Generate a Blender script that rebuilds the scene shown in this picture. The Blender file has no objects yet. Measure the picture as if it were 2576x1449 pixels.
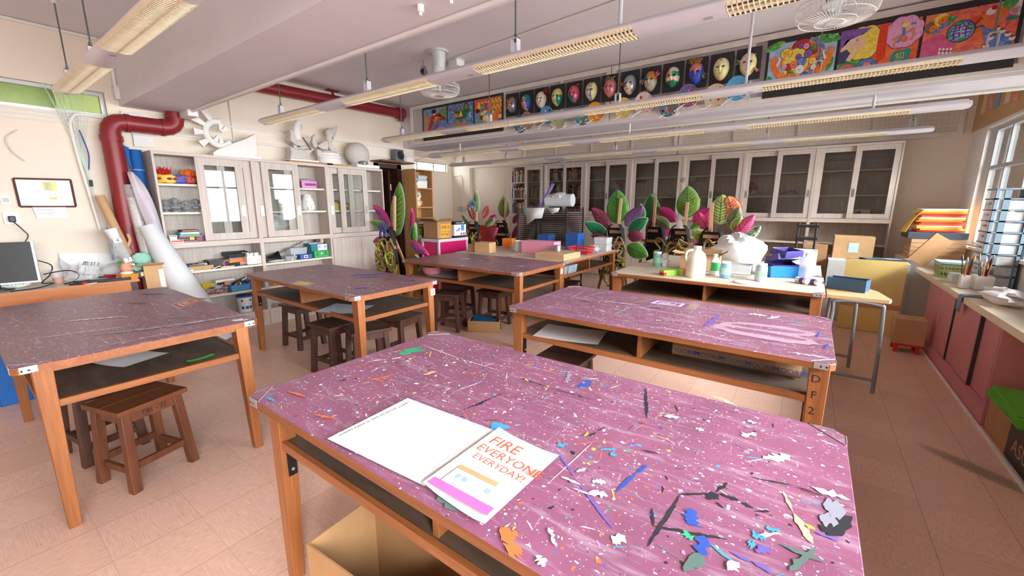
EXPOSURE = 0.6
SKY = 26.0
SUN = 22.0
import bpy, bmesh, math, random
from mathutils import Vector, Matrix, Euler
S = bpy.context.scene
COL = S.collection
PI = math.pi
def R(d): return math.radians(d)
def lin(c):
    def f(u):
        u /= 255.0
        return u/12.92 if u <= .04045 else ((u+.055)/1.055)**2.4
    return (f(c[0]), f(c[1]), f(c[2]), 1)
MATS = {}
def newmat(key):
    m = bpy.data.materials.new(key); m.use_nodes = True
    nt = m.node_tree
    return m, nt, nt.nodes, nt.links, nt.nodes['Principled BSDF']
def coord(nt, scale=(1, 1, 1), kind='Object'):
    tc = nt.nodes.new('ShaderNodeTexCoord'); mp = nt.nodes.new('ShaderNodeMapping')
    mp.inputs['Scale'].default_value = scale
    nt.links.new(tc.outputs[kind], mp.inputs['Vector'])
    return mp.outputs['Vector']
def noise(nt, vec, scale, detail=3, rough=.5, dist=0):
    n = nt.nodes.new('ShaderNodeTexNoise')
    n.inputs['Scale'].default_value = scale; n.inputs['Detail'].default_value = detail
    n.inputs['Roughness'].default_value = rough; n.inputs['Distortion'].default_value = dist
    nt.links.new(vec, n.inputs['Vector'])
    return n
def ramp(nt, fac, stops, interp='LINEAR'):
    r = nt.nodes.new('ShaderNodeValToRGB'); r.color_ramp.interpolation = interp
    el = r.color_ramp.elements
    while len(el) < len(stops): el.new(.5)
    for e, (p, c) in zip(el, stops):
        e.position = p; e.color = c if len(c) == 4 else lin(c)
    nt.links.new(fac, r.inputs['Fac'])
    return r.outputs['Color']
def mix(nt, fac, a, b, mode='MIX'):
    m = nt.nodes.new('ShaderNodeMix'); m.data_type = 'RGBA'; m.blend_type = mode
    def put(sock, v):
        if isinstance(v, (int, float)): sock.default_value = v
        elif isinstance(v, (tuple, list)): sock.default_value = v if len(v) == 4 else lin(v)
        else: nt.links.new(v, sock)
    put(m.inputs['Factor'], fac); put(m.inputs['A'], a); put(m.inputs['B'], b)
    return m.outputs['Result']
def mth(nt, op, a, b=None, c=None):
    n = nt.nodes.new('ShaderNodeMath'); n.operation = op
    for i, v in enumerate((a, b, c)):
        if v is None: continue
        if isinstance(v, (int, float)): n.inputs[i].default_value = v
        else: nt.links.new(v, n.inputs[i])
    return n.outputs[0]
def bump(nt, h, strength, dist=.002):
    b = nt.nodes.new('ShaderNodeBump'); b.inputs['Strength'].default_value = strength
    b.inputs['Distance'].default_value = dist
    nt.links.new(h, b.inputs['Height'])
    nt.links.new(b.outputs['Normal'], nt.nodes['Principled BSDF'].inputs['Normal'])
def mt(key, c=(200, 200, 200), rough=.5, metal=0, var=.08, scale=9, bmp=0, spec=.5, coat=0):
    """plain paint / plastic / card with a slight procedural unevenness"""
    if key in MATS: return MATS[key]
    m, nt, N, L, P = newmat(key)
    v = coord(nt); n = noise(nt, v, scale, 4, .6)
    b = lin(c)
    lo = tuple(max(0, x*(1-var)) for x in b[:3])+(1,)
    hi = tuple(min(1, x*(1+var)) for x in b[:3])+(1,)
    L.new(ramp(nt, n.outputs['Fac'], [(.3, lo), (.7, hi)]), P.inputs['Base Color'])
    P.inputs['Roughness'].default_value = rough; P.inputs['Metallic'].default_value = metal
    P.inputs['Specular IOR Level'].default_value = spec
    if coat: P.inputs['Coat Weight'].default_value = coat
    if bmp: bump(nt, n.outputs['Fac'], bmp, .004)
    MATS[key] = m; return m
def wood(key, c1, c2, axis='z', rough=.5, scale=14, stretch=.06, fine=.25):
    """wood grain running along one axis"""
    if key in MATS: return MATS[key]
    m, nt, N, L, P = newmat(key)
    sc = [1, 1, 1]; sc['xyz'.index(axis)] = stretch
    v = coord(nt, sc)
    n = noise(nt, v, scale, 5, .65, .6); n2 = noise(nt, v, scale*6, 3, .6)
    a = ramp(nt, n.outputs['Fac'], [(.3, c1), (.7, c2)])
    b = ramp(nt, n2.outputs['Fac'], [(.35, (120, 120, 120)), (.65, (255, 255, 255))])
    L.new(mix(nt, fine, a, b, 'MULTIPLY'), P.inputs['Base Color'])
    P.inputs['Roughness'].default_value = rough
    MATS[key] = m; return m
def film(key, c=(235, 238, 240), alpha=.35, rough=.25, var=.35, scale=14):
    """thin cloudy plastic: part see-through, part milky"""
    if key in MATS: return MATS[key]
    m, nt, N, L, P = newmat(key)
    n = noise(nt, coord(nt), scale, 4, .6, .8)
    P.inputs['Base Color'].default_value = lin(c); P.inputs['Roughness'].default_value = rough
    t = N.new('ShaderNodeBsdfTransparent'); mx = N.new('ShaderNodeMixShader')
    f = mth(nt, 'MULTIPLY_ADD', n.outputs['Fac'], var*2, alpha-var)
    f = mth(nt, 'MINIMUM', mth(nt, 'MAXIMUM', f, .04), 1)
    L.new(f, mx.inputs[0]); L.new(t.outputs[0], mx.inputs[1]); L.new(P.outputs[0], mx.inputs[2])
    L.new(mx.outputs[0], N['Material Output'].inputs['Surface'])
    MATS[key] = m; return m
def glass(key, tint=(250, 252, 252), rough=.02, refl=1.0, milk=0):
    """thin clear pane: transparent with a fresnel mirror"""
    if key in MATS: return MATS[key]
    m, nt, N, L, P = newmat(key)
    N.remove(P)
    t = N.new('ShaderNodeBsdfTransparent'); t.inputs[0].default_value = lin(tint)
    g = N.new('ShaderNodeBsdfGlossy'); g.inputs['Roughness'].default_value = rough
    fr = N.new('ShaderNodeFresnel'); fr.inputs['IOR'].default_value = 1.5
    mx = N.new('ShaderNodeMixShader')
    L.new(mth(nt, 'MULTIPLY', fr.outputs[0], refl), mx.inputs[0])
    L.new(t.outputs[0], mx.inputs[1]); L.new(g.outputs[0], mx.inputs[2])
    L.new(mx.outputs[0], N['Material Output'].inputs['Surface'])
    MATS[key] = m; return m

_TXT = {}
def text_geo(s, font_scale=1):
    if s in _TXT: return _TXT[s]
    cu = bpy.data.curves.new('lettering', 'FONT'); cu.body = s; cu.align_x = 'CENTER'; cu.align_y = 'CENTER'
    cu.resolution_u = 2; cu.fill_mode = 'FRONT' if hasattr(cu, 'fill_mode') else cu.fill_mode
    o = bpy.data.objects.new('lettering', cu); COL.objects.link(o)
    dg = bpy.context.evaluated_depsgraph_get(); dg.update()
    me = bpy.data.meshes.new_from_object(o.evaluated_get(dg))
    vs = [v.co.copy() for v in me.vertices]; fs = [tuple(p.vertices) for p in me.polygons]
    bpy.data.objects.remove(o); bpy.data.curves.remove(cu); bpy.data.meshes.remove(me)
    _TXT[s] = (vs, fs); return _TXT[s]

def at(x=0, y=0, z=0, rz=0, rx=0, ry=0):
    return Matrix.Translation((x, y, z)) @ Euler((R(rx), R(ry), R(rz)), 'XYZ').to_matrix().to_4x4()
WM = {}
class MB:
    """collects shapes, then links them as ONE mesh object"""
    def __init__(s, M=None):
        s.M = M if M is not None else Matrix.Identity(4)
        s.v = []; s.f = []; s.mi = []; s.sm = []; s.mats = []
    def idx(s, m):
        if m not in s.mats: s.mats.append(m)
        return s.mats.index(m)
    def add(s, vs, fs, mat, smooth=False, M=None):
        T = s.M @ M if M is not None else s.M
        b = len(s.v); s.v += [T @ Vector(p) for p in vs]
        k = s.idx(mat)
        for q in fs:
            s.f.append(tuple(b+i for i in q)); s.mi.append(k); s.sm.append(smooth)
        return s
    def box(s, x0, x1, y0, y1, z0, z1, mat, M=None):
        vs = [(x0, y0, z0), (x1, y0, z0), (x1, y1, z0), (x0, y1, z0), (x0, y0, z1), (x1, y0, z1), (x1, y1, z1), (x0, y1, z1)]
        fs = [(0, 3, 2, 1), (4, 5, 6, 7), (0, 1, 5, 4), (1, 2, 6, 5), (2, 3, 7, 6), (3, 0, 4, 7)]
        return s.add(vs, fs, mat, False, M)
    def cbox(s, cx, cy, cz, sx, sy, sz, mat, M=None):
        return s.box(cx-sx/2, cx+sx/2, cy-sy/2, cy+sy/2, cz-sz/2, cz+sz/2, mat, M)
    def hexa(s, bot, top, mat, M=None):
        """8 corners: 4 bottom, 4 top (counter-clockwise)"""
        fs = [(0, 3, 2, 1), (4, 5, 6, 7), (0, 1, 5, 4), (1, 2, 6, 5), (2, 3, 7, 6), (3, 0, 4, 7)]
        return s.add(list(bot)+list(top), fs, mat, False, M)
    def poly(s, pts, mat, M=None, smooth=False):
        return s.add(pts, [tuple(range(len(pts)))], mat, smooth, M)
    def prism(s, poly, h0, h1, mat, axis='z', M=None, smooth=False):
        n = len(poly)
        def P(a, b, h): return (a, b, h) if axis == 'z' else ((a, h, b) if axis == 'y' else (h, a, b))
        vs = [P(a, b, h0) for a, b in poly]+[P(a, b, h1) for a, b in poly]
        fs = [tuple(range(n))[::-1], tuple(range(n, 2*n))]+[(i, (i+1) % n, n+(i+1) % n, n+i) for i in range(n)]
        return s.add(vs, fs, mat, smooth, M)
    def tube(s, pts, r, mat, n=8, closed=False, cap=True, M=None, flat=1):
        pts = [Vector(p) for p in pts]; N = len(pts)
        rs = r if isinstance(r, (list, tuple)) else [r]*N
        vs = []; up = None
        for i in range(N):
            if closed: t = pts[(i+1) % N]-pts[i-1]
            else: t = pts[min(i+1, N-1)]-pts[max(i-1, 0)]
            if t.length < 1e-9: t = Vector((0, 0, 1))
            t.normalize()
            if up is None: up = Vector((0, 0, 1)) if abs(t.z) < .9 else Vector((1, 0, 0))
            a = t.cross(up)
            if a.length < 1e-4: a = t.cross(Vector((0, 1, 0)))
            a.normalize(); b = a.cross(t).normalized(); up = b
            for k in range(n):
                g = 2*PI*k/n; vs.append(pts[i]+a*(math.cos(g)*rs[i])+b*(math.sin(g)*rs[i]*flat))
        fs = []
        for i in range(N if closed else N-1):
            for k in range(n):
                j = (i+1) % N
                fs.append((i*n+k, i*n+(k+1) % n, j*n+(k+1) % n, j*n+k))
        if cap and not closed:
            fs.append(tuple(range(n))[::-1]); fs.append(tuple((N-1)*n+k for k in range(n)))
        return s.add(vs, fs, mat, True, M)
    def cyl(s, p0, p1, r, mat, n=16, r1=None, M=None):
        return s.tube([p0, p1], [r, r if r1 is None else r1], mat, n, M=M)
    def lathe(s, prof, mat, n=24, M=None, c=(0, 0, 0), arc=2*PI, sx=1, sy=1):
        vs = []; full = abs(arc-2*PI) < 1e-6; m = n if full else n+1
        for r, z in prof:
            for k in range(m):
                g = arc*k/n; vs.append((c[0]+r*math.cos(g)*sx, c[1]+r*math.sin(g)*sy, c[2]+z))
        fs = []
        for i in range(len(prof)-1):
            for k in range(n):
                k2 = (k+1) % m
                fs.append((i*m+k, i*m+k2, (i+1)*m+k2, (i+1)*m+k))
        return s.add(vs, fs, mat, True, M)
    def ell(s, c, r, mat, nu=16, nv=10, M=None):
        if not isinstance(r, (tuple, list)): r = (r, r, r)
        vs = [(c[0], c[1], c[2]-r[2])]
        for j in range(1, nv):
            a = PI*j/nv
            for i in range(nu):
                g = 2*PI*i/nu
                vs.append((c[0]+r[0]*math.sin(a)*math.cos(g), c[1]+r[1]*math.sin(a)*math.sin(g), c[2]-r[2]*math.cos(a)))
        vs.append((c[0], c[1], c[2]+r[2])); e = len(vs)-1
        fs = [(0, 1+(i+1) % nu, 1+i) for i in range(nu)]
        for j in range(nv-2):
            for i in range(nu):
                a = 1+j*nu+i; b = 1+j*nu+(i+1) % nu
                fs.append((a, b, b+nu, a+nu))
        o = 1+(nv-2)*nu
        fs += [(o+i, o+(i+1) % nu, e) for i in range(nu)]
        return s.add(vs, fs, mat, True, M)
    def grid(s, fn, nu, nv, mat, M=None, smooth=True):
        vs = [fn(i/nu, j/nv) for j in range(nv+1) for i in range(nu+1)]
        fs = [(j*(nu+1)+i, j*(nu+1)+i+1, (j+1)*(nu+1)+i+1, (j+1)*(nu+1)+i) for j in range(nv) for i in range(nu)]
        return s.add(vs, fs, mat, smooth, M)
    def text(s, body, size, M, mat, sx=1):
        vs, fs = text_geo(body)
        return s.add([(p.x*size*sx, p.y*size, 0) for p in vs], fs, mat, False, M)
    def disc(s, c, r, mat, n=16, M=None, ry=None):
        ry = r if ry is None else ry
        return s.poly([(c[0]+r*math.cos(2*PI*k/n), c[1]+ry*math.sin(2*PI*k/n), c[2]) for k in range(n)], mat, M)
    def build(s, name, parent=None, origin=None, bevel=0, sub=0, thick=0, angle=38):
        if origin is None:
            origin = WM[parent.name].translation.copy() if parent is not None else s.M.translation.copy()
            T = WM[parent.name] if parent is not None else Matrix.Translation(origin)
        else: T = Matrix.Translation(origin)
        inv = T.inverted()
        me = bpy.data.meshes.new(name)
        me.from_pydata([tuple(inv @ p) for p in s.v], [], s.f)
        for m in s.mats: me.materials.append(m)
        me.polygons.foreach_set('material_index', s.mi)
        me.polygons.foreach_set('use_smooth', s.sm)
        me.update()
        me.set_sharp_from_angle(angle=R(angle))
        o = bpy.data.objects.new(name, me); COL.objects.link(o)
        if parent is not None:
            o.parent = parent
            o.matrix_basis = WM[parent.name].inverted() @ T
        else: o.matrix_basis = T
        WM[o.name] = T.copy()
        if thick:
            q = o.modifiers.new('Solidify', 'SOLIDIFY'); q.thickness = thick; q.offset = 0
        if bevel:
            q = o.modifiers.new('Bevel', 'BEVEL'); q.width = bevel; q.segments = 2; q.limit_method = 'ANGLE'; q.angle_limit = R(50)
        if sub:
            q = o.modifiers.new('Subdivision', 'SUBSURF'); q.levels = sub; q.render_levels = sub
        return o
def tag(o, label=None, cat=None, group=None, kind=None):
    if label: o['label'] = label
    if cat: o['category'] = cat
    if group: o['group'] = group
    if kind: o['kind'] = kind
    return o
def thing(name, label, cat, M=None, group=None):
    o = bpy.data.objects.new(name, None); COL.objects.link(o); o.empty_display_size = .05
    M = M if M is not None else Matrix.Identity(4)
    o.matrix_basis = M; WM[o.name] = M.copy()
    return tag(o, label, cat, group)
def struct(o, label=None): 
    o['kind'] = 'structure'
    if label: o['label'] = label
    return o
def dup(root, M, label=None, group=None):
    """a copy of a thing together with copies of its parts and sub-parts"""
    r = root.copy(); COL.objects.link(r); r.matrix_basis = M; WM[r.name] = M.copy()
    if label: r['label'] = label
    if group: r['group'] = group
    def kids(a, b):
        for ch in [o for o in a.children]:
            c = ch.copy(); COL.objects.link(c); c.parent = b

            WM[c.name] = WM[b.name] @ c.matrix_basis
            kids(ch, c)
    kids(root, r)
    return r
def arc(c, r, a0, a1, n, plane='xz'):
    out = []
    for i in range(n+1):
        a = R(a0+(a1-a0)*i/n); u, v = r*math.cos(a), r*math.sin(a)
        out.append((c[0]+u, c[1], c[2]+v) if plane == 'xz' else ((c[0]+u, c[1]+v, c[2]) if plane == 'xy' else (c[0], c[1]+u, c[2]+v)))
    return out
def spline(pts, n=6):
    """Catmull-Rom through the points"""
    P = [Vector(p) for p in pts]; out = []
    for i in range(len(P)-1):
        a = P[max(i-1, 0)]; b = P[i]; c = P[i+1]; d = P[min(i+2, len(P)-1)]
        for k in range(n):
            t = k/n
            out.append(.5*((2*b)+(-a+c)*t+(2*a-5*b+4*c-d)*t*t+(-a+3*b-3*c+d)*t**3))
    out.append(P[-1]); return out
def blob(rng, cx, cy, rx, ry, rot=0, n=10, j=.35):
    pts = []
    for k in range(n):
        g = 2*PI*k/n; q = 1+rng.uniform(-j, j)
        u, v = rx*q*math.cos(g), ry*q*math.sin(g)
        pts.append((cx+u*math.cos(rot)-v*math.sin(rot), cy+u*math.sin(rot)+v*math.cos(rot)))
    return pts
# ---------------------------------------------------------------- shared prop builders
def one(b, name, label, cat, group=None, **k):
    return tag(b.build(name, **k), label, cat, group)
KRAFT = mt('brown_cardboard', (176, 134, 92), .75, 0, .1, 6); KRAFTD = mt('cardboard_inside', (150, 112, 76), .8, 0, .1, 6); KRAFTL = mt('light_cardboard', (196, 156, 112), .75, 0, .08, 6)
WHT = mt('white_plastic', (236, 236, 234), .35, 0, .02); PAPER = mt('white_paper', (236, 234, 232), .6, 0, .03); PAPERG = mt('grey_paper', (200, 200, 202), .65, 0, .06)
BLK = mt('black_plastic', (30, 30, 32), .4, 0, .1); BLU = mt('blue_plastic', (40, 92, 168), .35, 0, .06); GRN = mt('green_plastic', (64, 176, 92), .35); TEA = mt('teal_plastic', (44, 122, 148), .35)
PNKP = mt('pink_plastic', (220, 130, 190), .35); REDP = mt('red_plastic', (204, 46, 42), .35); YLW = mt('yellow_plastic', (232, 196, 48), .4); ORG = mt('orange_plastic', (236, 120, 40), .4); PUR = mt('purple_plastic', (72, 62, 134), .35)
CLR = film('clear_plastic', (225, 230, 232), .22, .15, .18); MILK = film('milky_plastic', (236, 238, 240), .62, .25, .3, 10); BAGF = film('crinkled_bag_film', (240, 241, 243), .45, .2, .4, 22)
INK = mt('dark_ink', (40, 40, 46), .6); INKB = mt('blue_ink', (44, 72, 160), .6); INKR = mt('red_ink', (206, 52, 44), .6); INKV = mt('violet_ink', (104, 52, 150), .6); STEEL = mt('steel', (176, 178, 180), .3, .9, .05)
PINEW = wood('pale_pine', (206, 164, 118), (224, 186, 142), 'x', .55, 14, .06, .2); PINEZ = wood('pale_pine_upright', (206, 160, 118), (226, 184, 144), 'z', .55, 14, .06, .2)
def carton(b, sx, sy, sz, m=KRAFT, inn=KRAFTD, t=.005, flaps=0, rng=None, closed=False):
    """cardboard box centred on the local origin, base at z = 0"""
    x, y = sx/2, sy/2
    if closed:
        b.box(-x, x, -y, y, 0, sz, m)
        b.box(-x+.001, x-.001, -.002, .002, sz, sz+.0006, inn); return b
    b.box(-x, x, -y, y, 0, t, inn)
    b.box(-x, x, -y, -y+t, 0, sz, m); b.box(-x, x, y-t, y, 0, sz, m); b.box(-x, -x+t, -y+t, y-t, 0, sz, m); b.box(x-t, x, -y+t, y-t, 0, sz, m)
    if flaps:
        rng = rng or random.Random(1)
        for k, (nx, ny) in enumerate(((0, -1), (1, 0), (0, 1), (-1, 0))):
            if not flaps >> k & 1: continue
            a = R(rng.uniform(15, 60)); L = min(sx, sy)*.45; c, s = math.cos(a)*L, math.sin(a)*L
            if ny: q = [(-x, ny*y, sz), (x, ny*y, sz), (x, ny*(y+c), sz+s*.5), (-x, ny*(y+c), sz+s*.5)]
            else: q = [(nx*x, -y, sz), (nx*x, y, sz), (nx*(x+c), y, sz+s*.5), (nx*(x+c), -y, sz+s*.5)]
            b.hexa([(p[0], p[1], p[2]-.002) for p in q], [(p[0], p[1], p[2]+.002) for p in q], m if k % 2 else inn)
    return b
def basket(b, sx, sy, h, m, taper=.85, n=10, solid=False, rows=2):
    """open plastic basket with slotted sides"""
    def ring(k, z):
        x, y = sx/2*k, sy/2*k
        return [(-x, -y, z), (x, -y, z), (x, y, z), (-x, y, z)]
    lo = ring(taper, 0); b.poly(lo[::-1], m); b.hexa(ring(taper, 0), ring(taper+.01, .004), m)
    def wall(z0, z1, k0, k1, t=.003):
        A, B_ = ring(k0, z0), ring(k1, z1)
        for i in range(4):
            j = (i+1) % 4; s = 1-t*2/min(sx, sy)
            b.add([A[i], A[j], B_[j], B_[i]]+[(p[0]*s, p[1]*s, p[2]) for p in (A[i], A[j], B_[j], B_[i])], [(0, 1, 2, 3), (5, 4, 7, 6), (3, 2, 6, 7), (0, 4, 5, 1)], m)
    kk = lambda z: taper+(1-taper)*z/h
    wall(h*.84, h, kk(h*.84), 1); b.tube(ring(1.015, h), .004, m, 6, closed=True)
    if solid: wall(0, h*.84, taper, kk(h*.84)); return b
    wall(0, h*.18, taper, kk(h*.18))
    if rows > 1: wall(h*.46, h*.54, kk(h*.46), kk(h*.54))
    for i in range(4):
        A, B_ = ring(kk(h*.15), h*.15), ring(kk(h*.86), h*.86); j = (i+1) % 4
        cnt = max(4, int(n*((sx if i % 2 == 0 else sy)/max(sx, sy))))
        for q in range(cnt+1):
            f = q/cnt
            p0 = Vector(A[i]).lerp(Vector(A[j]), f); p1 = Vector(B_[i]).lerp(Vector(B_[j]), f)
            b.tube([p0, p1], .0028, m, 4, cap=False)
    return b
def bottle(b, r, h, m, neck=.4, cap=None, cap_h=.1, capr=None, shoulder=.75, n=24):
    nr = r*neck
    b.lathe([(.001, 0), (r*.93, 0), (r, r*.12), (r, h*shoulder*.97), (r*.96, h*shoulder), (nr*1.1, h*(shoulder+(1-cap_h-shoulder)*.8)), (nr, h*(1-cap_h)), (nr, h*(1-cap_h)+.002), (.001, h*(1-cap_h)+.002)], m, n)
    if cap:
        c = capr or nr*1.25
        b.lathe([(c*.96, h*(1-cap_h)), (c, h*(1-cap_h)+.002), (c, h-.003), (c*.9, h), (.001, h)], cap, n)
    return b
def sheet(b, w, d, m, bend=0, ax='x', n=8, th=.0008):
    def fn(u, v):
        x, y = (u-.5)*w, (v-.5)*d
        return (x, y, bend*((2*u-1)**2 if ax == 'x' else (2*v-1)**2))
    b.grid(fn, n, n, m)
    return b
def crumple(b, c, r, m, rng, nu=16, nv=10, j=.22, flat=None):
    """lumpy crumpled bag or cloth"""
    ph = [(rng.uniform(0, 7), rng.uniform(2, 5), rng.uniform(2, 6)) for _ in range(5)]
    def fn(u, v):
        a = 2*PI*(u % 1); e = PI*v
        k = 1+sum(math.sin(p+q*math.cos(a)*2+s*e*1.3+q*math.sin(a)) for p, q, s in ph)*j/3
        z = -math.cos(e)*k
        if flat is not None: z = max(z, flat)
        return (c[0]+r[0]*math.sin(e)*math.cos(a)*k, c[1]+r[1]*math.sin(e)*math.sin(a)*k, c[2]+r[2]*z)
    return b.grid(fn, nu, nv, m)
def pen(b, p, q, r, m, tip=None):
    b.cyl(p, q, r, m, 8)
    if tip:
        a, c = Vector(p), Vector(q); b.tube([c, c+(c-a).normalized()*r*5], [r, r*.3], tip, 8)
    return b
def stack_items(b, M, specs):
    for (sx, sy, sz, m, dx, dy, rz), z in specs: b.cbox(0, 0, sz/2, sx, sy, sz, m, M @ at(dx, dy, z, rz))
BOOKC = [(180, 60, 52), (52, 92, 142), (206, 196, 176), (88, 128, 96), (216, 168, 84), (120, 62, 96), (232, 228, 220), (70, 74, 92), (196, 110, 72), (150, 176, 190), (110, 90, 70), (232, 214, 150)]
BOOKM = [mt('book_cover_%d' % i, c, .5, 0, .15, 18) for i, c in enumerate(BOOKC)]
PAGES = mt('book_pages', (226, 220, 206), .7, 0, .06, 60)
def book(b, w, d, h, m):
    """book lying flat: w across, d deep, h thick, spine on the -y side"""
    b.box(-w/2, w/2, -d/2, d/2, 0, .0015, m); b.box(-w/2, w/2, -d/2, d/2, h-.0015, h, m); b.box(-w/2, w/2, -d/2, -d/2+.0015, .0015, h-.0015, m)
    b.box(-w/2+.003, w/2-.003, -d/2+.0015, d/2-.003, .0015, h-.0015, PAGES); return b
def bundle(b, pts_r, m, n=14):
    b.tube([p for p, r in pts_r], [r for p, r in pts_r], m, n)
def multi(key, cols, scale=30, rough=.55, dist=1.0, det=3, metal=0, coat=0):
    """daubed paint in several colours"""
    if key in MATS: return MATS[key]
    m, nt, N, L, P = newmat(key)
    n = noise(nt, coord(nt), scale, det, .65, dist)
    k = len(cols); L.new(ramp(nt, n.outputs['Fac'], [(.28+.44*i/max(1, k-1), c) for i, c in enumerate(cols)]), P.inputs['Base Color'])
    P.inputs['Roughness'].default_value = rough; P.inputs['Metallic'].default_value = metal
    MATS[key] = m; return m
# ---------------------------------------------------------------- camera, world, light
cam = bpy.data.cameras.new('camera'); camo = bpy.data.objects.new('camera', cam); COL.objects.link(camo)
cam.sensor_width = 36; cam.sensor_fit = 'HORIZONTAL'; cam.lens = 36*1033.0/2576; cam.clip_start = .05
yw, pt, rl = -.6258, -.1993, .001
fw = Vector((math.sin(yw)*math.cos(pt), math.cos(yw)*math.cos(pt), math.sin(pt)))
rt = Vector((math.cos(yw), -math.sin(yw), 0)); up = rt.cross(fw)
r2 = rt*math.cos(rl)+up*math.sin(rl); u2 = up*math.cos(rl)-rt*math.sin(rl)
camo.matrix_world = Matrix(((r2.x, u2.x, -fw.x, 0), (r2.y, u2.y, -fw.y, 0), (r2.z, u2.z, -fw.z, 1.435), (0, 0, 0, 1)))
S.camera = camo
S.view_settings.view_transform = 'Standard'; S.view_settings.look = 'None'
S.view_settings.gamma = 1; S.view_settings.use_curve_mapping = False
S.view_settings.exposure = EXPOSURE
S.cycles.max_bounces = 10; S.cycles.diffuse_bounces = 6; S.cycles.transparent_max_bounces = 24
S.cycles.sample_clamp_indirect = 8; S.cycles.caustics_reflective = False; S.cycles.caustics_refractive = False
S.cycles.use_denoising = True
w = bpy.data.worlds.new('sky'); S.world = w; w.use_nodes = True
bg = w.node_tree.nodes['Background']; wn = w.node_tree
# overcast sky: brightest overhead, pale ground below the horizon
_tc = wn.nodes.new('ShaderNodeTexCoord'); _sp = wn.nodes.new('ShaderNodeSeparateXYZ'); wn.links.new(_tc.outputs['Generated'], _sp.inputs[0])
_r = wn.nodes.new('ShaderNodeValToRGB'); _e = _r.color_ramp.elements
_e[0].position = .35; _e[0].color = (.30, .29, .27, 1); _e[1].position = 1; _e[1].color = (1.45, 1.5, 1.55, 1); _n = _e.new(.52); _n.color = (.62, .65, .68, 1)
wn.links.new(mth(wn, 'MULTIPLY_ADD', _sp.outputs[2], .5, .5), _r.inputs[0]); wn.links.new(_r.outputs[0], bg.inputs[0]); bg.inputs[1].default_value = SKY
sl = bpy.data.lights.new('hazy sun', 'SUN'); sl.energy = SUN; sl.angle = R(35); sl.color = (1, .97, .92)
so = bpy.data.objects.new('hazy sun', sl); COL.objects.link(so); so.rotation_euler = Vector((-.62, .50, -.62)).to_track_quat('-Z', 'Y').to_euler()
def portal(name, loc, rot, sx, sy):
    l = bpy.data.lights.new(name, 'AREA'); l.shape = 'RECTANGLE'; l.size = sx; l.size_y = sy
    l.cycles.is_portal = True
    o = bpy.data.objects.new(name, l); COL.objects.link(o); o.location = loc; o.rotation_euler = rot
    return o
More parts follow.
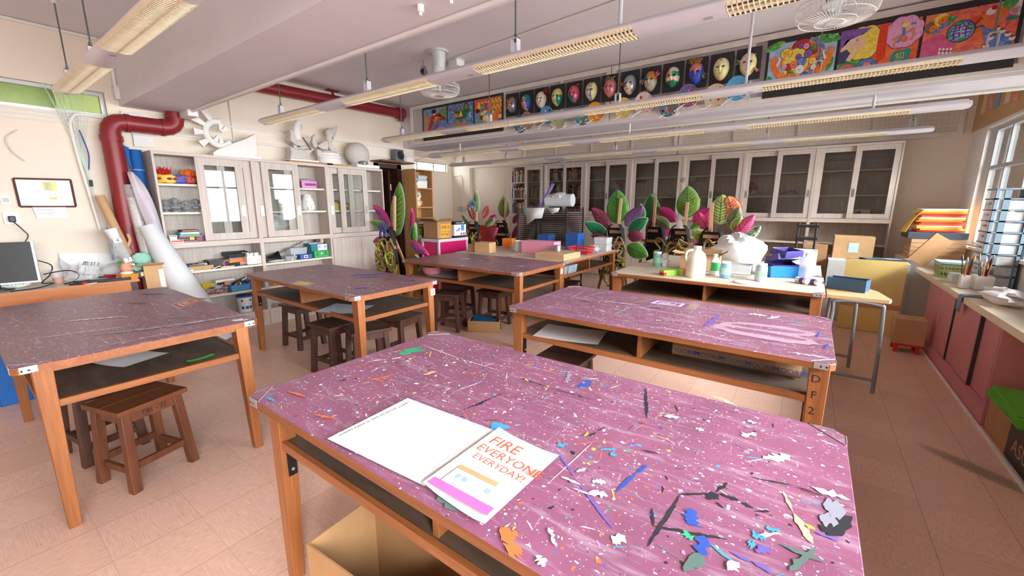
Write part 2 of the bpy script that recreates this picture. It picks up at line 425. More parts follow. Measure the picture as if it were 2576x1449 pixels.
# ---------------------------------------------------------------- setting: materials
def paint_mat(key, c, c2=None, scale=1.4, rough=.75):
    if key in MATS: return MATS[key]
    m, nt, N, L, P = newmat(key)
    v = coord(nt); a = noise(nt, v, scale, 5, .6); b = noise(nt, v, 55, 2)
    L.new(ramp(nt, a.outputs['Fac'], [(.35, c2 or tuple(x*.965 for x in c)), (.65, c)]), P.inputs['Base Color'])
    P.inputs['Roughness'].default_value = rough; bump(nt, b.outputs['Fac'], .12, .003)
    MATS[key] = m; return m
WALLC = paint_mat('cream_wall_paint', (240, 228, 212), (234, 220, 203))
CEILC = paint_mat('ceiling_paint', (226, 223, 228), (219, 216, 222))
WHITEP = paint_mat('white_trim_paint', (238, 236, 232))
def floor_mat():
    m, nt, N, L, P = newmat('vinyl_floor_tile')
    tc = N.new('ShaderNodeTexCoord'); sp = N.new('ShaderNodeSeparateXYZ'); L.new(tc.outputs['Object'], sp.inputs[0])
    T = .305
    ux = mth(nt, 'DIVIDE', mth(nt, 'SUBTRACT', sp.outputs[0], .5845), T); uy = mth(nt, 'DIVIDE', mth(nt, 'SUBTRACT', sp.outputs[1], .2), T)
    def line(u, wd):
        f = mth(nt, 'FRACT', u); d = mth(nt, 'MINIMUM', f, mth(nt, 'SUBTRACT', 1, f))
        return mth(nt, 'LESS_THAN', d, wd)
    jx = line(ux, .0034); jy = line(uy, .0022)
    par = mth(nt, 'FRACT', mth(nt, 'MULTIPLY', mth(nt, 'ADD', mth(nt, 'FLOOR', ux), mth(nt, 'FLOOR', uy)), .5))
    chk = mth(nt, 'GREATER_THAN', par, .25)
    def flecks(sc):
        mp = N.new('ShaderNodeMapping'); mp.inputs['Scale'].default_value = sc; L.new(tc.outputs['Object'], mp.inputs['Vector'])
        return noise(nt, mp.outputs['Vector'], 1, 3, .65, .3).outputs['Fac']
    fl = N.new('ShaderNodeMix'); fl.data_type = 'FLOAT'
    L.new(chk, fl.inputs[0]); L.new(flecks((14, 190, 1)), fl.inputs[2]); L.new(flecks((120, 34, 1)), fl.inputs[3])
    fac = fl.outputs[0]
    base = ramp(nt, fac, [(.26, (190, 136, 114)), (.36, (222, 180, 160)), (.52, (228, 188, 168)), (.66, (235, 200, 182)), (.8, (242, 220, 206))])
    cl = N.new('ShaderNodeTexWhiteNoise'); cl.noise_dimensions = '2D'
    cb = N.new('ShaderNodeCombineXYZ'); L.new(mth(nt, 'FLOOR', ux), cb.inputs[0]); L.new(mth(nt, 'FLOOR', uy), cb.inputs[1]); L.new(cb.outputs[0], cl.inputs['Vector'])
    base = mix(nt, .5, base, ramp(nt, cl.outputs['Value'], [(0, (236, 232, 228)), (1, (255, 255, 255))]), 'MULTIPLY')
    dirt = noise(nt, coord(nt), 26, 4, .7)
    base = mix(nt, mth(nt, 'MULTIPLY', mth(nt, 'GREATER_THAN', dirt.outputs['Fac'], .74), .55), base, (120, 95, 80))
    # the scuffed grey patch where people turn at the worktop
    x, y = sp.outputs[0], sp.outputs[1]
    ax = mth(nt, 'ADD', mth(nt, 'MULTIPLY', mth(nt, 'SUBTRACT', x, .92), .80), mth(nt, 'MULTIPLY', mth(nt, 'SUBTRACT', y, 3.14), -.6))
    ay = mth(nt, 'ADD', mth(nt, 'MULTIPLY', mth(nt, 'SUBTRACT', x, .92), .6), mth(nt, 'MULTIPLY', mth(nt, 'SUBTRACT', y, 3.14), .8))
    e = mth(nt, 'ADD', mth(nt, 'POWER', mth(nt, 'DIVIDE', mth(nt, 'ABSOLUTE', ax), .34), 2), mth(nt, 'POWER', mth(nt, 'DIVIDE', mth(nt, 'ABSOLUTE', ay), .07), 2))
    wear = mth(nt, 'SUBTRACT', 1, e)
    wn = noise(nt, coord(nt, (1, 1, 1)), 130, 4, .75)
    wm = mth(nt, 'GREATER_THAN', mth(nt, 'MULTIPLY_ADD', wear, .26, wn.outputs['Fac']), .60)
    wm = mth(nt, 'MULTIPLY', wm, mth(nt, 'GREATER_THAN', wear, -.35))
    base = mix(nt, mth(nt, 'MULTIPLY', wm, .8), base, (138, 118, 104))
    base = mix(nt, mth(nt, 'MULTIPLY', jx, .75), base, (95, 66, 54))
    base = mix(nt, mth(nt, 'MULTIPLY', jy, .5), base, (120, 84, 70))
    L.new(base, P.inputs['Base Color'])
    rn = noise(nt, coord(nt), 6, 3)
    L.new(mth(nt, 'MULTIPLY_ADD', rn.outputs['Fac'], .2, .24), P.inputs['Roughness'])
    P.inputs['Specular IOR Level'].default_value = .45
    bump(nt, fac, .05, .001)
    return m
XL, XA, XR, YF, YB, ZC = -5.53, -7.5, 1.5, -2.2, 7.78, 2.94
b = MB(); b.box(XA-.2, XR+.2, YF-.2, YB+.2, -.1, 0, floor_mat()); struct(b.build('floor'))
b = MB(); b.box(XA-.2, XR+.2, YF-.2, YB+.2, ZC, ZC+.15, CEILC); struct(b.build('ceiling'))
# left wall with its high window and the doorway
b = MB()
y0, y1, z0, z1, d0, d1 = -1.75, 1.11, 2.245, 2.465, 4.08, 4.50
b.box(XL-.18, XL, YF, y1, 0, z0, WALLC); b.box(XL-.18, XL, YF, y1, z1, ZC, WALLC); b.box(XL-.18, XL, YF, y0, z0, z1, WALLC)
b.box(XL-.18, XL, y1, d0, 0, ZC, WALLC); b.box(XL-.18, XL, d0, d1, 2.04, ZC, WALLC); b.box(XL-.18, XL, d1, 4.85, 0, ZC, WALLC)
struct(b.build('wall_left'))
b = MB(); b.box(XA, XL-.18, 4.70, 4.85, 0, ZC, WALLC); b.box(XA, XL-.18, 3.4, 3.5, 0, ZC, WALLC); b.box(-6.9, -6.8, 3.5, 4.7, 0, ZC, mt('store_shade_paint', (46, 40, 36)))  # near-black colour on the store's back wall stands for its unlit inside
struct(b.build('wall_store'))
# alcove side wall with a high window
b = MB(); ay0, ay1, az0, az1 = 6.3, 7.62, 2.215, 2.43
b.box(XA-.18, XA, 4.85, YB, 0, az0, WALLC); b.box(XA-.18, XA, 4.85, YB, az1, ZC, WALLC); b.box(XA-.18, XA, 4.85, ay0, az0, az1, WALLC); b.box(XA-.18, XA, ay1, YB, az0, az1, WALLC)
b.box(XA, XA+.1, 4.85, YB, 2.49, ZC, WALLC)
struct(b.build('wall_alcove'))
# back wall: a shallow blind niche left of the cabinets
b = MB(); nx0, nx1, nz = -6.9, -5.5, 2.31
b.box(XA-.18, nx0, YB, YB+.25, 0, ZC, WALLC); b.box(nx1, XR+.2, YB, YB+.25, 0, ZC, WALLC); b.box(nx0, nx1, YB, YB+.25, nz, ZC, WALLC); b.box(nx0, nx1, YB+.09, YB+.25, 0, nz, WALLC)
struct(b.build('wall_back'))
# window wall on the right: sill wall, head, piers
b = MB(); wz0, wz1 = .98, 2.30
WIN = [(-1.9, -.15), (.0, 1.75), (1.9, 3.65), (3.8, 5.4), (5.55, 7.2)]
b.box(XR, XR+.2, YF, YB, 0, wz0, WHITEP); b.box(XR, XR+.2, YF, YB, wz1, ZC, WHITEP)
ys = [YF]+[q for w_ in WIN for q in w_]+[YB]
for i in range(0, len(ys), 2): b.box(XR, XR+.2, ys[i], ys[i+1], wz0, wz1, WHITEP)
struct(b.build('wall_right'))
b = MB(); b.box(XA-.2, XR+.2, YF-.2, YF, 0, ZC, WALLC); struct(b.build('wall_front'))
# beams
b = MB(); b.box(XL, XR, 1.205, 1.725, 2.36, ZC, CEILC); struct(b.build('ceiling_beam', None))
b = MB(); b.box(XL, XR, 4.63, 5.12, 2.335, ZC, CEILC); struct(b.build('ceiling_beam'))
# green lit corridor beyond the high window on the left
GREEN = mt('pale_green_wall_paint', (178, 205, 160), .7)
b = MB(); b.box(-6.75, -6.65, -2.2, 2.6, 0, 2.9, GREEN); b.box(-6.75, -5.7, -2.2, 2.6, 2.86, 2.9, GREEN)
b.box(-6.66, -6.6, .28, .40, 1.5, 2.86, WHITEP); b.box(-6.66, -6.6, .93, 1.0, 1.5, 2.86, GREEN); struct(b.build('wall_corridor'))
# ---------------------------------------------------------------- windows
ALU = mt('aluminium_frame', (196, 200, 200), .4, .5, .04)
PANE = glass('window_glass')
def win_yz(name, x, ya, yb, za, zb, muls, trans, fr=.035, d=.05, sill=None):
    b = MB(); p = MB()
    b.box(x-d/2, x+d/2, ya, yb, za, za+fr, ALU); b.box(x-d/2, x+d/2, ya, yb, zb-fr, zb, ALU)
    b.box(x-d/2, x+d/2, ya, ya+fr, za+fr, zb-fr, ALU); b.box(x-d/2, x+d/2, yb-fr, yb, za+fr, zb-fr, ALU)
    for q in muls: b.box(x-d/2+.003, x+d/2-.003, q-.02, q+.02, za+fr, zb-fr, ALU)
    for q in trans: b.box(x-d/2+.006, x+d/2-.006, ya+fr, yb-fr, q-.02, q+.02, ALU)
    o = struct(b.build(name))
    p.poly([(x, ya+fr, za+fr), (x, yb-fr, za+fr), (x, yb-fr, zb-fr), (x, ya+fr, zb-fr)], PANE)
    p.build('pane', o)
    return o
for i, (ya, yb) in enumerate(WIN): win_yz('window_%d' % (i+1), XR+.1, ya, yb, wz0, wz1, [ya+.58, ya+1.17], [1.86])
win_yz('window_6', XL-.07, y0, y1, z0, z1, [-.6, .2], [], .03)
win_yz('window_7', XA-.06, ay0, ay1, az0, az1, [6.68, 7.2], [], .03)
for i, (ya, yb) in enumerate(WIN): portal('window daylight', (XR+.23, (ya+yb)/2, (wz0+wz1)/2), (0, R(90), 0), wz1-wz0, yb-ya)
portal('alcove daylight', (XA-.2, (ay0+ay1)/2, (az0+az1)/2), (0, R(-90), 0), az1-az0, ay1-ay0)
# window board under the panes, dado kerb by the worktop
b = MB(); b.box(XR-.03, XR+.03, YF, YB, wz0-.03, wz0, WHITEP); struct(b.build('trim_1'))
# white strip where the worktop cupboards meet the floor
b = MB(); b.box(1.035, 1.05, 1.0, 5.95, 0, .012, mt('white_vinyl', (235, 232, 228), .4)); struct(b.build('baseboard_right'))
# cupboard and picture rails: trim along the left wall
b = MB()
for z in (2.225, 2.19, 2.15): b.tube([(XL+.008, -2.2, z), (XL+.008, 1.0, z)], .009, WHITEP, 6)
struct(b.build('trim_2'))
# door opening
DARKW = wood('dark_door_wood', (52, 26, 18), (78, 42, 28), 'z', .45)
b = MB(); b.box(XL-.19, XL+.02, d0-.04, d0+.03, 0, 2.07, DARKW); b.box(XL-.19, XL+.02, d1-.03, d1+.05, 0, 2.07, DARKW); b.box(XL-.19, XL+.02, d0-.04, d1+.05, 2.0, 2.07, DARKW)
o = struct(b.build('door_1'))
b = MB(); b.box(XL-.80, XL-.15, d1-.085, d1-.045, .01, 1.98, DARKW); b.build('door_leaf', o)
b = MB()
for z in (1.72, 1.0, .25): b.cyl((XL-.15, d1-.045, z-.05), (XL-.15, d1-.045, z+.05), .012, mt('brass_hinge', (150, 135, 105), .35, .8), 8)
b.build('hinge', o)
# ---------------------------------------------------------------- hanging light rows
LW = mt('lamp_white_enamel', (222, 219, 226), .35, .1, .02); LG = mt('lamp_grille_cream', (246, 232, 200), .45, 0, .05); LD = mt('lamp_tube_recess', (150, 132, 108), .5, .2)
ROD = mt('steel_rod', (120, 128, 122), .35, .8, .05)
TUBE = mt('lamp_tube_glass', (250, 248, 240), .25)
def light_row(label, y, z, x0, x1, grilles, rods, ceil, box=()):
    """bottom of the housing at z; the row runs along x"""
    t = thing('hanging_lamp_row', label, 'ceiling lamp', at((x0+x1)/2, y, z), 'suspended lamp rows')
    prof = [(-.085, .030), (-.06, .052), (-.03, .064), (.03, .064), (.06, .052), (.085, .030), (.085, .024), (.074, .018), (-.074, .018), (-.085, .024)]
    low = [(-.085, .024), (-.07, .009), (-.04, 0), (.04, 0), (.07, .009), (.085, .024)]
    b = MB(); b.prism([(y+a, z+c) for a, c in prof], x0+.02, x1-.02, LW, 'x')
    xs = [x0+.02]+[q for g in grilles for q in g]+[x1-.02]
    for i in range(0, len(xs), 2): b.prism([(y+a, z+c) for a, c in low], xs[i], xs[i+1], LW, 'x')
    b.build('housing', t)
    for a, c in ((x0, 1), (x1, -1)):
        e = MB(); e.prism([(y+p*.9, z+.024+(q-.03)*.85) for p, q in prof[:6]]+[(y+p*.9, z+.024+(q-.03)*.7) for p, q in low[::-1]], a, a+.02*c, LW, 'x'); e.build('end_cap', t)
    for g0, g1 in grilles:
        e = MB(); n = max(12, int((g1-g0)/.021))
        e.box(g0+.002, g1-.002, y-.072, y+.072, z+.0165, z+.0175, LD)
        e.tube([(g0, y-.03, z+.010), (g1, y-.03, z+.010)], .006, TUBE, 6); e.tube([(g0, y+.03, z+.010), (g1, y+.03, z+.010)], .006, TUBE, 6)
        for i in range(n+1):
            x = g0+.004+(g1-g0-.008)*i/n
            e.prism([(y+a, z+c) for a, c in low], x-.0017, x+.0017, LG, 'x')
        for s in (-1, 1):
            e.prism([(y+s*.085, z+.024), (y+s*.07, z+.009), (y+s*.066, z+.009), (y+s*.079, z+.022)][::s], g0, g1, LG, 'x')
        e.prism([(y-.005, z-.0005), (y+.005, z-.0005), (y+.005, z+.012), (y-.005, z+.012)], g0, g1, LG, 'x')
        e.build('grille', t)
    for x in rods:
        e = MB(); e.cyl((x, y, z+.16), (x, y, ceil), .005, ROD, 8); e.cyl((x, y, ceil-.02), (x, y, ceil), .018, LW, 10)
        e.build('rod', t)
        e = MB(); e.box(x-.024, x-.02, y-.02, y+.02, z+.06, z+.15, LW); e.box(x+.02, x+.024, y-.02, y+.02, z+.06, z+.15, LW); e.box(x-.024, x+.024, y-.02, y+.02, z+.146, z+.15, LW)
        e.cyl((x, y, z+.13), (x, y, z+.175), .009, ROD, 6); e.build('clip', t)
    for x in box:
        e = MB(); e.cyl((x, y, z+.06), (x, y, ceil), .011, LW, 10); e.build('cable_drop', t)
    for g0, g1 in grilles:
        e = MB(); e.poly([(g0-.10, y-.02, z-.0012), (g0-.06, y-.02, z-.0012), (g0-.06, y+.01, z-.0012), (g0-.10, y+.01, z-.0012)], mt('lamp_rating_plate', (170, 165, 180), .4)); e.build('rating_plate', t)
    return t
G = [(-4.92, -3.86), (-3.43, -2.35), (-1.92, -.85), (-.43, .63)]
light_row('white hanging lamp row nearest the viewer, ending by the high green window', .78, 2.31, -5.03, 1.03, G, [-4.82, -4.0, -2.6], ZC)
light_row('white hanging lamp row between the painted ceiling beam and the red ceiling pipe', 2.29, 2.30, -5.0, 1.03, G, [-4.63, -3.15, -1.63, .1], ZC, (-.95,))
light_row('white hanging lamp row that crosses in front of the masks and big paintings', 3.89, 2.30, -5.02, 1.03, G, [-4.66, -3.13, -1.6, -.1, .75], ZC, (-.55,))
light_row('white lamp row fixed close under the far beam below the plates', 4.76, 2.165, -5.02, .87, [(-4.75, -3.62), (-3.3, -2.5), (-2.14, -.98), (-.61, .53)], [], 2.335, (-4.4, -1.8, .3))
light_row('farthest white hanging lamp row before the glass cabinets and the mesh wall', 6.32, 2.2, -6.1, .92, [(-5.0, -3.85), (-3.48, -2.31), (-1.94, -.763), (-.40, .556)], [-5.75, -4.7, -2.6, -.6, .75], ZC)
# ---------------------------------------------------------------- cabinets
OAKV = wood('grey_oak_laminate', (196, 181, 169), (219, 206, 196), 'z', .5, 22, .05, .16)
OAKH = wood('grey_oak_laminate_rail', (201, 186, 173), (222, 209, 198), 'y', .5, 22, .05, .14)
OAKX = wood('grey_oak_laminate_shelf', (201, 186, 173), (222, 209, 198), 'x', .5, 22, .05, .14)
EDGE = mt('pale_shelf_edging', (228, 218, 202), .5)
OAKD = wood('grey_oak_back_panel', (188, 176, 165), (208, 197, 187), 'z', .6, 26, .05, .25)
CGLASS = glass('cabinet_glass', (246, 249, 247), .015, 1.25)
CHROME = mt('chrome', (205, 208, 212), .2, .95, .03)
GREYM = mt('dark_slot', (70, 68, 66), .6)
def frame_local(P, L, W, H, T):
    """maps cabinet axes (along, depth from front, up) into the room"""
    return P
class Cab:
    """axes: u along the run, v depth behind the front face, w up"""
    def __init__(s, wall): s.wall = wall
    def P(s, u, v, z): return (-5.25-v, u, z) if s.wall == 'L' else (u, 7.5+v, z)
    def box(s, b, u0, u1, v0, v1, z0, z1, m):
        a, c = s.P(u0, v0, z0), s.P(u1, v1, z1)
        b.box(min(a[0], c[0]), max(a[0], c[0]), min(a[1], c[1]), max(a[1], c[1]), z0, z1, m)
    def door(s, t, u0, u1, v, z0, z1, hside, name='sliding_door', st=.075):
        b = MB(); T = .018
        s.box(b, u0, u0+st, v, v+T, z0, z1, OAKV); s.box(b, u1-st, u1, v, v+T, z0, z1, OAKV)
        s.box(b, u0+st, u1-st, v, v+T, z1-st, z1, OAKV); s.box(b, u0+st, u1-st, v, v+T, z0, z0+st, OAKV)
        d = b.build(name, t)
        g = MB(); q = [(u0+st, z0+st), (u1-st, z0+st), (u1-st, z1-st), (u0+st, z1-st)]
        g.poly([s.P(u, v+.009, z) for u, z in q], CGLASS); g.build('glass_pane', d)
        if hside:
            u = u0+st*.5 if hside < 0 else u1-st*.5; zc = z0+(z1-z0)*.36
            h = MB(); s.box(h, u-.016, u+.016, v-.003, v+.002, zc-.05, zc+.05, CHROME); s.box(h, u-.010, u+.010, v-.0035, v, zc-.042, zc+.042, mt('chrome_cup', (150, 156, 164), .3, .8))
            s.box(h, u-.017, u+.017, v-.006, v, zc+.046, zc+.055, CHROME); s.box(h, u-.017, u+.017, v-.006, v, zc-.055, zc-.046, CHROME)
            h.build('handle', d)
        return d
    def shell(s, t, u0, u1, zb, zm, zr, zt, shelves_up, shelves_lo, depth=.275, closed=False, base=None):
        P_ = .02
        b = MB()
        s.box(b, u0, u0+P_, 0, depth, zb, zt, OAKV); s.box(b, u1-P_, u1, 0, depth, zb, zt, OAKV)
        s.box(b, u0+P_, u1-P_, 0, depth, zt-.03, zt, OAKH if s.wall == 'L' else OAKX)
        s.box(b, u0+P_, u1-P_, depth-.008, depth, zb, zt-.03, OAKD)
        s.box(b, u0+P_, u1-P_, .002, depth-.008, zm, zr, OAKH if s.wall == 'L' else OAKX)
        s.box(b, u0+P_, u1-P_, .002, depth-.008, zb, zb+.025, OAKH if s.wall == 'L' else OAKX)
        b.build('carcass', t)
        b = MB(); s.box(b, u0+.002, u1-.002, .01, depth, 0, zb, OAKV); b.build('plinth', t)
        for z in shelves_up:
            b = MB(); s.box(b, u0+P_, u1-P_, .055, depth-.008, z-.022, z, OAKH if s.wall == 'L' else OAKX); s.box(b, u0+P_, u1-P_, .05, .055, z-.022, z, EDGE); b.build('shelf', t)
        for z in shelves_lo:
            b = MB(); s.box(b, u0+P_, u1-P_, .012, depth-.008, z-.022, z, OAKH if s.wall == 'L' else OAKX); s.box(b, u0+P_, u1-P_, .007, .012, z-.022, z, EDGE); b.build('shelf', t)
        if closed:
            m_ = (u0+u1)/2
            for a, c in ((u0+.003, m_-.002), (m_+.002, u1-.003)):
                b = MB(); s.box(b, a, c, -.018, -.001, zb+.004, zm-.004, OAKV); b.build('cupboard_door', t)
L_ = Cab('L')
ZT = 1.952
t = thing('shelf_cabinet', 'grey oak cabinet nearest the red drain pipe, carnival masks and grey busts on its shelves', 'cabinet', at(-5.25, 1.76, 0))
L_.shell(t, 1.312, 2.212, .165, .996, 1.05, ZT, [1.645, 1.36], [.745, .457])
L_.door(t, 1.86, 2.19, .030, 1.055, ZT-.032, 0); L_.door(t, 1.66, 2.10, .005, 1.055, ZT-.032, 1)
t = thing('shelf_cabinet', 'grey oak cabinet holding the knobbly white vase and pink basket', 'cabinet', at(-5.25, 2.66, 0))
L_.shell(t, 2.212, 3.098, .165, .996, 1.05, ZT, [1.645, 1.36], [.745, .457])
L_.door(t, 2.235, 2.64, .030, 1.055, ZT-.032, -1); L_.door(t, 2.30, 2.73, .005, 1.055, ZT-.032, 1)
t = thing('shelf_cabinet', 'grey oak cabinet beside the dark doorway with closed doors below', 'cabinet', at(-5.25, 3.54, 0))
L_.shell(t, 3.098, 3.985, .165, .996, 1.05, ZT, [1.645, 1.36], [], closed=True)
L_.door(t, 3.12, 3.5, .030, 1.055, ZT-.032, -1); L_.door(t, 3.27, 3.71, .005, 1.055, ZT-.032, 1)
B_ = Cab('B')
UE = [-5.49+.907*k for k in range(8)]
blab = ['first unit from the niche, left door slid away to show books', 'unit of crowded book shelves next to the niche unit', 'unit with a brown carton low inside, behind the tall green leaf costume',
        'empty unit standing behind the pink and dark green leaf wings', 'unit behind the plain green leaf costume with spiral feelers', 'unit with a red paper flower on its middle shelf', 'last unit before the bright window corner, a small picture card inside']
for k in range(7):
    u0, u1 = UE[k], UE[k+1]
    t = thing('glass_cabinet', 'glass cabinet, '+blab[k], 'cabinet', at((u0+u1)/2, 7.5, 0), 'glass cabinets on the back wall')
    B_.shell(t, u0, u1, .1, 1.195, 1.25, 2.26, [1.92, 1.58], [.90] if k >= 4 else [], closed=(k < 4))
    m_ = (u0+u1)/2
    if k == 0: B_.door(t, m_-.02, u1-.02, .030, 1.255, 2.228, 0, st=.065); B_.door(t, m_-.06, u1-.06, .005, 1.255, 2.228, -1, st=.065)
    else: B_.door(t, u0+.02, m_+.03, .030, 1.255, 2.228, -1 if k == 5 else (1 if k == 6 else 0), st=.065); B_.door(t, m_-.03, u1-.02, .005, 1.255, 2.228, 1 if k == 5 else -1, st=.065)
# ---------------------------------------------------------------- art tables
LEGW = wood('table_leg_wood', (150, 88, 46), (178, 112, 64), 'z', .45, 16, .05, .25)
RAILX = wood('table_rail_wood', (140, 80, 42), (170, 104, 58), 'x', .45, 16, .05, .25)
RAILY = wood('table_rail_wood_end', (140, 80, 42), (170, 104, 58), 'y', .45, 16, .05, .25)
SHELFW = wood('table_shelf_wood', (74, 60, 50), (108, 90, 76), 'x', .55, 7, .25, .3)
BRK = mt('black_iron_bracket', (34, 33, 36), .5, .4); CPL = mt('galvanised_corner_plate', (188, 188, 190), .4, .6)
PCOL = dict(w=(232, 229, 230), k=(48, 48, 54), b=(52, 84, 172), c=(72, 160, 206), g=(60, 176, 128), y=(222, 198, 84), o=(226, 118, 66), r=(196, 58, 52), v=(112, 96, 190), t=(232, 196, 152), e=(150, 150, 164), p=(206, 140, 184), n=(94, 118, 110), m=(126, 200, 40))
PM = {k: mt('dried_paint_'+n, PCOL[k], .45) for k, n in dict(w='white', k='black', b='blue', c='sky_blue', g='green', y='yellow', o='orange', r='red', v='violet', t='tan', e='grey', p='pink', n='slate', m='lime').items()}
def purple_top(key, c, dusty):
    """old purple painted board: scratches, smears and fine spatter"""
    m, nt, N, L, P = newmat(key)
    v = coord(nt)
    a = noise(nt, v, 3, 5, .65); base = ramp(nt, a.outputs['Fac'], [(.3, tuple(x*.9 for x in c)), (.7, tuple(min(255, x*1.06) for x in c))])
    sm = noise(nt, coord(nt, (1.2, 7, 1)), 4, 5, .7, 1.2)
    base = mix(nt, mth(nt, 'MULTIPLY', ramp(nt, sm.outputs['Fac'], [(.52, (0, 0, 0, 1)), (.72, (1, 1, 1, 1))]), dusty), base, (196, 178, 196))
    s2 = noise(nt, coord(nt, (8, 1.1, 1)), 9, 4, .7, .6)
    base = mix(nt, mth(nt, 'MULTIPLY', ramp(nt, s2.outputs['Fac'], [(.64, (0, 0, 0, 1)), (.70, (1, 1, 1, 1))]), .45), base, (206, 196, 206))
    for sc, th, col in ((55, .735, (226, 220, 226)), (90, .75, (222, 214, 220)), (75, .765, (60, 56, 66)), (62, .78, (70, 120, 190)), (68, .785, (220, 130, 90))):
        n = noise(nt, coord(nt, (1, 1.4, 1)), sc, 2, .5, .4)
        base = mix(nt, mth(nt, 'GREATER_THAN', n.outputs['Fac'], th-.04), base, col)
    L.new(base, P.inputs['Base Color'])
    L.new(mth(nt, 'MULTIPLY_ADD', sm.outputs['Fac'], .3, .22), P.inputs['Roughness'])
    return m
PTOP = purple_top('purple_table_paint', (146, 88, 116), .5)
PTOPD = purple_top('worn_purple_table_paint', (128, 84, 98), .55)
PTOPL = purple_top('dusty_purple_table_paint', (142, 90, 114), .75)
CREAMTOP = wood('bare_board_top', (196, 178, 156), (222, 208, 190), 'x', .6, 6, .3, .2)
def make_table(name, label, x0, x1, y0, y1, top, rng, splats, seed_cols, long='x', zt=.785, chamfer=.045, extra=None, leg_l=.062, leg_w=.075):
    """heavy school art table: board, corner plates, four tapered legs, shelf with a middle divider"""
    t = thing(name, label, 'table', at((x0+x1)/2, (y0+y1)/2, 0), 'school art tables')
    th = .030; c = chamfer*.45
    b = MB()
    poly = [(x0+c, y0), (x1-c, y0), (x1, y0+c), (x1, y1-c), (x1-c, y1), (x0+c, y1), (x0, y1-c), (x0, y0+c)]
    b.prism(poly, zt-th, zt-.003, RAILX)
    b.add([(x, y, zt-.003) for x, y in poly]+[(x, y, zt) for x, y in [(x0+c+.002, y0+.002), (x1-c-.002, y0+.002), (x1-.002, y0+c+.002), (x1-.002, y1-c-.002), (x1-c-.002, y1-.002), (x0+c+.002, y1-.002), (x0+.002, y1-c-.002), (x0+.002, y0+c+.002)]],
          [(8, 9, 10, 11, 12, 13, 14, 15)]+[(i, (i+1) % 8, 8+(i+1) % 8, 8+i) for i in range(8)], top)
    z = zt+.0004
    for i in range(splats):
        k = rng.choice(seed_cols); sx = x0+.02+(x1-x0-.04)*rng.random(); sy = y0+.02+(y1-y0-.04)*rng.random()
        u = rng.random(); rx = .0018+.0095*u**6; ry = rx*rng.uniform(.3, 1); rot = rng.uniform(0, PI)
        if rng.random() < .05: rx = rng.uniform(.012, .04); ry = rng.uniform(.0012, .004)
        rx = min(rx, sx-x0-.004, x1-.004-sx); ry = min(ry, rx)
        if rx < .001 or abs(sy-y0) < rx*1.5 or abs(sy-y1) < rx*1.5: continue
        b.poly([(p, q, z+(i % 7)*.00005) for p, q in blob(rng, sx, sy, rx/1.4, ry/1.4, rot, 9, .4)], PM[k])
    if extra: extra(b, z+.0005)
    b.build('tabletop', t)
    # metal corner plates
    for cx, cy, sx, sy in ((x0, y0, 1, 1), (x1, y0, -1, 1), (x1, y1, -1, -1), (x0, y1, 1, -1)):
        e = MB(); q = .085
        e.add([(cx+sx*.005, cy+sy*(c+.006), zt+.0015), (cx+sx*(c+.006), cy+sy*.005, zt+.0015), (cx+sx*q, cy+sy*.005, zt+.0015), (cx+sx*.005, cy+sy*q, zt+.0015)], [(0, 1, 2, 3)], PTOPL)
        e.tube([(cx+sx*q, cy+sy*.003, zt+.0012), (cx+sx*.003, cy+sy*q, zt+.0012)], .0016, CPL, 6)
        e.box(*sorted((cx+sx*(c+.004), cx+sx*.075)), *sorted((cy-sy*.0015, cy+sy*.001)), zt-th+.002, zt+.001, CPL)
        e.box(*sorted((cx-sx*.0015, cx+sx*.001)), *sorted((cy+sy*(c+.004), cy+sy*.075)), zt-th+.002, zt+.001, CPL)
        for px, py in ((.03, -.002), (.05, -.002)):
            e.cyl((cx+sx*px, cy-sy*.0025, zt-.016), (cx+sx*px, cy, zt-.016), .004, BRK, 8)
            e.cyl((cx-sx*.0025, cy+sy*px, zt-.016), (cx, cy+sy*px, zt-.016), .004, BRK, 8)
        e.build('corner_plate', t)
    ix, iy = (.012, .055) if long == 'x' else (.055, .012)
    lx, ly = (leg_w, leg_l) if long == 'x' else (leg_l, leg_w)
    zs = .602
    for cx, sx in ((x0+ix, 1), (x1-ix, -1)):
        for cy, sy in ((y0+iy, 1), (y1-iy, -1)):
            e = MB(); f = .68
            def rect(k, z_):
                return [(min(cx, cx+sx*lx*k), min(cy, cy+sy*ly*k), z_), (max(cx, cx+sx*lx*k), min(cy, cy+sy*ly*k), z_), (max(cx, cx+sx*lx*k), max(cy, cy+sy*ly*k), z_), (min(cx, cx+sx*lx*k), max(cy, cy+sy*ly*k), z_)]
            e.hexa(rect(f, 0), rect(1, zt-th), LEGW); lg = e.build('leg', t, bevel=.003)
            k = MB()
            k.box(*sorted((cx+sx*(lx*.98), cx+sx*(lx*.98+.004))), *sorted((cy+sy*.015, cy+sy*.045)), zs-.14, zs-.022, BRK)
            k.cyl((cx+sx*(lx*.98+.004), cy+sy*.03, zs-.115), (cx+sx*(lx*.98+.0065), cy+sy*.03, zs-.115), .006, CPL, 8)
            k.build('bracket', lg)
    # aprons
    for y, s_ in ((y0+iy+.012, 1), (y1-iy-.012, -1)):
        e = MB(); e.box(x0+ix+lx*.9, x1-ix-lx*.9, *sorted((y, y+s_*.02)), zt-th-.016, zt-th, RAILX); e.build('apron', t)
    for x, s_ in ((x0+ix+.008, 1), (x1-ix-.008, -1)):
        e = MB(); e.box(*sorted((x, x+s_*.02)), y0+iy+ly*.9, y1-iy-ly*.9, zt-th-.018, zt-th, RAILY); e.build('apron', t)
    e = MB(); m_ = .03
    e.box(x0+ix+m_, x1-ix-m_, y0+iy+.022, y1-iy-.022, zs-.021, zs, SHELFW)
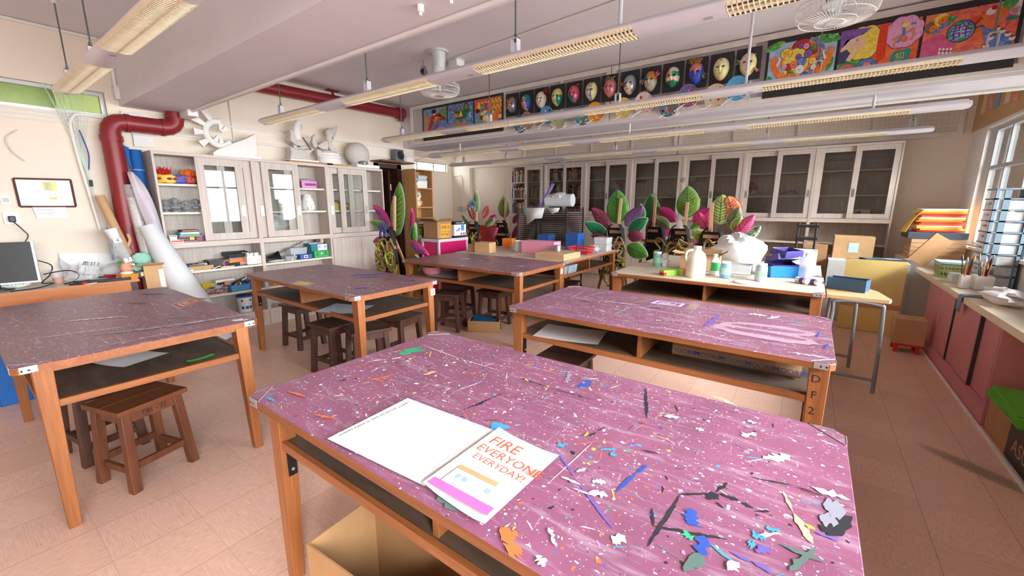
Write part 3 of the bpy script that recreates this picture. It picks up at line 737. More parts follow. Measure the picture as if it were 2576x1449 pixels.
    e.box(x0+ix+lx*.93, x1-ix-lx*.93, y0+iy+.004, y0+iy+.022, zs-.028, zs+.003, RAILX); e.box(x0+ix+lx*.93, x1-ix-lx*.93, y1-iy-.022, y1-iy-.004, zs-.028, zs+.003, RAILX)
    e.box(x0+ix+.012, x0+ix+m_, y0+iy+ly*.93, y1-iy-ly*.93, zs-.028, zs+.003, RAILY); e.box(x1-ix-m_, x1-ix-.012, y0+iy+ly*.93, y1-iy-ly*.93, zs-.028, zs+.003, RAILY)
    e.build('shelf', t)
    e = MB()
    if long == 'x': e.box((x0+x1)/2-.010, (x0+x1)/2+.010, y0+iy+.03, y1-iy-.03, zs, zt-th, LEGW)
    else: e.box(x0+ix+.03, x1-ix-.03, (y0+y1)/2-.010, (y0+y1)/2+.010, zs, zt-th, LEGW)
    e.build('divider', t)
    return t
SPL = list('wwwwwwwwweeekkkbbcccgyyootvpn')
SPL2 = list('wwwwwweeektpy')
def strokes(b, z, lst):
    """brush strokes and spills that can be told apart: (colour, x, y, length, width, angle, ragged)"""
    rg = random.Random(5)
    for i, (k, x, y, l, wd, a, j) in enumerate(lst):
        n = max(9, int(l/.012)); pts = []
        A = R(a)
        up_ = []; lo_ = []
        for q in range(n+1):
            u = -l/2+l*q/n; e = wd*.36*(1-abs(2*q/n-1)**3)
            up_.append((u, e*(1+rg.uniform(-j, j)))); lo_.append((u, -e*(1+rg.uniform(-j, j))))
        P_ = lo_+up_[::-1]
        for q in range(n):
            quad = [lo_[q], lo_[q+1], up_[q+1], up_[q]]
            b.poly([(x+u*math.cos(A)-v*math.sin(A), y+u*math.sin(A)+v*math.cos(A), z+i*.00003) for u, v in quad], PM[k])
STROKES = [('g', -1.413, 1.169, 0.131, 0.06, 92.2, 0.8), ('g', -1.392, 1.179, 0.089, 0.035, 56.5, 0.9), ('k', -0.829, 0.981, 0.204, 0.008, 80.1, 0.5), ('k', -0.829, 0.966, 0.059, 0.014, 78.0, 0.8), ('b', -0.614, 1.309, 0.08, 0.045, 83.1, 0.8), ('c', -0.685, 0.88, 0.07, 0.05, 54.4, 0.9), ('c', -0.693, 0.891, 0.064, 0.03, -3.8, 0.9), ('o', -1.267, 0.917, 0.101, 0.01, 72.3, 0.9), ('o', -1.266, 0.881, 0.072, 0.01, 12.5, 0.9), ('w', -0.431, 0.86, 0.222, 0.005, 87.1, 0.4), ('k', -0.383, 1.301, 0.236, 0.013, -70.8, 0.5), ('k', -0.179, 0.8, 0.193, 0.012, -94.1, 0.6), ('k', -0.128, 0.791, 0.144, 0.012, 21.5, 0.6), ('k', -0.202, 0.79, 0.056, 0.008, -69.4, 0.4), ('k', -0.112, 0.933, 0.038, 0.036, 55.7, 0.5), ('k', -0.148, 0.917, 0.084, 0.009, 38.6, 0.7), ('k', -0.1, 0.979, 0.057, 0.012, 73.2, 0.7), ('k', -0.08, 0.952, 0.041, 0.016, -1.2, 0.8), ('k', -0.044, 0.947, 0.033, 0.012, -15.2, 0.8), ('k', -0.015, 0.946, 0.039, 0.008, 35.9, 0.6), ('k', -0.093, 0.913, 0.023, 0.008, -37.4, 0.6), ('v', -0.437, 0.841, 0.129, 0.008, -38.5, 0.3), ('v', -0.32, 0.754, 0.163, 0.009, -35.2, 0.4), ('b', -0.275, 0.936, 0.051, 0.018, -101.4, 0.5), ('b', -0.288, 0.864, 0.102, 0.012, -97.6, 0.5), ('t', 0.028, 1.016, 0.073, 0.01, -72.1, 0.5), ('t', 0.057, 0.941, 0.087, 0.02, -65.9, 0.6), ('k', 0.12, 0.992, 0.107, 0.04, -114.6, 0.5), ('k', 0.104, 0.981, 0.066, 0.03, -114.8, 0.8), ('v', -0.037, 0.786, 0.038, 0.009, -4.7, 0.4), ('v', -0.001, 0.783, 0.036, 0.012, -13.9, 0.4), ('w', -0.237, 0.69, 0.035, 0.03, 66.7, 0.5), ('w', -0.003, 1.194, 0.082, 0.035, 44.5, 0.9), ('w', -0.001, 1.194, 0.044, 0.02, -42.2, 0.9), ('w', -0.078, 1.275, 0.052, 0.03, 54.6, 0.9), ('w', -0.198, 1.222, 0.024, 0.028, 2.6, 0.8), ('b', -0.137, 0.84, 0.05, 0.035, -77.3, 0.6), ('b', -0.129, 0.822, 0.028, 0.02, 31.5, 0.6), ('g', -0.129, 0.781, 0.028, 0.022, -41.5, 0.8), ('o', -0.44, 0.958, 0.065, 0.007, 49.7, 0.4), ('o', -0.397, 0.996, 0.052, 0.006, 31.6, 0.4), ('w', 0.106, 1.103, 0.073, 0.03, -3.7, 0.9), ('e', 0.112, 1.049, 0.041, 0.09, 0.5, 0.4), ('e', 0.101, 0.998, 0.033, 0.05, -5.6, 0.6), ('v', 0.098, 0.941, 0.041, 0.012, -1.4, 0.5), ('c', -0.012, 0.86, 0.029, 0.03, 26.1, 0.9), ('c', -0.023, 0.831, 0.014, 0.03, -7.7, 0.9), ('c', 0.009, 0.898, 0.028, 0.02, 14.0, 0.9), ('v', -0.003, 0.829, 0.037, 0.02, 50.3, 0.7), ('c', -0.065, 0.773, 0.052, 0.009, -23.9, 0.5), ('c', -0.486, 0.911, 0.037, 0.025, 57.1, 0.9), ('c', -0.375, 0.966, 0.046, 0.012, 38.3, 0.6), ('c', -0.356, 0.952, 0.021, 0.02, -20.9, 0.6), ('k', -0.279, 1.022, 0.046, 0.008, 10.3, 0.5), ('w', -0.34, 0.826, 0.033, 0.022, 20.7, 0.9), ('w', -0.324, 0.786, 0.045, 0.026, 18.9, 0.9), ('w', -0.398, 0.791, 0.054, 0.012, -0.4, 0.7), ('w', -0.358, 0.772, 0.048, 0.008, 6.0, 0.5), ('n', 0.059, 0.847, 0.1, 0.02, 67.7, 0.5), ('n', -0.104, 0.72, 0.066, 0.03, 71.7, 0.5), ('n', 0.058, 0.862, 0.075, 0.016, -1.5, 0.4), ('b', -0.099, 0.771, 0.054, 0.035, 97.7, 0.6), ('r', -0.345, 1.155, 0.025, 0.01, -4.3, 0.4), ('o', -0.456, 1.283, 0.015, 0.008, -94.2, 0.4), ('t', -0.158, 1.462, 0.049, 0.025, -23.8, 0.9), ('t', -0.19, 1.472, 0.044, 0.014, -5.7, 0.9), ('e', -0.689, 1.317, 0.098, 0.02, 105.0, 0.8), ('k', -0.778, 1.206, 0.146, 0.008, -2.6, 0.8), ('k', -0.613, 1.205, 0.184, 0.006, 1.4, 0.8), ('w', -1.384, 1.066, 0.043, 0.016, 68.7, 0.8), ('w', -1.436, 0.992, 0.085, 0.01, 61.0, 0.8), ('w', -0.943, 1.046, 0.12, 0.006, 80.2, 0.7), ('e', -0.955, 0.991, 0.125, 0.006, 90.8, 0.7), ('w', -1.532, 1.414, 0.076, 0.006, 68.2, 0.5), ('m', -1.444, 1.343, 0.062, 0.006, -15.9, 0.4), ('w', -1.292, 1.235, 0.283, 0.005, -5.8, 0.6), ('w', -1.043, 1.22, 0.216, 0.004, -0.5, 0.6), ('y', -0.88, 1.344, 0.044, 0.008, 53.2, 0.5), ('y', -0.805, 1.209, 0.023, 0.014, 164.7, 0.7), ('y', -1.303, 1.186, 0.074, 0.008, 130.2, 0.5), ('t', -1.148, 1.041, 0.061, 0.02, 75.4, 0.7), ('k', -1.2, 1.09, 0.029, 0.008, 82.0, 0.6), ('k', -1.363, 0.799, 0.037, 0.012, 78.3, 0.8), ('o', -1.162, 0.611, 0.083, 0.014, 18.8, 0.8), ('o', -1.393, 0.639, 0.104, 0.012, 9.6, 0.8), ('c', -1.423, 0.567, 0.059, 0.014, -0.6, 0.7), ('g', -1.457, 0.582, 0.048, 0.006, -105.2, 0.5), ('w', -0.394, 0.842, 0.032, 0.012, 65.6, 0.8), ('y', -0.456, 0.998, 0.026, 0.01, 89.9, 0.8), ('o', -0.418, 0.569, 0.038, 0.06, 68.3, 0.9), ('o', -0.387, 0.545, 0.029, 0.05, 74.5, 0.9), ('n', -0.591, 0.563, 0.089, 0.02, -8.7, 0.8), ('w', -0.346, 0.617, 0.051, 0.016, -41.6, 0.9), ('w', -0.335, 0.555, 0.029, 0.02, -27.5, 0.9), ('k', -0.442, 1.008, 0.034, 0.01, 73.7, 0.8), ('w', 0.002, 0.877, 0.047, 0.012, 42.1, 0.9), ('w', -0.043, 0.751, 0.035, 0.02, 64.6, 0.9), ('k', -0.012, 1.068, 0.108, 0.006, 16.4, 0.5), ('k', 0.073, 1.079, 0.067, 0.006, -7.5, 0.6), ('w', -0.284, 1.245, 0.048, 0.02, 30.1, 0.9), ('w', -0.08, 1.355, 0.023, 0.02, -18.0, 0.9)]
def patch(b, z, pts, m): b.poly([(x, y, z) for x, y in pts], m)
TAPE = mt('brown_packing_tape', (150, 118, 112), .3); RED_P = mt('red_printed_sticker', (176, 72, 66), .5); CRM = mt('sticker_cream', (222, 206, 192), .5); YEL_P = mt('yellow_printed_sticker', (214, 198, 98), .5); PUR_P = mt('purple_printed_sticker', (150, 84, 146), .5); WHT_P = mt('sticker_white', (228, 224, 226), .5)
def quadpt(c, u, v):
    a = [c[0][i]+(c[1][i]-c[0][i])*u for i in (0, 1)]; d = [c[3][i]+(c[2][i]-c[3][i])*u for i in (0, 1)]
    return (a[0]+(d[0]-a[0])*v, a[1]+(d[1]-a[1])*v)
def sticker(b, z, c, base, inner, lines):
    """taped down notice with a printed frame; c runs round the corners"""
    def rect(u0, v0, u1, v1, m, k): patch(b, z+k*.0002, [quadpt(c, u, v) for u, v in ((u0, v0), (u1, v0), (u1, v1), (u0, v1))], m)
    rect(-.25, -.15, 1.25, 1.15, TAPE, 0); rect(0, 0, 1, 1, base, 1); rect(.12, .12, .88, .88, inner, 2); rect(.2, .2, .8, .8, base, 3)
    rg = random.Random(3)
    for i in range(lines):
        u = .28+.44*i/lines
        rect(u, .28, u+.03, .28+rg.uniform(.2, .45), inner, 4)
rng = random.Random(11)
make_table('art_table', 'purple art table in the foreground with the FIRE booklet lying on it', -1.527, .15, .535, 1.455, PTOP, rng, 2600, SPL, extra=lambda b, z: strokes(b, z, STROKES))
def t2x(b, z):
    sticker(b, z, [(-.86, 2.72), (-.60, 2.74), (-.60, 2.87), (-.83, 2.86)], PUR_P, WHT_P, 8)
    strokes(b, z+.001, [('e', -1.25, 2.75, .25, .03, 80, .9), ('w', -1.0, 2.62, .3, .012, 5, .9), ('w', -.2, 2.82, .1, .05, 10, .9), ('w', -.12, 2.80, .12, .03, 60, .9), ('k', -1.2, 2.52, .1, .012, 0, .8), ('k', -.75, 2.62, .07, .02, 20, .8), ('w', -.7, 2.55, .45, .006, -8, .8), ('e', -.9, 2.45, .3, .02, 88, .9), ('v', -.4, 2.5, .3, .03, 85, .9), ('w', -1.35, 2.72, .3, .005, 95, .4), ('b', .09, 2.55, .12, .014, 85, .8), ('b', .12, 2.35, .12, .012, 80, .8), ('w', -.45, 2.2, .3, .006, 0, .9), ('w', -1.0, 2.35, .04, .02, 0, .9), ('g', .0, 2.75, .1, .02, 10, .9), ('w', .06, 2.16, .14, .025, 0, .9)])
    # where a leaf wing was sprayed: two clean petals in a dusty halo
    rg = random.Random(2)
    for i, (x, y, rx, ry, a) in enumerate(((-.13, 2.52, .17, .045, .12), (-.14, 2.40, .19, .05, -.05))):
        b.poly([(p, q, z+.0006+i*.0002) for p, q in blob(rg, x, y, rx*1.25, ry*1.9, a, 28, .10)], DUST)
    for i, (x, y, rx, ry, a) in enumerate(((-.13, 2.52, .17, .035, .12), (-.14, 2.41, .19, .038, -.05))):
        b.poly([(p, q, z+.0012) for p, q in blob(rg, x, y, rx, ry, a, 30, .02)], PTOPL)
DUST = mt('sprayed_halo', (176, 142, 160), .6)
make_table('art_table', 'purple art table with two sprayed petal marks and DF214 on its leg', -1.548, .15, 2.085, 2.99, PTOPL, rng, 1300, SPL, extra=t2x)
def ltx(b, z):
    sticker(b, z, [(-3.36, .83), (-3.22, .83), (-3.40, 1.0), (-3.50, .965)], RED_P, CRM, 9)
    strokes(b, z+.001, [('w', -2.75, .8, .5, .02, 75, .95), ('e', -2.8, .6, .5, .05, 70, .9), ('w', -2.6, .93, .09, .05, 40, .9), ('e', -2.72, .92, .2, .03, 85, .9), ('w', -3.3, .45, .3, .03, 60, .95), ('w', -3.0, .35, .4, .012, 75, .95), ('w', -2.62, .55, .4, .01, 88, .9), ('p', -2.66, .66, .12, .01, 80, .9), ('b', -3.9, .85, .2, .05, 40, .8), ('k', -3.6, .7, .15, .015, 30, .8), ('y', -3.28, .44, .015, .012, 0, .5), ('k', -2.95, .72, .09, .012, 70, .8), ('p', -2.55, .3, .45, .006, 90, .9)])
make_table('art_table', 'purple art table with a red taped notice, beside the near left wall', -4.19, -2.535, .073, 1.0, PTOPD, rng, 700, SPL2, extra=ltx)
def t3x(b, z):
    sticker(b, z, [(-3.46, 1.66), (-3.30, 1.69), (-3.38, 1.78), (-3.54, 1.76)], YEL_P, YEL_P, 5)
    strokes(b, z+.001, [('b', -3.35, 2.33, .35, .07, 55, .8), ('b', -3.25, 2.25, .25, .05, 60, .9), ('b', -2.82, 2.3, .09, .02, 40, .9), ('b', -2.78, 2.36, .05, .03, 0, .9), ('b', -2.85, 1.9, .12, .05, 60, .8), ('y', -2.9, 2.2, .12, .008, 60, .7), ('m', -2.95, 2.05, .1, .02, 70, .9), ('w', -2.95, 1.85, .12, .008, 160, .5), ('w', -2.72, 1.7, .12, .012, 10, .9), ('w', -3.9, 2.0, .09, .006, 60, .5), ('k', -3.5, 2.1, .09, .02, 30, .8)])
make_table('art_table', 'purple art table with a yellow sticker, number 3 on its leg', -4.385, -2.605, 1.645, 2.505, PTOPD, rng, 700, SPL2, extra=t3x)
def t4x(b, z):
    strokes(b, z+.001, [('w', -3.4, 3.75, .14, .07, 10, .9), ('w', -2.5, 3.62, .12, .03, 80, .9), ('b', -3.2, 3.85, .16, .05, 10, .8), ('w', -2.95, 3.9, .16, .01, 10, .8), ('t', -2.9, 3.75, .2, .015, 10, .9), ('w', -3.05, 3.3, .07, .02, 150, .8), ('v', -2.28, 3.85, .08, .03, 85, .8)])
make_table('art_table', 'purple art table with a crumpled plastic folder on its shelf, number 2 on its leg', -3.985, -2.255, 3.215, 4.19, PTOPD, rng, 700, SPL2, extra=t4x)
CR = list('wwwweeekbt')
make_table('art_table', 'bare cream topped table behind the purple number 2 table, shelf with plastic tubs', -3.15, -2.275, 4.21, 5.87, CREAMTOP, rng, 160, CR, long='y')
make_table('art_table', 'cream topped table by the pink storage box, partly covered with drawing boards', -4.05, -3.165, 4.21, 5.87, CREAMTOP, rng, 60, CR, long='y')
make_table('art_table', 'cream topped table with the big white jug and paint bottles', -1.555, .142, 3.80, 4.73, CREAMTOP, rng, 260, CR)
make_table('art_table', 'cream topped table behind the bottles carrying the large milky plastic bag', -1.555, .13, 4.745, 5.66, CREAMTOP, rng, 120, CR)
# ---------------------------------------------------------------- stools
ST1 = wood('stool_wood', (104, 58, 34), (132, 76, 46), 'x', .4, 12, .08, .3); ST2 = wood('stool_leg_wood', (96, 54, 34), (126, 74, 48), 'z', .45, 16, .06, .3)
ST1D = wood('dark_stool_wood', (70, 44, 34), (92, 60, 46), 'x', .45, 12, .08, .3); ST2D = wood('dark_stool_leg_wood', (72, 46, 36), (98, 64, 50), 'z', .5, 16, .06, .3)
def make_stool(label, M, m1, m2, words=None):
    t = thing('wooden_stool', label, 'stool', M, 'wooden stools')
    L_, W, H, T = .32, .295, .445, .026
    b = MB(M); b.box(-L_/2, L_/2, -W/2, -.002, H-T, H, m1); b.box(-L_/2, L_/2, .0, W/2, H-T, H, m1); b.build('seat', t, bevel=.004)
    cs = []
    for sx in (-1, 1):
        for sy in (-1, 1):
            a = .021; tx, ty = sx*.118, sy*.105; bx, by = sx*.14, sy*.13
            b = MB(M); b.hexa([(bx-a, by-a, 0), (bx+a, by-a, 0), (bx+a, by+a, 0), (bx-a, by+a, 0)], [(tx-a, ty-a, H-T), (tx+a, ty-a, H-T), (tx+a, ty+a, H-T), (tx-a, ty+a, H-T)], m2); b.build('leg', t, bevel=.003)
    for sy in (-1, 1):
        b = MB(M); b.box(-.118, .118, sy*.112-.009, sy*.112+.009, H-T-.055, H-T, m2)
        if words and sy == -1:
            b.text(words, .034, at(.005, -.122, H-T-.028, 0, 90), BRK)
        b.build('rail', t)
        b = MB(M); b.box(-.125, .125, sy*.122-.009, sy*.122+.009, .115, .15, m2); b.build('stretcher', t)
    for sx in (-1, 1):
        b = MB(M); b.box(sx*.122-.009, sx*.122+.009, -.105, .105, H-T-.055, H-T, m2); b.build('rail', t)
        b = MB(M); b.box(sx*.130-.009, sx*.130+.009, -.115, .115, .09, .125, m2); b.build('stretcher', t)
    return t
s0 = make_stool('reddish brown stool with T46-32 on its rail under the near left table', at(-2.795, .47, 0, 107), ST1, ST2, 'T46 - 32')
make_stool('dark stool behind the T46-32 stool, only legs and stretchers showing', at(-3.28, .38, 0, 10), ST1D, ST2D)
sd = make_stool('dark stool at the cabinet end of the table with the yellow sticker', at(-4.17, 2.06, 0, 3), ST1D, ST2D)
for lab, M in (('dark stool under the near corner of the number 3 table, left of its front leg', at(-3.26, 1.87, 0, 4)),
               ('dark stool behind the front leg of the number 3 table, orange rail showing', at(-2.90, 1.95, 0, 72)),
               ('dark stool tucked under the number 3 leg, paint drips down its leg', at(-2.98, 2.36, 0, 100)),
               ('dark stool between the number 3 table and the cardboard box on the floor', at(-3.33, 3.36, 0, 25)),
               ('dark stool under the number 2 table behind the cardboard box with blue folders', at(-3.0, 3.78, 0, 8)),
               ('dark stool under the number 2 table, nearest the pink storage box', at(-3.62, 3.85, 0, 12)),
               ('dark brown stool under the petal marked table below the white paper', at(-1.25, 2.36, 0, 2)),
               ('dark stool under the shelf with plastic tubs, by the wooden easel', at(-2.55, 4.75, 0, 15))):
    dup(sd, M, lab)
# ---------------------------------------------------------------- left wall: pipes and fittings
REDPIPE = mt('oxide_red_pipe', (136, 34, 40), .38, 0, .08, 6)
t = thing('drain_pipe', 'thick red drain pipe that climbs the left wall and bends into the beam', 'pipe', at(-5.42, 1.085, 0))
b = MB(); r = .077
path = [(-5.43, 1.085, .0), (-5.43, 1.085, 2.06)]+[(-5.43, 1.085+.10*(1-math.cos(R(a))), 2.10+.10*math.sin(R(a))) for a in (0, 22, 45, 68, 90)]+[(-5.43, 1.48, 2.20)]+[(-5.43, 1.50+.10*math.sin(R(a)), 2.30-.10*math.cos(R(a))) for a in (0, 22, 45, 68, 90)]+[(-5.43, 1.60, 2.36)]
b.tube(path, r, REDPIPE, 20); b.build('pipe', t)
for p, q in (((-5.43, 1.085, 2.02), (-5.43, 1.085, 2.07)), ((-5.43, 1.085, 1.18), (-5.43, 1.085, 1.26)), ((-5.43, 1.20, 2.2), (-5.43, 1.235, 2.2)), ((-5.43, 1.47, 2.2), (-5.43, 1.50, 2.2)), ((-5.43, 1.60, 2.30), (-5.43, 1.60, 2.335))):
    b = MB(); b.cyl(p, q, r+.008, REDPIPE, 20); b.build('collar', t)
t = thing('ceiling_pipe', 'red pipe running under the ceiling along the left wall, capped at the masks', 'pipe', at(-5.40, 3.2, 2.8))
b = MB(); b.cyl((-5.41, 1.73, 2.775), (-5.41, 4.50, 2.835), .068, REDPIPE, 18); b.build('pipe', t)
b = MB(); b.cyl((-5.41, 4.44, 2.834), (-5.41, 4.56, 2.836), .082, REDPIPE, 18); b.cyl((-5.41, 4.52, 2.835), (-5.41, 4.52, 2.72), .04, REDPIPE, 12); b.build('end_cap', t)
b = MB(); b.tube([(-5.41, 3.38+.0, 2.81+.072*math.sin(R(a))) if 0 else (-5.41+.071*math.cos(R(a)), 3.38, 2.81+.071*math.sin(R(a))) for a in range(0, 360, 30)], .008, REDPIPE, 6, closed=True)
b.box(-5.425, -5.395, 3.37, 3.39, 2.87, ZC, REDPIPE); b.box(-5.45, -5.37, 3.30, 3.46, ZC-.012, ZC, REDPIPE); b.build('pipe_hanger', t)
def conduit(label, pts, r=.011, m=WHITEP, name='cable_conduit'):
    b = MB(); b.tube(pts, r, m, 8); return one(b, name, label, 'conduit')
conduit('white cable conduit running along the edge between left wall and ceiling', [(-5.515, -2.1, 2.925), (-5.515, 1.12, 2.925)], .014)
conduit('white conduit dropping down the left face of the nearer beam to a box', [(-5.1, 1.19, 2.92), (-5.35, 1.19, 2.90), (-5.47, 1.19, 2.82), (-5.49, 1.19, 2.50)], .014)
conduit('white conduit along the underside of the nearer ceiling beam', spline([(-5.2, 1.66, 2.345), (-4.5, 1.66, 2.348), (-2.0, 1.66, 2.348), (1.4, 1.66, 2.348)], 4), .012)
conduit('white conduit along the underside of the farther ceiling beam', [(-5.2, 5.06, 2.318), (1.4, 5.06, 2.318)], .012)
conduit('thin white conduit crossing the ceiling beside the fan and pulley', [(-3.2, 3.42, 2.93), (1.4, 2.95, 2.93)], .009)
conduit('white pipe slanting down the left wall behind the plaster boat', [(-5.515, 2.16, 2.84), (-5.515, 2.16, 2.05)], .013)
conduit('upper white conduit running along the left wall above the cabinets', [(-5.515, 1.65, 2.31), (-5.515, 4.5, 2.31)], .011)
conduit('lower white conduit running along the left wall above the cabinets', [(-5.515, 1.2, 2.155), (-5.515, 4.5, 2.155)], .013)
conduit('white conduit dropping beside the red drain pipe to the desk', spline([(-5.5, 1.3, 2.21), (-5.5, .97, 2.24), (-5.5, .86, 2.20), (-5.5, .84, 2.0), (-5.5, .90, 1.2)], 5), .012)
conduit('cream conduit on the alcove back wall running down to the sockets', [(-7.4, 7.765, 2.15), (-7.20, 7.765, 2.15), (-7.14, 7.765, 2.09), (-7.14, 7.765, 1.38)], .013)
conduit('white conduit bracket pipe beneath the far beam above the speaker', spline([(-5.1, 5.0, 2.31), (-5.3, 4.9, 2.22), (-5.5, 4.86, 2.16)], 5), .009)
def jbox(label, x0, x1, y0, y1, z0, z1, name='junction_box'):
    b = MB(); b.box(x0, x1, y0, y1, z0, z1, WHITEP); b.box(x0-.002, x1+.002, y0-.002, y1+.002, z1-.012, z1-.008, PAPERG); return one(b, name, label, 'junction box', bevel=.003)
jbox('white junction box under the beam above the red pipe elbow', -5.36, -5.12, 1.62, 1.71, 2.30, 2.36)
jbox('small white junction box on the wall under the beam end', -5.53, -5.50, 1.20, 1.32, 2.23, 2.32)
jbox('white blank cover plate on the wall right of the red drain pipe', -5.53, -5.505, 1.26, 1.42, 2.00, 2.12)
jbox('white conduit box on the side of the nearer ceiling beam', -5.52, -5.44, 1.17, 1.205, 2.41, 2.53)
jbox('white switch box beside the door below the far beam', -5.53, -5.50, 4.66, 4.80, 2.08, 2.22)
jbox('white junction box on the ceiling next to the fan', -3.32, -3.2, 3.44, 3.56, 2.87, 2.94)
b = MB(); b.box(-7.30, -7.20, 7.745, 7.78, 1.28, 1.40, PAPERG); b.box(-7.17, -7.07, 7.745, 7.78, 1.28, 1.40, PAPERG); one(b, 'socket_outlet', 'grey twin socket boxes low on the alcove back wall', 'socket')
b = MB(); b.cyl((-3.55, 3.3, 2.94), (-3.55, 3.3, 2.86), .006, STEEL, 8); b.cyl((-3.57, 3.3, 2.83), (-3.53, 3.3, 2.83), .032, BLK, 14); b.box(-3.575, -3.525, 3.285, 3.315, 2.80, 2.88, STEEL); one(b, 'ceiling_pulley', 'small dark pulley hanging from the ceiling beside the fan', 'pulley')
b = MB()
for x, y in ((-1.62, 1.30), (-1.45, 1.30), (-1.62, 1.50), (-1.42, 1.50)):
    b.cyl((x, y, 2.36), (x, y, 2.33), .016, WHITEP, 8); b.cyl((x, y, 2.33), (x, y, 2.315), .008, WHITEP, 6)
one(b, 'beam_bolts', 'four painted bolt ends under the nearer ceiling beam', 'bolts')
# notice board and papers, sockets, hanging strings
t = thing('notice_board', 'brown framed whiteboard on the left wall with yellow notes on it', 'notice board', at(-5.53, .6, 1.54))
FRW = wood('notice_frame_wood', (92, 52, 46), (116, 70, 60), 'y', .5)
b = MB(); q = [(.435, 1.652), (.772, 1.657), (.772, 1.418), (.437, 1.418)]
for i in range(4):
    (a, c), (d, e) = q[i], q[(i+1) % 4]
    b.tube([(-5.518, a, c), (-5.518, d, e)], .008, FRW, 4)
b.build('frame', t)
b = MB(); b.poly([(-5.522, a, c) for a, c in q], mt('whiteboard_sheet', (228, 230, 238), .25)); b.build('board', t)
b = MB(); b.poly([(-5.519, .59, 1.635), (-5.519, .68, 1.632), (-5.519, .68, 1.555), (-5.519, .60, 1.557)], mt('yellow_note', (236, 226, 160), .6)); b.box(-5.5195, -5.518, .62, .665, 1.48, 1.498, YLW)
rg = random.Random(4)
for i in range(6): b.box(-5.5185, -5.5183, .605, .605+rg.uniform(.03, .065), 1.618-i*.010, 1.620-i*.010, INK)
b.build('note', t)
b = MB(); b.poly([(-5.516, .50, 1.44), (-5.516, .705, 1.44), (-5.516, .71, 1.318), (-5.516, .52, 1.318)], PAPER)
for i in range(9): b.box(-5.5155, -5.5152, .53, .53+rg.uniform(.08, .15), 1.418-i*.010, 1.4195-i*.010, PAPERG if i % 3 else INK)
one(b, 'notice_sheet', 'white typed sheet taped under the brown framed whiteboard', 'paper')
t = thing('wall_socket', 'white wall socket with a black plug at the left edge of the photo', 'socket', at(-5.53, .41, 1.32))
b = MB(); b.box(-5.53, -5.515, .33, .42, 1.27, 1.375, WHT); b.build('plate', t, bevel=.003)
b = MB(); b.box(-5.515, -5.47, .355, .395, 1.29, 1.34, BLK); b.build('plug', t, bevel=.006)
b = MB(); b.box(-5.53, -5.515, .34, .395, 1.435, 1.51, WHT); b.box(-5.515, -5.511, .35, .385, 1.455, 1.49, PAPERG); one(b, 'light_switch', 'white switch plate on the left wall above the plug', 'switch', bevel=.002)
STR = mt('pale_green_cord', (202, 214, 204), .5)
for i, (y, z, lab) in enumerate(((.72, 2.46, 'leftmost'), (.80, 2.45, 'middle'), (.90, 2.43, 'rightmost'))):
    b = MB()
    for k in range(4):
        d = k*.03
        b.tube(spline([(-5.51, y+d*1.4, z), (-5.50, .82+(y-.7)*.35+d*.4, 2.05), (-5.49, .885+d*.1, 1.70), (-5.48, .90+i*.005, 1.52)], 5), .0022 if i else .004, STR, 5)
    if i == 1: b.cyl((-5.485, .895, 1.60), (-5.485, .898, 1.66), .013, mt('dark_green_tape', (40, 78, 58), .5), 8)
    one(b, 'blind_cord', 'pale cord bundle hanging from the high window to the tube, %s of three' % lab, 'cord', 'cords of the high window')
b = MB(); b.tube(spline([(-5.515, .52, 2.05), (-5.51, .45, 1.98), (-5.51, .46, 1.88), (-5.51, .52, 1.80)], 6), .006, mt('old_white_cord', (222, 214, 204), .6), 6); one(b, 'loose_cable', 'short white cable end curling on the left wall above the whiteboard', 'cable')
b = MB(); b.tube(spline([(-5.5, .89, 2.1), (-5.495, .92, 1.9), (-5.495, .90, 1.75)], 5), .005, INKB, 6); b.tube(spline([(-5.49, .95, 1.5), (-5.49, 1.0, 1.2), (-5.48, 1.02, 1.0)], 5), .006, INKB, 6); one(b, 'blue_cable', 'blue cable hanging beside the red drain pipe', 'cable')
# ---------------------------------------------------------------- desk by the wall and what lies on it
DZ = .758; DX = -5.02
OD = wood('orange_desk_wood', (186, 106, 50), (208, 132, 72), 'y', .35, 10, .07, .2)
t = thing('wall_desk', 'orange brown desk along the left wall behind the near left table', 'desk', at(-5.27, 0, 0))
b = MB(); b.box(-5.525, DX, -1.3, 1.02, DZ-.022, DZ-.001, OD); b.box(-5.522, DX-.012, -1.3, 1.012, DZ-.001, DZ, mt('grey_desk_cover', (202, 194, 182), .35, 0, .08, 5)); b.build('desktop', t)
b = MB(); b.box(DX-.03, DX-.012, -1.26, .955, DZ-.12, DZ-.022, OD); b.build('apron', t)
for y in (.98, -1.26):
    for x in (-5.49, -5.06):
        b = MB(); b.box(x-.025, x+.025, y-.025, y+.025, 0, DZ-.022, DARKW); b.build('leg', t)
t = thing('monitor', 'black monitor with a silver edge at the left edge of the photo', 'monitor', at(-5.25, .18, DZ))
Mm = at(-5.22, .195, DZ+.05, 78, -4)
b = MB(Mm); b.box(-.24, .24, -.012, .012, 0, .33, BLK); b.build('screen', t)
b = MB(Mm); b.box(.228, .243, -.016, .016, -.004, .334, STEEL); b.box(-.24, .24, -.016, .016, -.004, .008, STEEL); b.build('bezel', t)
b = MB(Mm); b.cyl((0, .02, -.05), (0, .02, .1), .02, BLK, 10); b.cyl((0, .02, -.05), (0, .02, -.042), .09, BLK, 18); b.build('stand', t)
def cord(label, pts, r=.0045, m=BLK): b = MB(); b.tube(spline(pts, 7), r, m, 7); return one(b, 'power_cord', label, 'cord')
cord('black cord looping down from the wall plug behind the monitor', [(-5.48, .375, 1.30), (-5.47, .42, 1.22), (-5.47, .44, 1.17), (-5.45, .40, 1.10), (-5.40, .36, 1.06)])
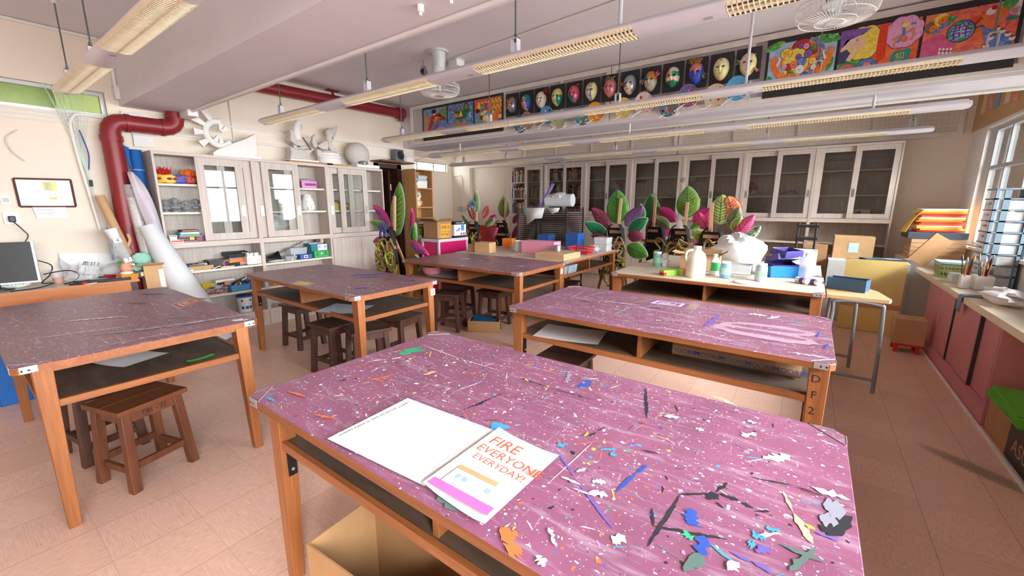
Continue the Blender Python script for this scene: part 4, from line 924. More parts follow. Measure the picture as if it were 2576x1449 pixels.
cord('black cord arching from the monitor onto the desk', [(-5.36, .42, .98), (-5.33, .52, .92), (-5.30, .50, .84), (-5.26, .44, .78), (-5.2, .50, DZ+.02), (-5.1, .40, DZ+.006), (-5.06, .25, DZ+.006)])
cord('black cord looping over the brush cup on the desk', [(-5.28, .46, .85), (-5.24, .60, .87), (-5.20, .66, .83), (-5.20, .62, .775), (-5.18, .56, DZ+.005), (-5.14, .62, DZ+.02), (-5.12, .72, DZ+.006), (-5.1, .76, DZ+.006)])
cord('black cord trailing to the glue gun on the desk', [(-5.16, .92, DZ+.006), (-5.22, .86, DZ+.006), (-5.3, .84, DZ+.03), (-5.36, .88, DZ+.006), (-5.40, .80, DZ+.006)])
b = MB(); b.poly([(-5.5, .60, DZ+.002), (-5.515, .60, 1.0), (-5.515, .98, .965), (-5.5, .99, DZ+.002)], PAPER); b.poly([(-5.49, .59, .90), (-5.5, .60, .96), (-5.5, .66, .88), (-5.47, .62, .80)], PAPERG); one(b, 'leaning_paper', 'large white sheet leaning on the wall behind the desk clutter', 'paper')
t = thing('brush_cup', 'clear plastic cup with orange base on the left desk', 'cup', at(-5.3, .54, DZ))
b = MB(at(-5.3, .54, DZ)); b.lathe([(.03, 0), (.042, .12), (.044, .12), (.032, 0)], CLR, 18); b.build('cup', t)
b = MB(at(-5.3, .54, DZ)); b.lathe([(.001, .002), (.03, .002), (.034, .05), (.001, .05)], ORG, 14); b.build('contents', t)
t = thing('brush_rack', 'clear rack of white markers on the left desk', 'marker set', at(-5.33, .72, DZ))
b = MB(at(-5.33, .72, DZ, 0, -12)); b.box(-.04, .04, -.065, .065, 0, .006, CLR); b.box(.036, .04, -.065, .065, 0, .16, CLR); b.box(-.04, .04, -.065, -.062, 0, .16, CLR); b.box(-.04, .04, .062, .065, 0, .16, CLR); b.build('case', t)
rg = random.Random(8)
for i in range(7):
    b = MB(at(-5.33, .72, DZ, 0, -12)); y = -.05+.0165*i
    pen(b, (.0, y-.02+rg.uniform(-.01, .01), .01), (.01, y+rg.uniform(-.012, .012), .135), .007, WHT, BLK); b.cyl((.003, y-.012, .045), (.004, y-.011, .055), .0076, ORG if i % 2 else INK, 8); b.build('marker', t)
b = MB(at(-5.22, .64, DZ)); crumple(b, (0, 0, .045), (.07, .07, .045), CLR, random.Random(3)); one(b, 'plastic_wrap', 'clump of clear plastic wrap in front of the marker rack', 'plastic')
b = MB(at(-5.33, .92, DZ)); crumple(b, (0, 0, .06), (.08, .11, .07), CLR, random.Random(5)); b.text('50% OFF', .03, at(.082, .0, .07, 90, 90), INKR) if 0 else None; one(b, 'plastic_bag', 'crinkled clear bag with red print beside the green lidded jar', 'bag')
b = MB(at(-5.13, .78, DZ, 30)); b.lathe([(.02, 0), (.045, .012), (.05, .02), (.046, .02), (.001, .006)], mt('mint_green', (120, 190, 160), .5), 18); one(b, 'paint_dish', 'small mint green dish among the cords on the left desk', 'dish')
b = MB(at(-5.2, .87, DZ, 25)); b.hexa([(-.03, -.07, 0), (.03, -.07, 0), (.03, .07, 0), (-.03, .07, 0)], [(-.02, -.05, .05), (.02, -.05, .05), (.025, .06, .035), (-.025, .06, .035)], mt('dark_red_tool', (140, 24, 36), .35)); one(b, 'hand_tool', 'dark red stapler like tool lying on the left desk', 'tool')
b = MB(at(-5.075, .80, DZ+.001, 76)); b.box(-.17, .17, -.02, .018, 0, .024, BLK); b.box(-.17, -.06, -.012, .012, .024, .04, BLK, at(-.03, 0, .0, 0, 0, -9)); one(b, 'glue_gun', 'long black clamp tool at the front of the left desk', 'tool', bevel=.005)
b = MB(at(-5.12, .92, DZ, 60)); b.ell((0, 0, .016), (.045, .025, .016), WHT, 14, 8); b.disc((.0, -.001, .0325), .01, INKB); one(b, 'white_mouse', 'small white gadget with a blue dot beside the black clamp', 'gadget')
b = MB(at(-5.05, .62, DZ, 70)); b.cyl((-.05, 0, .01), (.03, 0, .01), .008, BLK, 8); b.cyl((.03, 0, .01), (.06, 0, .01), .0095, REDP, 8); one(b, 'marker_pen', 'red and black marker lying at the desk front', 'marker')
b = MB(at(-5.05, .70, DZ, 120)); b.box(-.045, .045, -.008, .008, 0, .004, WHT); one(b, 'plastic_strip', 'white plastic strip beside the red marker on the left desk', 'strip')
b = MB(at(-5.30, .30, DZ)); crumple(b, (0, 0, .03), (.07, .09, .035), WHT, random.Random(9), j=.1)
for k in range(5): b.box(.05, .0705, -.05+k*.02, -.042+k*.02, .03, .036, GRN)
one(b, 'tissue_pack', 'white packet with green marks under the monitor', 'packet')
t = thing('storage_jar', 'clear jar of red crayons with a green lid and orange label', 'jar', at(-5.30, .985, DZ))
M_ = at(-5.35, 1.0, DZ)
b = MB(M_); b.lathe([(.045, 0), (.05, .01), (.05, .12), (.047, .12), (.045, .006), (.001, .006)], CLR, 22); b.build('jar', t)
b = MB(M_); b.lathe([(.001, .12), (.056, .12), (.056, .135), (.05, .138), (.001, .138)], mt('lime_lid', (92, 196, 44), .4), 22); b.build('lid', t)
b = MB(M_); b.lathe([(.0505, .01), (.0505, .07)], ORG, 12, arc=PI*.7, M=at(0, 0, 0, -70)); b.build('label', t)
rg = random.Random(2)
b = MB(M_)
for i in range(12): b.cyl((rg.uniform(-.03, .03), rg.uniform(-.03, .03), .01), (rg.uniform(-.03, .03), rg.uniform(-.03, .03), .11), .006, [REDP, INKB, INKV, INK][i % 4], 6)
b.build('crayons', t)['kind'] = 'stuff'
t = thing('cup_stack', 'tall leaning stack of clear cups marked 7 and 3', 'cups', at(-5.27, 1.0, DZ))
M_ = at(-5.22, 1.04, DZ, 0, 14, -4)
b = MB(M_)
for i in range(9):
    z = .0+i*.042; b.lathe([(.034, z), (.041, z+.05), (.0415, z+.05), (.0345, z)], CLR, 20)
b.build('cups', t)
b = MB(M_); b.lathe([(.036, .38), (.047, .46), (.05, .47), (.05, .475), (.001, .475)], WHT, 20); b.build('top_cup', t)
for z, s in ((.17, '7'), (.105, '3'), (.36, '4')):
    b = MB(M_); b.box(.043, .0435, -.03, .028, z-.02, z+.02, PAPER); b.text(s, .045, at(.0442, 0, z, 90, 90), INKV); b.build('label', t)
b = MB(M_); b.lathe([(.037, .02), (.0375, .03)], YLW, 20); b.build('band', t)
b = MB(at(-5.40, .98, DZ)); b.box(-.02, .02, -.05, .03, .16, .46, film('bag_of_card', (60, 100, 170), .85, .4, .1)); b.box(.021, .022, -.035, .01, .19, .40, PAPER); b.lathe([(.045, .14), (.06, .25), (.055, .42), (.03, .5)], BAGF, 12); one(b, 'bagged_ruler_set', 'blue and white packet in a clear bag above the green lidded jar', 'packet')
b = MB(at(-5.33, 1.045, DZ)); b.tube(spline([(0, -.05, .14), (.01, -.02, .25), (.0, .02, .34), (0, .01, .40)], 5), .012, mt('plaster_arm_tan', (212, 164, 130), .6), 8, flat=.6); one(b, 'wooden_strap', 'tan wooden strap leaning between the packet and the cup stack', 'strap')
b = MB(at(-5.2, .985, DZ+.06)); crumple(b, (0, 0, .03), (.035, .05, .055), mt('peach_cloth', (226, 164, 130), .7), random.Random(6), j=.15); one(b, 'peach_cloth', 'peach coloured moulded piece resting against the cup stack', 'cloth')
t = thing('orange_tub', 'small orange tub with a white lid at the desk front', 'tub', at(-5.09, .99, DZ))
M_ = at(-5.09, .955, DZ, 10)
b = MB(M_); b.hexa([(-.045, -.055, 0), (.045, -.055, 0), (.045, .055, 0), (-.045, .055, 0)], [(-.055, -.065, .05), (.055, -.065, .05), (.055, .065, .05), (-.055, .065, .05)], film('orange_film', (240, 160, 60), .75, .3, .1)); b.build('tub', t)
b = MB(M_); b.ell((0, 0, .058), (.042, .048, .018), WHT, 16, 8); b.build('lid', t)
b = MB(M_); b.ell((0, 0, .04), (.048, .056, .012), mt('brown_beads', (150, 110, 60), .5, 0, .4, 90), 16, 8); b.build('beads', t)
t = thing('black_tray', 'black mesh desk tray with a printed label at the desk corner', 'tray', at(-5.14, 1.10, DZ))
M_ = at(-5.16, 1.105, DZ, -12)
b = MB(M_); carton(b, .16, .17, .065, BLK, BLK, .003)
for i in range(8):
    for k in range(3): b.box(.080, .0806, -.075+i*.019, -.066+i*.019, .012+k*.016, .021+k*.016, GREYM)
b.build('tray', t)
b = MB(M_); b.box(.0812, .0816, -.04, .045, .014, .05, mt('cream_label', (226, 206, 176), .6)); b.box(.0817, .0819, -.02, .02, .03, .044, INKR); b.build('label', t)
b = MB(at(-5.19, 1.09, DZ+.03)); crumple(b, (0, -.02, .04), (.03, .05, .05), mt('sea_green_cloth', (150, 204, 184), .75), random.Random(12), j=.2); crumple(b, (0, .01, .14), (.03, .075, .055), MATS['sea_green_cloth'], random.Random(13), j=.15); one(b, 'green_glove', 'sea green cloth bunched up in the black desk tray', 'cloth')
b = MB(at(-5.10, 1.12, DZ+.075)); b.tube(arc((0, 0, 0), .026, 0, 360, 16, 'yz')[:-1], .004, mt('mint_handle', (170, 214, 160), .4), 6, closed=True, M=at(0, 0, .01, 30, 0, 20)); b.tube([(0, -.03, .0), (-.02, -.09, -.02)], .005, BLK, 6); one(b, 'scissors', 'scissors with a pale green handle in the black desk tray', 'scissors')
b = MB(at(-5.42, 1.09, DZ-.0)); carton(b, .12, .14, .16, KRAFTL, closed=True); one(b, 'small_carton', 'small closed carton on the desk behind the black tray', 'box')
# ---------------------------------------------------------------- rolls between the desk and the cabinets
t = thing('cardboard_tube', 'brown cardboard tube leaning against the red drain pipe', 'tube', at(-5.3, 1.0, DZ))
b = MB(); b.tube([(-5.28, 1.07, DZ), (-5.44, .93, 1.515)], .035, KRAFTL, 16, cap=False); b.tube([(-5.28, 1.07, DZ), (-5.44, .93, 1.513)], .031, KRAFTD, 16); b.build('tube', t)
b = MB(); b.tube([(-5.27, 1.185, .60), (-5.36, 1.15, 1.50)], .042, film('roll_wrap', (232, 226, 216), .9, .35, .15), 14); b.tube([(-5.265, 1.187, .58), (-5.37, 1.147, 1.62)], [.052, .06], BAGF, 12, cap=False); one(b, 'wrapped_roll', 'cream roll in clear wrap standing right of the red drain pipe', 'roll')
t = thing('blue_felt_roll', 'tall blue felt roll standing against the wall beside the cabinet', 'roll', at(-5.46, 1.25, 0))
b = MB(); b.tube([(-5.45, 1.235, .02), (-5.455, 1.245, 1.96)], .05, mt('blue_felt', (22, 98, 172), .85, 0, .1, 30), 16); b.build('roll', t)
b = MB(); b.tube([(-5.455, 1.244, 1.765), (-5.455, 1.244, 1.775)], .052, mt('lilac_ribbon', (170, 160, 200), .5), 16); b.build('ribbon', t)
b = MB(); b.grid(lambda u, v: (-5.395-.015*math.sin(v*3), 1.19-.035*u*(1-v*.5), 1.97-.2*v+.02*u), 4, 6, MATS['blue_felt']); b.build('loose_edge', t, thick=.004)
b = MB(); LIN = mt('lilac_grey_fabric', (212, 204, 214), .8, 0, .05, 12)
def drape(u, v):
    w_ = .03+.05*math.sin(PI*min(1, v*1.05))**.8
    c_ = Vector((-5.31, 1.155, 1.74)).lerp(Vector((-5.13, 1.285, 1.0)), v)
    a = (u-.5)*2
    return (c_.x+.03*math.cos(a*2.4)+.012*math.sin(9*v+4*u), c_.y+w_*a*.75, c_.z+.05*abs(a)*math.sin(6*v))
b.grid(drape, 12, 18, LIN); one(b, 'fabric_length', 'pale lilac fabric hanging in front of the blue felt roll', 'fabric', thick=.003)
t = thing('grey_sheet_roll', 'large pale grey rolled sheet leaning on the cabinet down to the floor', 'roll', at(-5.0, 1.45, 0))
b = MB(); b.tube([(-4.98, 1.52, .015), (-5.2, 1.185, 1.24)], [.2, .068], mt('grey_foam_sheet', (214, 217, 218), .6, 0, .03, 4), 26, cap=False); b.tube([(-4.99, 1.505, .07), (-5.2, 1.185, 1.235)], [.19, .062], MATS['grey_foam_sheet'], 26); b.build('roll', t)
b = MB(); b.tube([(-5.167, 1.235, 1.06), (-5.172, 1.228, 1.085)], [.0895, .0865], MATS['grey_foam_sheet'], 26, cap=False); b.build('outer_turn', t)
t = thing('tall_carton', 'open brown carton standing beside the desk under the cream roll', 'box', at(-5.1, 1.17, 0))
M_ = at(-5.06, 1.145, 0, -4, 0, -6)
b = MB(M_); carton(b, .17, .15, .86, KRAFTL, KRAFTD, flaps=15, rng=random.Random(3)); b.build('carton', t)
b = MB(M_); b.box(.0852, .0858, .03, .068, .60, .82, PAPER); b.build('label', t)
b = MB(at(-4.70, .155, 0)); carton(b, .22, .20, .40, mt('blue_bin', (20, 104, 186), .4), MATS['blue_bin'], .004); one(b, 'blue_bin', 'blue plastic bin on the floor behind the near left table', 'bin', bevel=.01)
# ---------------------------------------------------------------- plaster pieces on top of the left cabinets
PLA = mt('white_plaster', (238, 234, 230), .8, 0, .03, 30, .25); PLG = mt('grey_plaster', (206, 198, 190), .8, 0, .05, 30, .25); FOAM = mt('white_foam_board', (240, 239, 236), .6, 0, .02)
ZL = ZT
t = thing('plaster_boat', 'white plaster boat hull sculpture with a ship wheel stuck on its edge', 'sculpture', at(-5.38, 2.1, ZL))
b = MB(); b.box(-5.50, -5.28, 1.85, 2.33, ZL+.001, ZL+.03, FOAM); b.build('base', t)
b = MB(); hull = [(1.86, ZL+.03), (2.305, ZL+.03), (2.31, ZL+.06), (2.325, ZL+.28), (2.31, ZL+.285), (2.2, ZL+.215), (2.05, ZL+.145), (1.9, ZL+.065)]
b.prism([(y, z) for y, z in hull], -5.44, -5.33, PLA, 'x'); b.build('hull', t, bevel=.006)
b = MB(); cy, cz, rr = 1.965, 2.20, .125
b.tube([(-5.385, cy+rr*math.cos(R(a)), cz+rr*math.sin(R(a))) for a in range(80, 326, 12)], .032, PLA, 14); b.build('wheel_rim', t)
for a, r0, r1 in ((118, .14, .25), (150, .14, .27), (182, .15, .235), (215, .14, .23)):
    b = MB(); c, s = math.cos(R(a)), math.sin(R(a)); w0, w1 = .018, .034
    q = lambda r, w: [(cy+r*c-w*s, cz+r*s+w*c), (cy+r*c+w*s, cz+r*s-w*c)]
    A_, B_ = q(r0, w0), q(r1, w1); b.prism([A_[0], A_[1], B_[1], B_[0]], -5.405, -5.365, PLA, 'x'); b.build('spoke', t)
for a in (75, 40, 240, 275):
    b = MB(); c, s = math.cos(R(a)), math.sin(R(a)); q = lambda r, w: [(cy+r*c-w*s, cz+r*s+w*c), (cy+r*c+w*s, cz+r*s-w*c)]
    A_, B_ = q(.03, .010), q(.105, .024); b.prism([A_[0], A_[1], B_[1], B_[0]], -5.405, -5.365, PLA, 'x'); b.build('inner_spoke', t)
t = thing('plaster_toothbrush', 'grey white plaster hand shaped sculpture with a patterned strip', 'sculpture', at(-5.37, 2.83, ZL))
b = MB(); b.box(-5.49, -5.27, 2.66, 3.02, ZL+.022, ZL+.04, FOAM); b.box(-5.50, -5.25, 2.63, 3.2, ZL+.001, ZL+.02, KRAFT); b.build('base', t)
def solid(name, pts, x0, x1, m, par, bev=.012):
    b = MB(); b.prism(pts, x0, x1, m, 'x'); return b.build(name, par, bevel=bev)
solid('lower_lobe', [(2.68, ZL+.045), (2.80, ZL+.045), (2.9, ZL+.075), (2.985, ZL+.17), (2.975, ZL+.2), (2.88, ZL+.165), (2.78, ZL+.165), (2.69, ZL+.19), (2.70, ZL+.12)], -5.43, -5.31, PLG, t)
solid('upper_lobe', [(2.70, ZL+.26), (2.76, ZL+.215), (2.84, ZL+.20), (2.90, ZL+.225), (2.90, ZL+.26), (2.83, ZL+.285), (2.78, ZL+.375), (2.71, ZL+.39), (2.715, ZL+.33)], -5.43, -5.31, PLG, t)
solid('joint', [(2.755, ZL+.16), (2.80, ZL+.16), (2.80, ZL+.23), (2.755, ZL+.23)], -5.39, -5.35, PLG, t, .004)
b = MB(); b.tube(spline([(-5.33, 2.815, ZL+.28), (-5.335, 2.80, ZL+.35), (-5.345, 2.81, ZL+.43), (-5.35, 2.845, ZL+.50)], 5), [.034+.014*math.sin(i/15*3) for i in range(16)], PLA, 14); b.ell((-5.35, 2.845, ZL+.485), (.03, .042, .04), PLA); b.ell((-5.318, 2.85, ZL+.44), (.012, .018, .035), PLG); b.build('finger', t)
b = MB(); b.tube([(-5.30, 2.855, ZL+.31), (-5.30, 2.945, ZL+.17)], .016, mt('zigzag_strip', (120, 104, 108), .6, 0, .6, 90), 6, flat=.3); b.build('strip', t)
t = thing('plaster_bird', 'grey white plaster bird perched on a round stacked burger base', 'sculpture', at(-5.37, 3.2, ZL))
b = MB(); b.lathe([(.001, .02), (.155, .02), (.165, .035), (.165, .075), (.15, .09), (.168, .10), (.168, .12), (.15, .135), (.15, .155), (.10, .19), (.001, .20)], PLA, 30, M=at(-5.38, 3.23, ZL, 0, 0, 0), sx=.75); b.build('burger', t)
b = MB(); b.box(-5.48, -5.25, 3.12, 3.42, ZL+.002, ZL+.02, mt('straw_mat', (202, 150, 100), .85, 0, .4, 60)); b.build('mat', t)
solid('tail', [(3.02, ZL+.22), (3.05, ZL+.20), (3.075, ZL+.25), (3.055, ZL+.31), (3.065, ZL+.37), (3.055, ZL+.385), (3.02, ZL+.35), (3.0, ZL+.28)], -5.41, -5.35, PLG, t)
solid('wing', [(3.06, ZL+.235), (3.13, ZL+.20), (3.21, ZL+.205), (3.225, ZL+.25), (3.21, ZL+.32), (3.18, ZL+.315), (3.12, ZL+.28)], -5.42, -5.34, PLG, t)
solid('leg_lump', [(3.04, ZL+.19), (3.09, ZL+.20), (3.13, ZL+.15), (3.12, ZL+.11), (3.05, ZL+.11)], -5.42, -5.33, PLG, t)
solid('breast', [(3.22, ZL+.31), (3.26, ZL+.30), (3.32, ZL+.23), (3.33, ZL+.19), (3.28, ZL+.18), (3.23, ZL+.22)], -5.41, -5.34, PLG, t)
b = MB(); b.ell((-5.375, 3.265, ZL+.42), (.05, .06, .065), PLG); b.lathe([(.055, .0), (.045, .08), (.022, .14), (.006, .19), (.001, .195)], PLG, 14, M=at(-5.375, 3.27, ZL+.385, 0, -38, 0), sx=.55); b.ell((-5.375, 3.25, ZL+.35), (.04, .045, .06), PLG); b.build('head', t)
t = thing('plaster_helmet', 'round grey white plaster helmet ball standing on a white foam slab', 'sculpture', at(-5.36, 3.65, ZL))
b = MB(); b.ell((-5.36, 3.655, ZL+.185), (.15, .172, .165), PLG, 28, 18); b.build('ball', t)
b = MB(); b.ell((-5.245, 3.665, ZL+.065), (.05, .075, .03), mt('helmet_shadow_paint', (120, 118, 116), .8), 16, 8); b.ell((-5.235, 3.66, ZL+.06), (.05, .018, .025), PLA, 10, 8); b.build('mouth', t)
b = MB(); b.box(-5.47, -5.235, 3.56, 3.93, ZL+.002, ZL+.045, FOAM); one(b, 'foam_slab', 'white foam slab under the plaster helmet ball', 'slab', bevel=.006)
# ---------------------------------------------------------------- shelf above the door with the speaker
b = MB(); b.box(-5.53, -5.24, 3.98, 4.62, 2.075, 2.095, wood('brown_ledge_wood', (120, 74, 46), (146, 94, 62), 'y', .5)); one(b, 'door_ledge', 'brown wooden ledge over the dark doorway', 'ledge')
t = thing('loudspeaker', 'grey loudspeaker on the wooden ledge over the doorway', 'loudspeaker', at(-5.42, 4.42, 2.095))
b = MB(); b.hexa([(-5.5, 4.34, 2.097), (-5.35, 4.33, 2.097), (-5.35, 4.50, 2.097), (-5.5, 4.49, 2.097)], [(-5.49, 4.345, 2.285), (-5.37, 4.335, 2.285), (-5.37, 4.50, 2.285), (-5.49, 4.485, 2.285)], mt('grey_speaker_case', (98, 102, 108), .45)); b.build('case', t, bevel=.008)
b = MB(); b.lathe([(.001, .002), (.045, .004), (.058, .008), (.062, .002)], BLK, 24, M=at(-5.352, 4.425, 2.20, 0, 0, 84)); b.lathe([(.058, .004), (.064, .010), (.068, .002)], STEEL, 24, M=at(-5.352, 4.425, 2.20, 0, 0, 84)); b.build('cone', t)
cord('thin dark wire lying on the ledge beside the loudspeaker', [(-5.35, 4.16, 2.10), (-5.36, 4.22, 2.13), (-5.38, 4.30, 2.12), (-5.42, 4.34, 2.11)], .003)
# ---------------------------------------------------------------- left cabinet contents
zs1, zs2, zs3 = 1.645, 1.36, 1.05
def eyemask(label, M, c, rim, feather=None, deco=None, g='carnival eye masks on the cabinet shelf'):
    t = thing('eye_mask', label, 'mask', M, g)
    b = MB(M)
    def P(u, v):
        a = (u-.5)*2; y = .09*a; x = .035*(1-a*a)
        h = .035*(1+.35*abs(math.sin(a*2.2)))*(1-.35*abs(a)**3)
        return (x, y, .045+(v-.5)*2*h)
    b.grid(P, 18, 6, c); b.build('face', t, thick=.003)
    for s in (-1, 1):
        b = MB(M); pts = [(.042-.035*.2+.002, s*.042+.022*math.cos(2*PI*k/14), .046+.012*math.sin(2*PI*k/14)) for k in range(14)]
        b.poly(pts, mt('mask_eye_hole', (92, 60, 44), .8)); b.tube(pts, .0032, rim, 6, closed=True); b.build('eye_hole', t)
    if deco:
        b = MB(M)
        rg = random.Random(hash(label) % 97)
        for k in range(6): b.ell((.034, rg.uniform(-.07, .07), rg.choice((.022, .072))), .007, deco, 8, 6)
        b.build('dots', t)
    if feather:
        b = MB(M); rg = random.Random(len(label))
        for k in range(26):
            y = rg.uniform(-.05, .05); b.tube([(0, y, .07), (rg.uniform(-.01, .02), y+rg.uniform(-.02, .02), .10+rg.uniform(0, .04)), (rg.uniform(-.01, .03), y+rg.uniform(-.05, .05), .12+rg.uniform(0, .05))], [.006, .007, .001], feather, 4)
        b.build('feathers', t)
    return t
FRED = mt('red_feather', (190, 30, 30), .8); FORG = mt('orange_feather', (232, 110, 22), .8); FPNK = mt('pink_feather', (226, 120, 160), .8)
eyemask('yellow eye mask with red feathers, leftmost on the top cabinet shelf', at(-5.33, 1.41, zs1, -20), YLW, ORG, FRED)
eyemask('blue eye mask with red dots between the yellow and red masks', at(-5.325, 1.53, zs1, 0), mt('mask_blue', (52, 78, 190), .5), REDP, None, REDP)
eyemask('red eye mask with orange feathers on the top cabinet shelf', at(-5.34, 1.61, zs1, 10), mt('mask_red', (196, 34, 44), .5), YLW, FORG, GRN)
eyemask('dark pink feathered eye mask at the right end of the top cabinet shelf', at(-5.40, 1.66, zs1, 12), mt('mask_crimson', (176, 20, 60), .6), FRED, FPNK)
BUST = mt('grey_clay', (140, 144, 148), .7, 0, .12, 40)
def bust(label, M, s=1.0):
    b = MB(M)
    b.lathe([(.001, 0), (.022, 0), (.024, .008), (.012, .018), (.030, .026), (.042, .034), (.036, .05), (.016, .058), (.013, .068)], BUST, 14, sy=1.0, sx=.7)
    b.ell((.004, 0, .088), (.022, .020, .026), BUST, 12, 10); b.ell((-.006, 0, .098), (.026, .027, .024), BUST, 12, 8); b.ell((.026, 0, .085), (.006, .004, .007), BUST, 6, 5)
    b.ell((-.012, .03, .09), (.016, .012, .016), BUST, 8, 6); b.ell((-.012, -.028, .092), (.014, .012, .016), BUST, 8, 6)
    return one(b, 'clay_bust', label, 'bust', 'grey clay busts on the cabinet shelf')
bust('grey clay bust at the left end of the middle cabinet shelf', at(-5.34, 1.385, zs2, 10))
bust('largest grey clay bust with a high hair bun, second from the left', at(-5.35, 1.465, zs2, -10) @ Matrix.Scale(1.2, 4))
bust('small grey clay bust in the middle of the middle cabinet shelf', at(-5.33, 1.555, zs2, 15) @ Matrix.Scale(.95, 4))
bust('grey clay bust half hidden by the sliding door', at(-5.35, 1.65, zs2, 0) @ Matrix.Scale(1.15, 4))
b = MB(at(-5.40, 1.51, zs2)); crumple(b, (0, 0, .025), (.03, .03, .028), BUST, random.Random(1)); one(b, 'clay_fragment', 'grey clay fragment behind the busts', 'fragment')
def boxy(name, label, cat, M, sx, sy, sz, m, top=None, strip=None, group=None, bev=0):
    b = MB(M); b.box(-sx/2, sx/2, -sy/2, sy/2, 0, sz, m)
    if top: b.box(-sx/2+.004, sx/2-.004, -sy/2+.004, sy/2-.004, sz, sz+.0008, top)
    if strip: b.box(sx/2, sx/2+.0008, -sy/2+.006, sy/2-.006, sz*.2, sz*.8, strip)
    return one(b, name, label, cat, group, bevel=bev)
boxy('paint_box', 'blue and red small box in front at the left of the lower cabinet shelf', 'box', at(-5.32, 1.42, zs3), .05, .11, .03, WHT, None, REDP)
boxy('paint_box', 'white small box lying on the blue and red one', 'box', at(-5.325, 1.395, zs3+.031), .05, .06, .025, WHT)
boxy('paint_box', 'second white small box on top of the white and red boxes', 'box', at(-5.325, 1.395, zs3+.057), .05, .065, .02, WHT, None, GRN)
t = thing('slotted_basket', 'grey pink slotted basket with a yellow sticker and boxes on it', 'basket', at(-5.36, 1.55, zs3))
M_ = at(-5.37, 1.55, zs3+.001); MAUV = mt('mauve_plastic', (176, 140, 148), .4)
b = MB(M_); basket(b, .16, .2, .06, MAUV, .92, 10); b.build('basket', t)
b = MB(M_); b.box(.079, .0815, -.02, .02, .02, .05, YLW); b.build('label', t)
for i, (z, c, l) in enumerate(((.062, GRN, 'green edged flat case lowest on the mauve basket'), (.078, mt('sky_case', (90, 150, 200), .4), 'light blue case on the green one, upper cabinet shelf'), (.106, INK, 'dark pen case on top of the light blue case'))):
    boxy('pen_case', l, 'case', at(-5.37, 1.54+.005*i, zs3+z), .12, (.18, .17, .15)[i], (.014, .026, .02)[i], c, None, (None, WHT, BOOKM[8])[i])
boxy('magazine_pile', 'low pile of magazines beside the mauve basket, red ribbon on top', 'magazines', at(-5.38, 1.66, zs3), .17, .13, .045, BOOKM[5], BOOKM[0])
b = MB(at(-5.33, 1.66, zs3)); b.box(-.03, .03, -.08, .02, .0, .012, YLW) ; one(b, 'yellow_packet', 'yellow packet lying against the magazines behind the sliding door', 'packet')
# lower shelf one (z .745)
z = .745
boxy('drawing_board', 'brown flat board under pens, left on the long lower shelf', 'board', at(-5.36, 1.57, z), .18, .26, .045, KRAFTL)
boxy('pencil_box', 'transparent grey pencil box with white upside down lettering', 'box', at(-5.31, 1.56, z+.01), .02, .14, .05, mt('grey_case', (80, 84, 90), .4)) 
b = MB(at(-5.294, 1.57, z+.035, 90, 90, 0)); b.text('AquaTW', .032, Matrix.Rotation(PI, 4, 'Z'), WHT); one(b, 'case_lettering', 'AquaTW lettering upside down on the grey pencil box', 'lettering')
boxy('white_carton', 'long thin white carton at the front of the long lower shelf', 'box', at(-5.29, 1.58, z), .03, .14, .02, WHT)
rg = random.Random(17)
for i, (y, c, l) in enumerate(((1.46, WHT, 'white boxed set at the left front of the long lower shelf'), (1.50, INKB, 'blue marker box on the brown board'), (1.56, ORG, 'orange pencil box on the brown board'), (1.62, PAPERG, 'grey flat book leaning on the brown board'))):
    boxy('supply_box', l, 'box', at(-5.38 if i else -5.31, y, z+(.046 if i else 0), rg.uniform(-20, 20)), .09, .10, .018, c)
boxy('black_tray_box', 'black shallow tray in the middle of the long lower shelf', 'tray', at(-5.40, 1.78, z), .16, .2, .085, BLK, mt('grey_top', (104, 104, 100), .4))
t = thing('tape_roll', 'grey tape roll with red core lying on its side on the shelf', 'tape', at(-5.34, 1.83, z))
M_ = at(-5.32, 1.83, z+.042, 20, 0, 90)
b = MB(M_); b.lathe([(.032, -.025), (.042, -.025), (.042, .025), (.032, .025), (.032, -.025)], mt('grey_tape', (150, 140, 128), .5), 24); b.build('tape', t)
b = MB(M_); b.lathe([(.024, -.02), (.031, -.02), (.031, .024), (.026, .024), (.024, -.02)], REDP, 20); b.ell((0, 0, 0), (.018, .018, .014), INKB, 10, 6); b.build('core', t)
b = MB(at(-5.31, 1.92, z+.02)); b.cyl((0, -.06, 0), (0, .05, .004), .018, BLK, 12); b.cyl((0, .05, .004), (-.02, .13, .008), .02, CLR, 12); one(b, 'spray_bottle', 'black topped clear bottle lying behind the grey tape roll', 'bottle')
b = MB(at(-5.27, 1.83, z+.008)); b.cyl((0, -.07, 0), (0, .07, 0), .006, WHT, 8); b.cyl((0, -.075, 0), (0, -.06, 0), .0065, REDP, 8); one(b, 'white_marker', 'white marker with a red end at the shelf front', 'marker')
b = MB(at(-5.28, 1.68, z+.006)); 
for k in range(6): b.cyl((-.03+.01*k, -.05+.012*k, 0), (-.02+.004*k, .04+.01*k, .004*k), .005, [INK, BLK, WHT][k % 3], 6)
one(b, 'loose_pens', 'scatter of dark pens beside the white carton', 'pens')
boxy('orange_case', 'orange and grey case under the black glossy tray', 'case', at(-5.41, 1.98, z), .14, .2, .10, mt('smoke_case', (120, 118, 116), .4), None, ORG)
b = MB(at(-5.42, 1.99, z+.102, 0, 0, 6)); carton(b, .17, .24, .045, BLK, BLK); one(b, 'glossy_tray', 'black glossy tray on top of the orange and grey case', 'tray', bevel=.006)
t = thing('white_basket', 'white vented plastic basket full of white boxes on the long lower shelf', 'basket', at(-5.33, 2.12, z))
M_ = at(-5.345, 2.115, z+.001)
b = MB(M_); carton(b, .15, .155, .10, mt('ivory_plastic', (232, 226, 214), .4), WHT, .004)
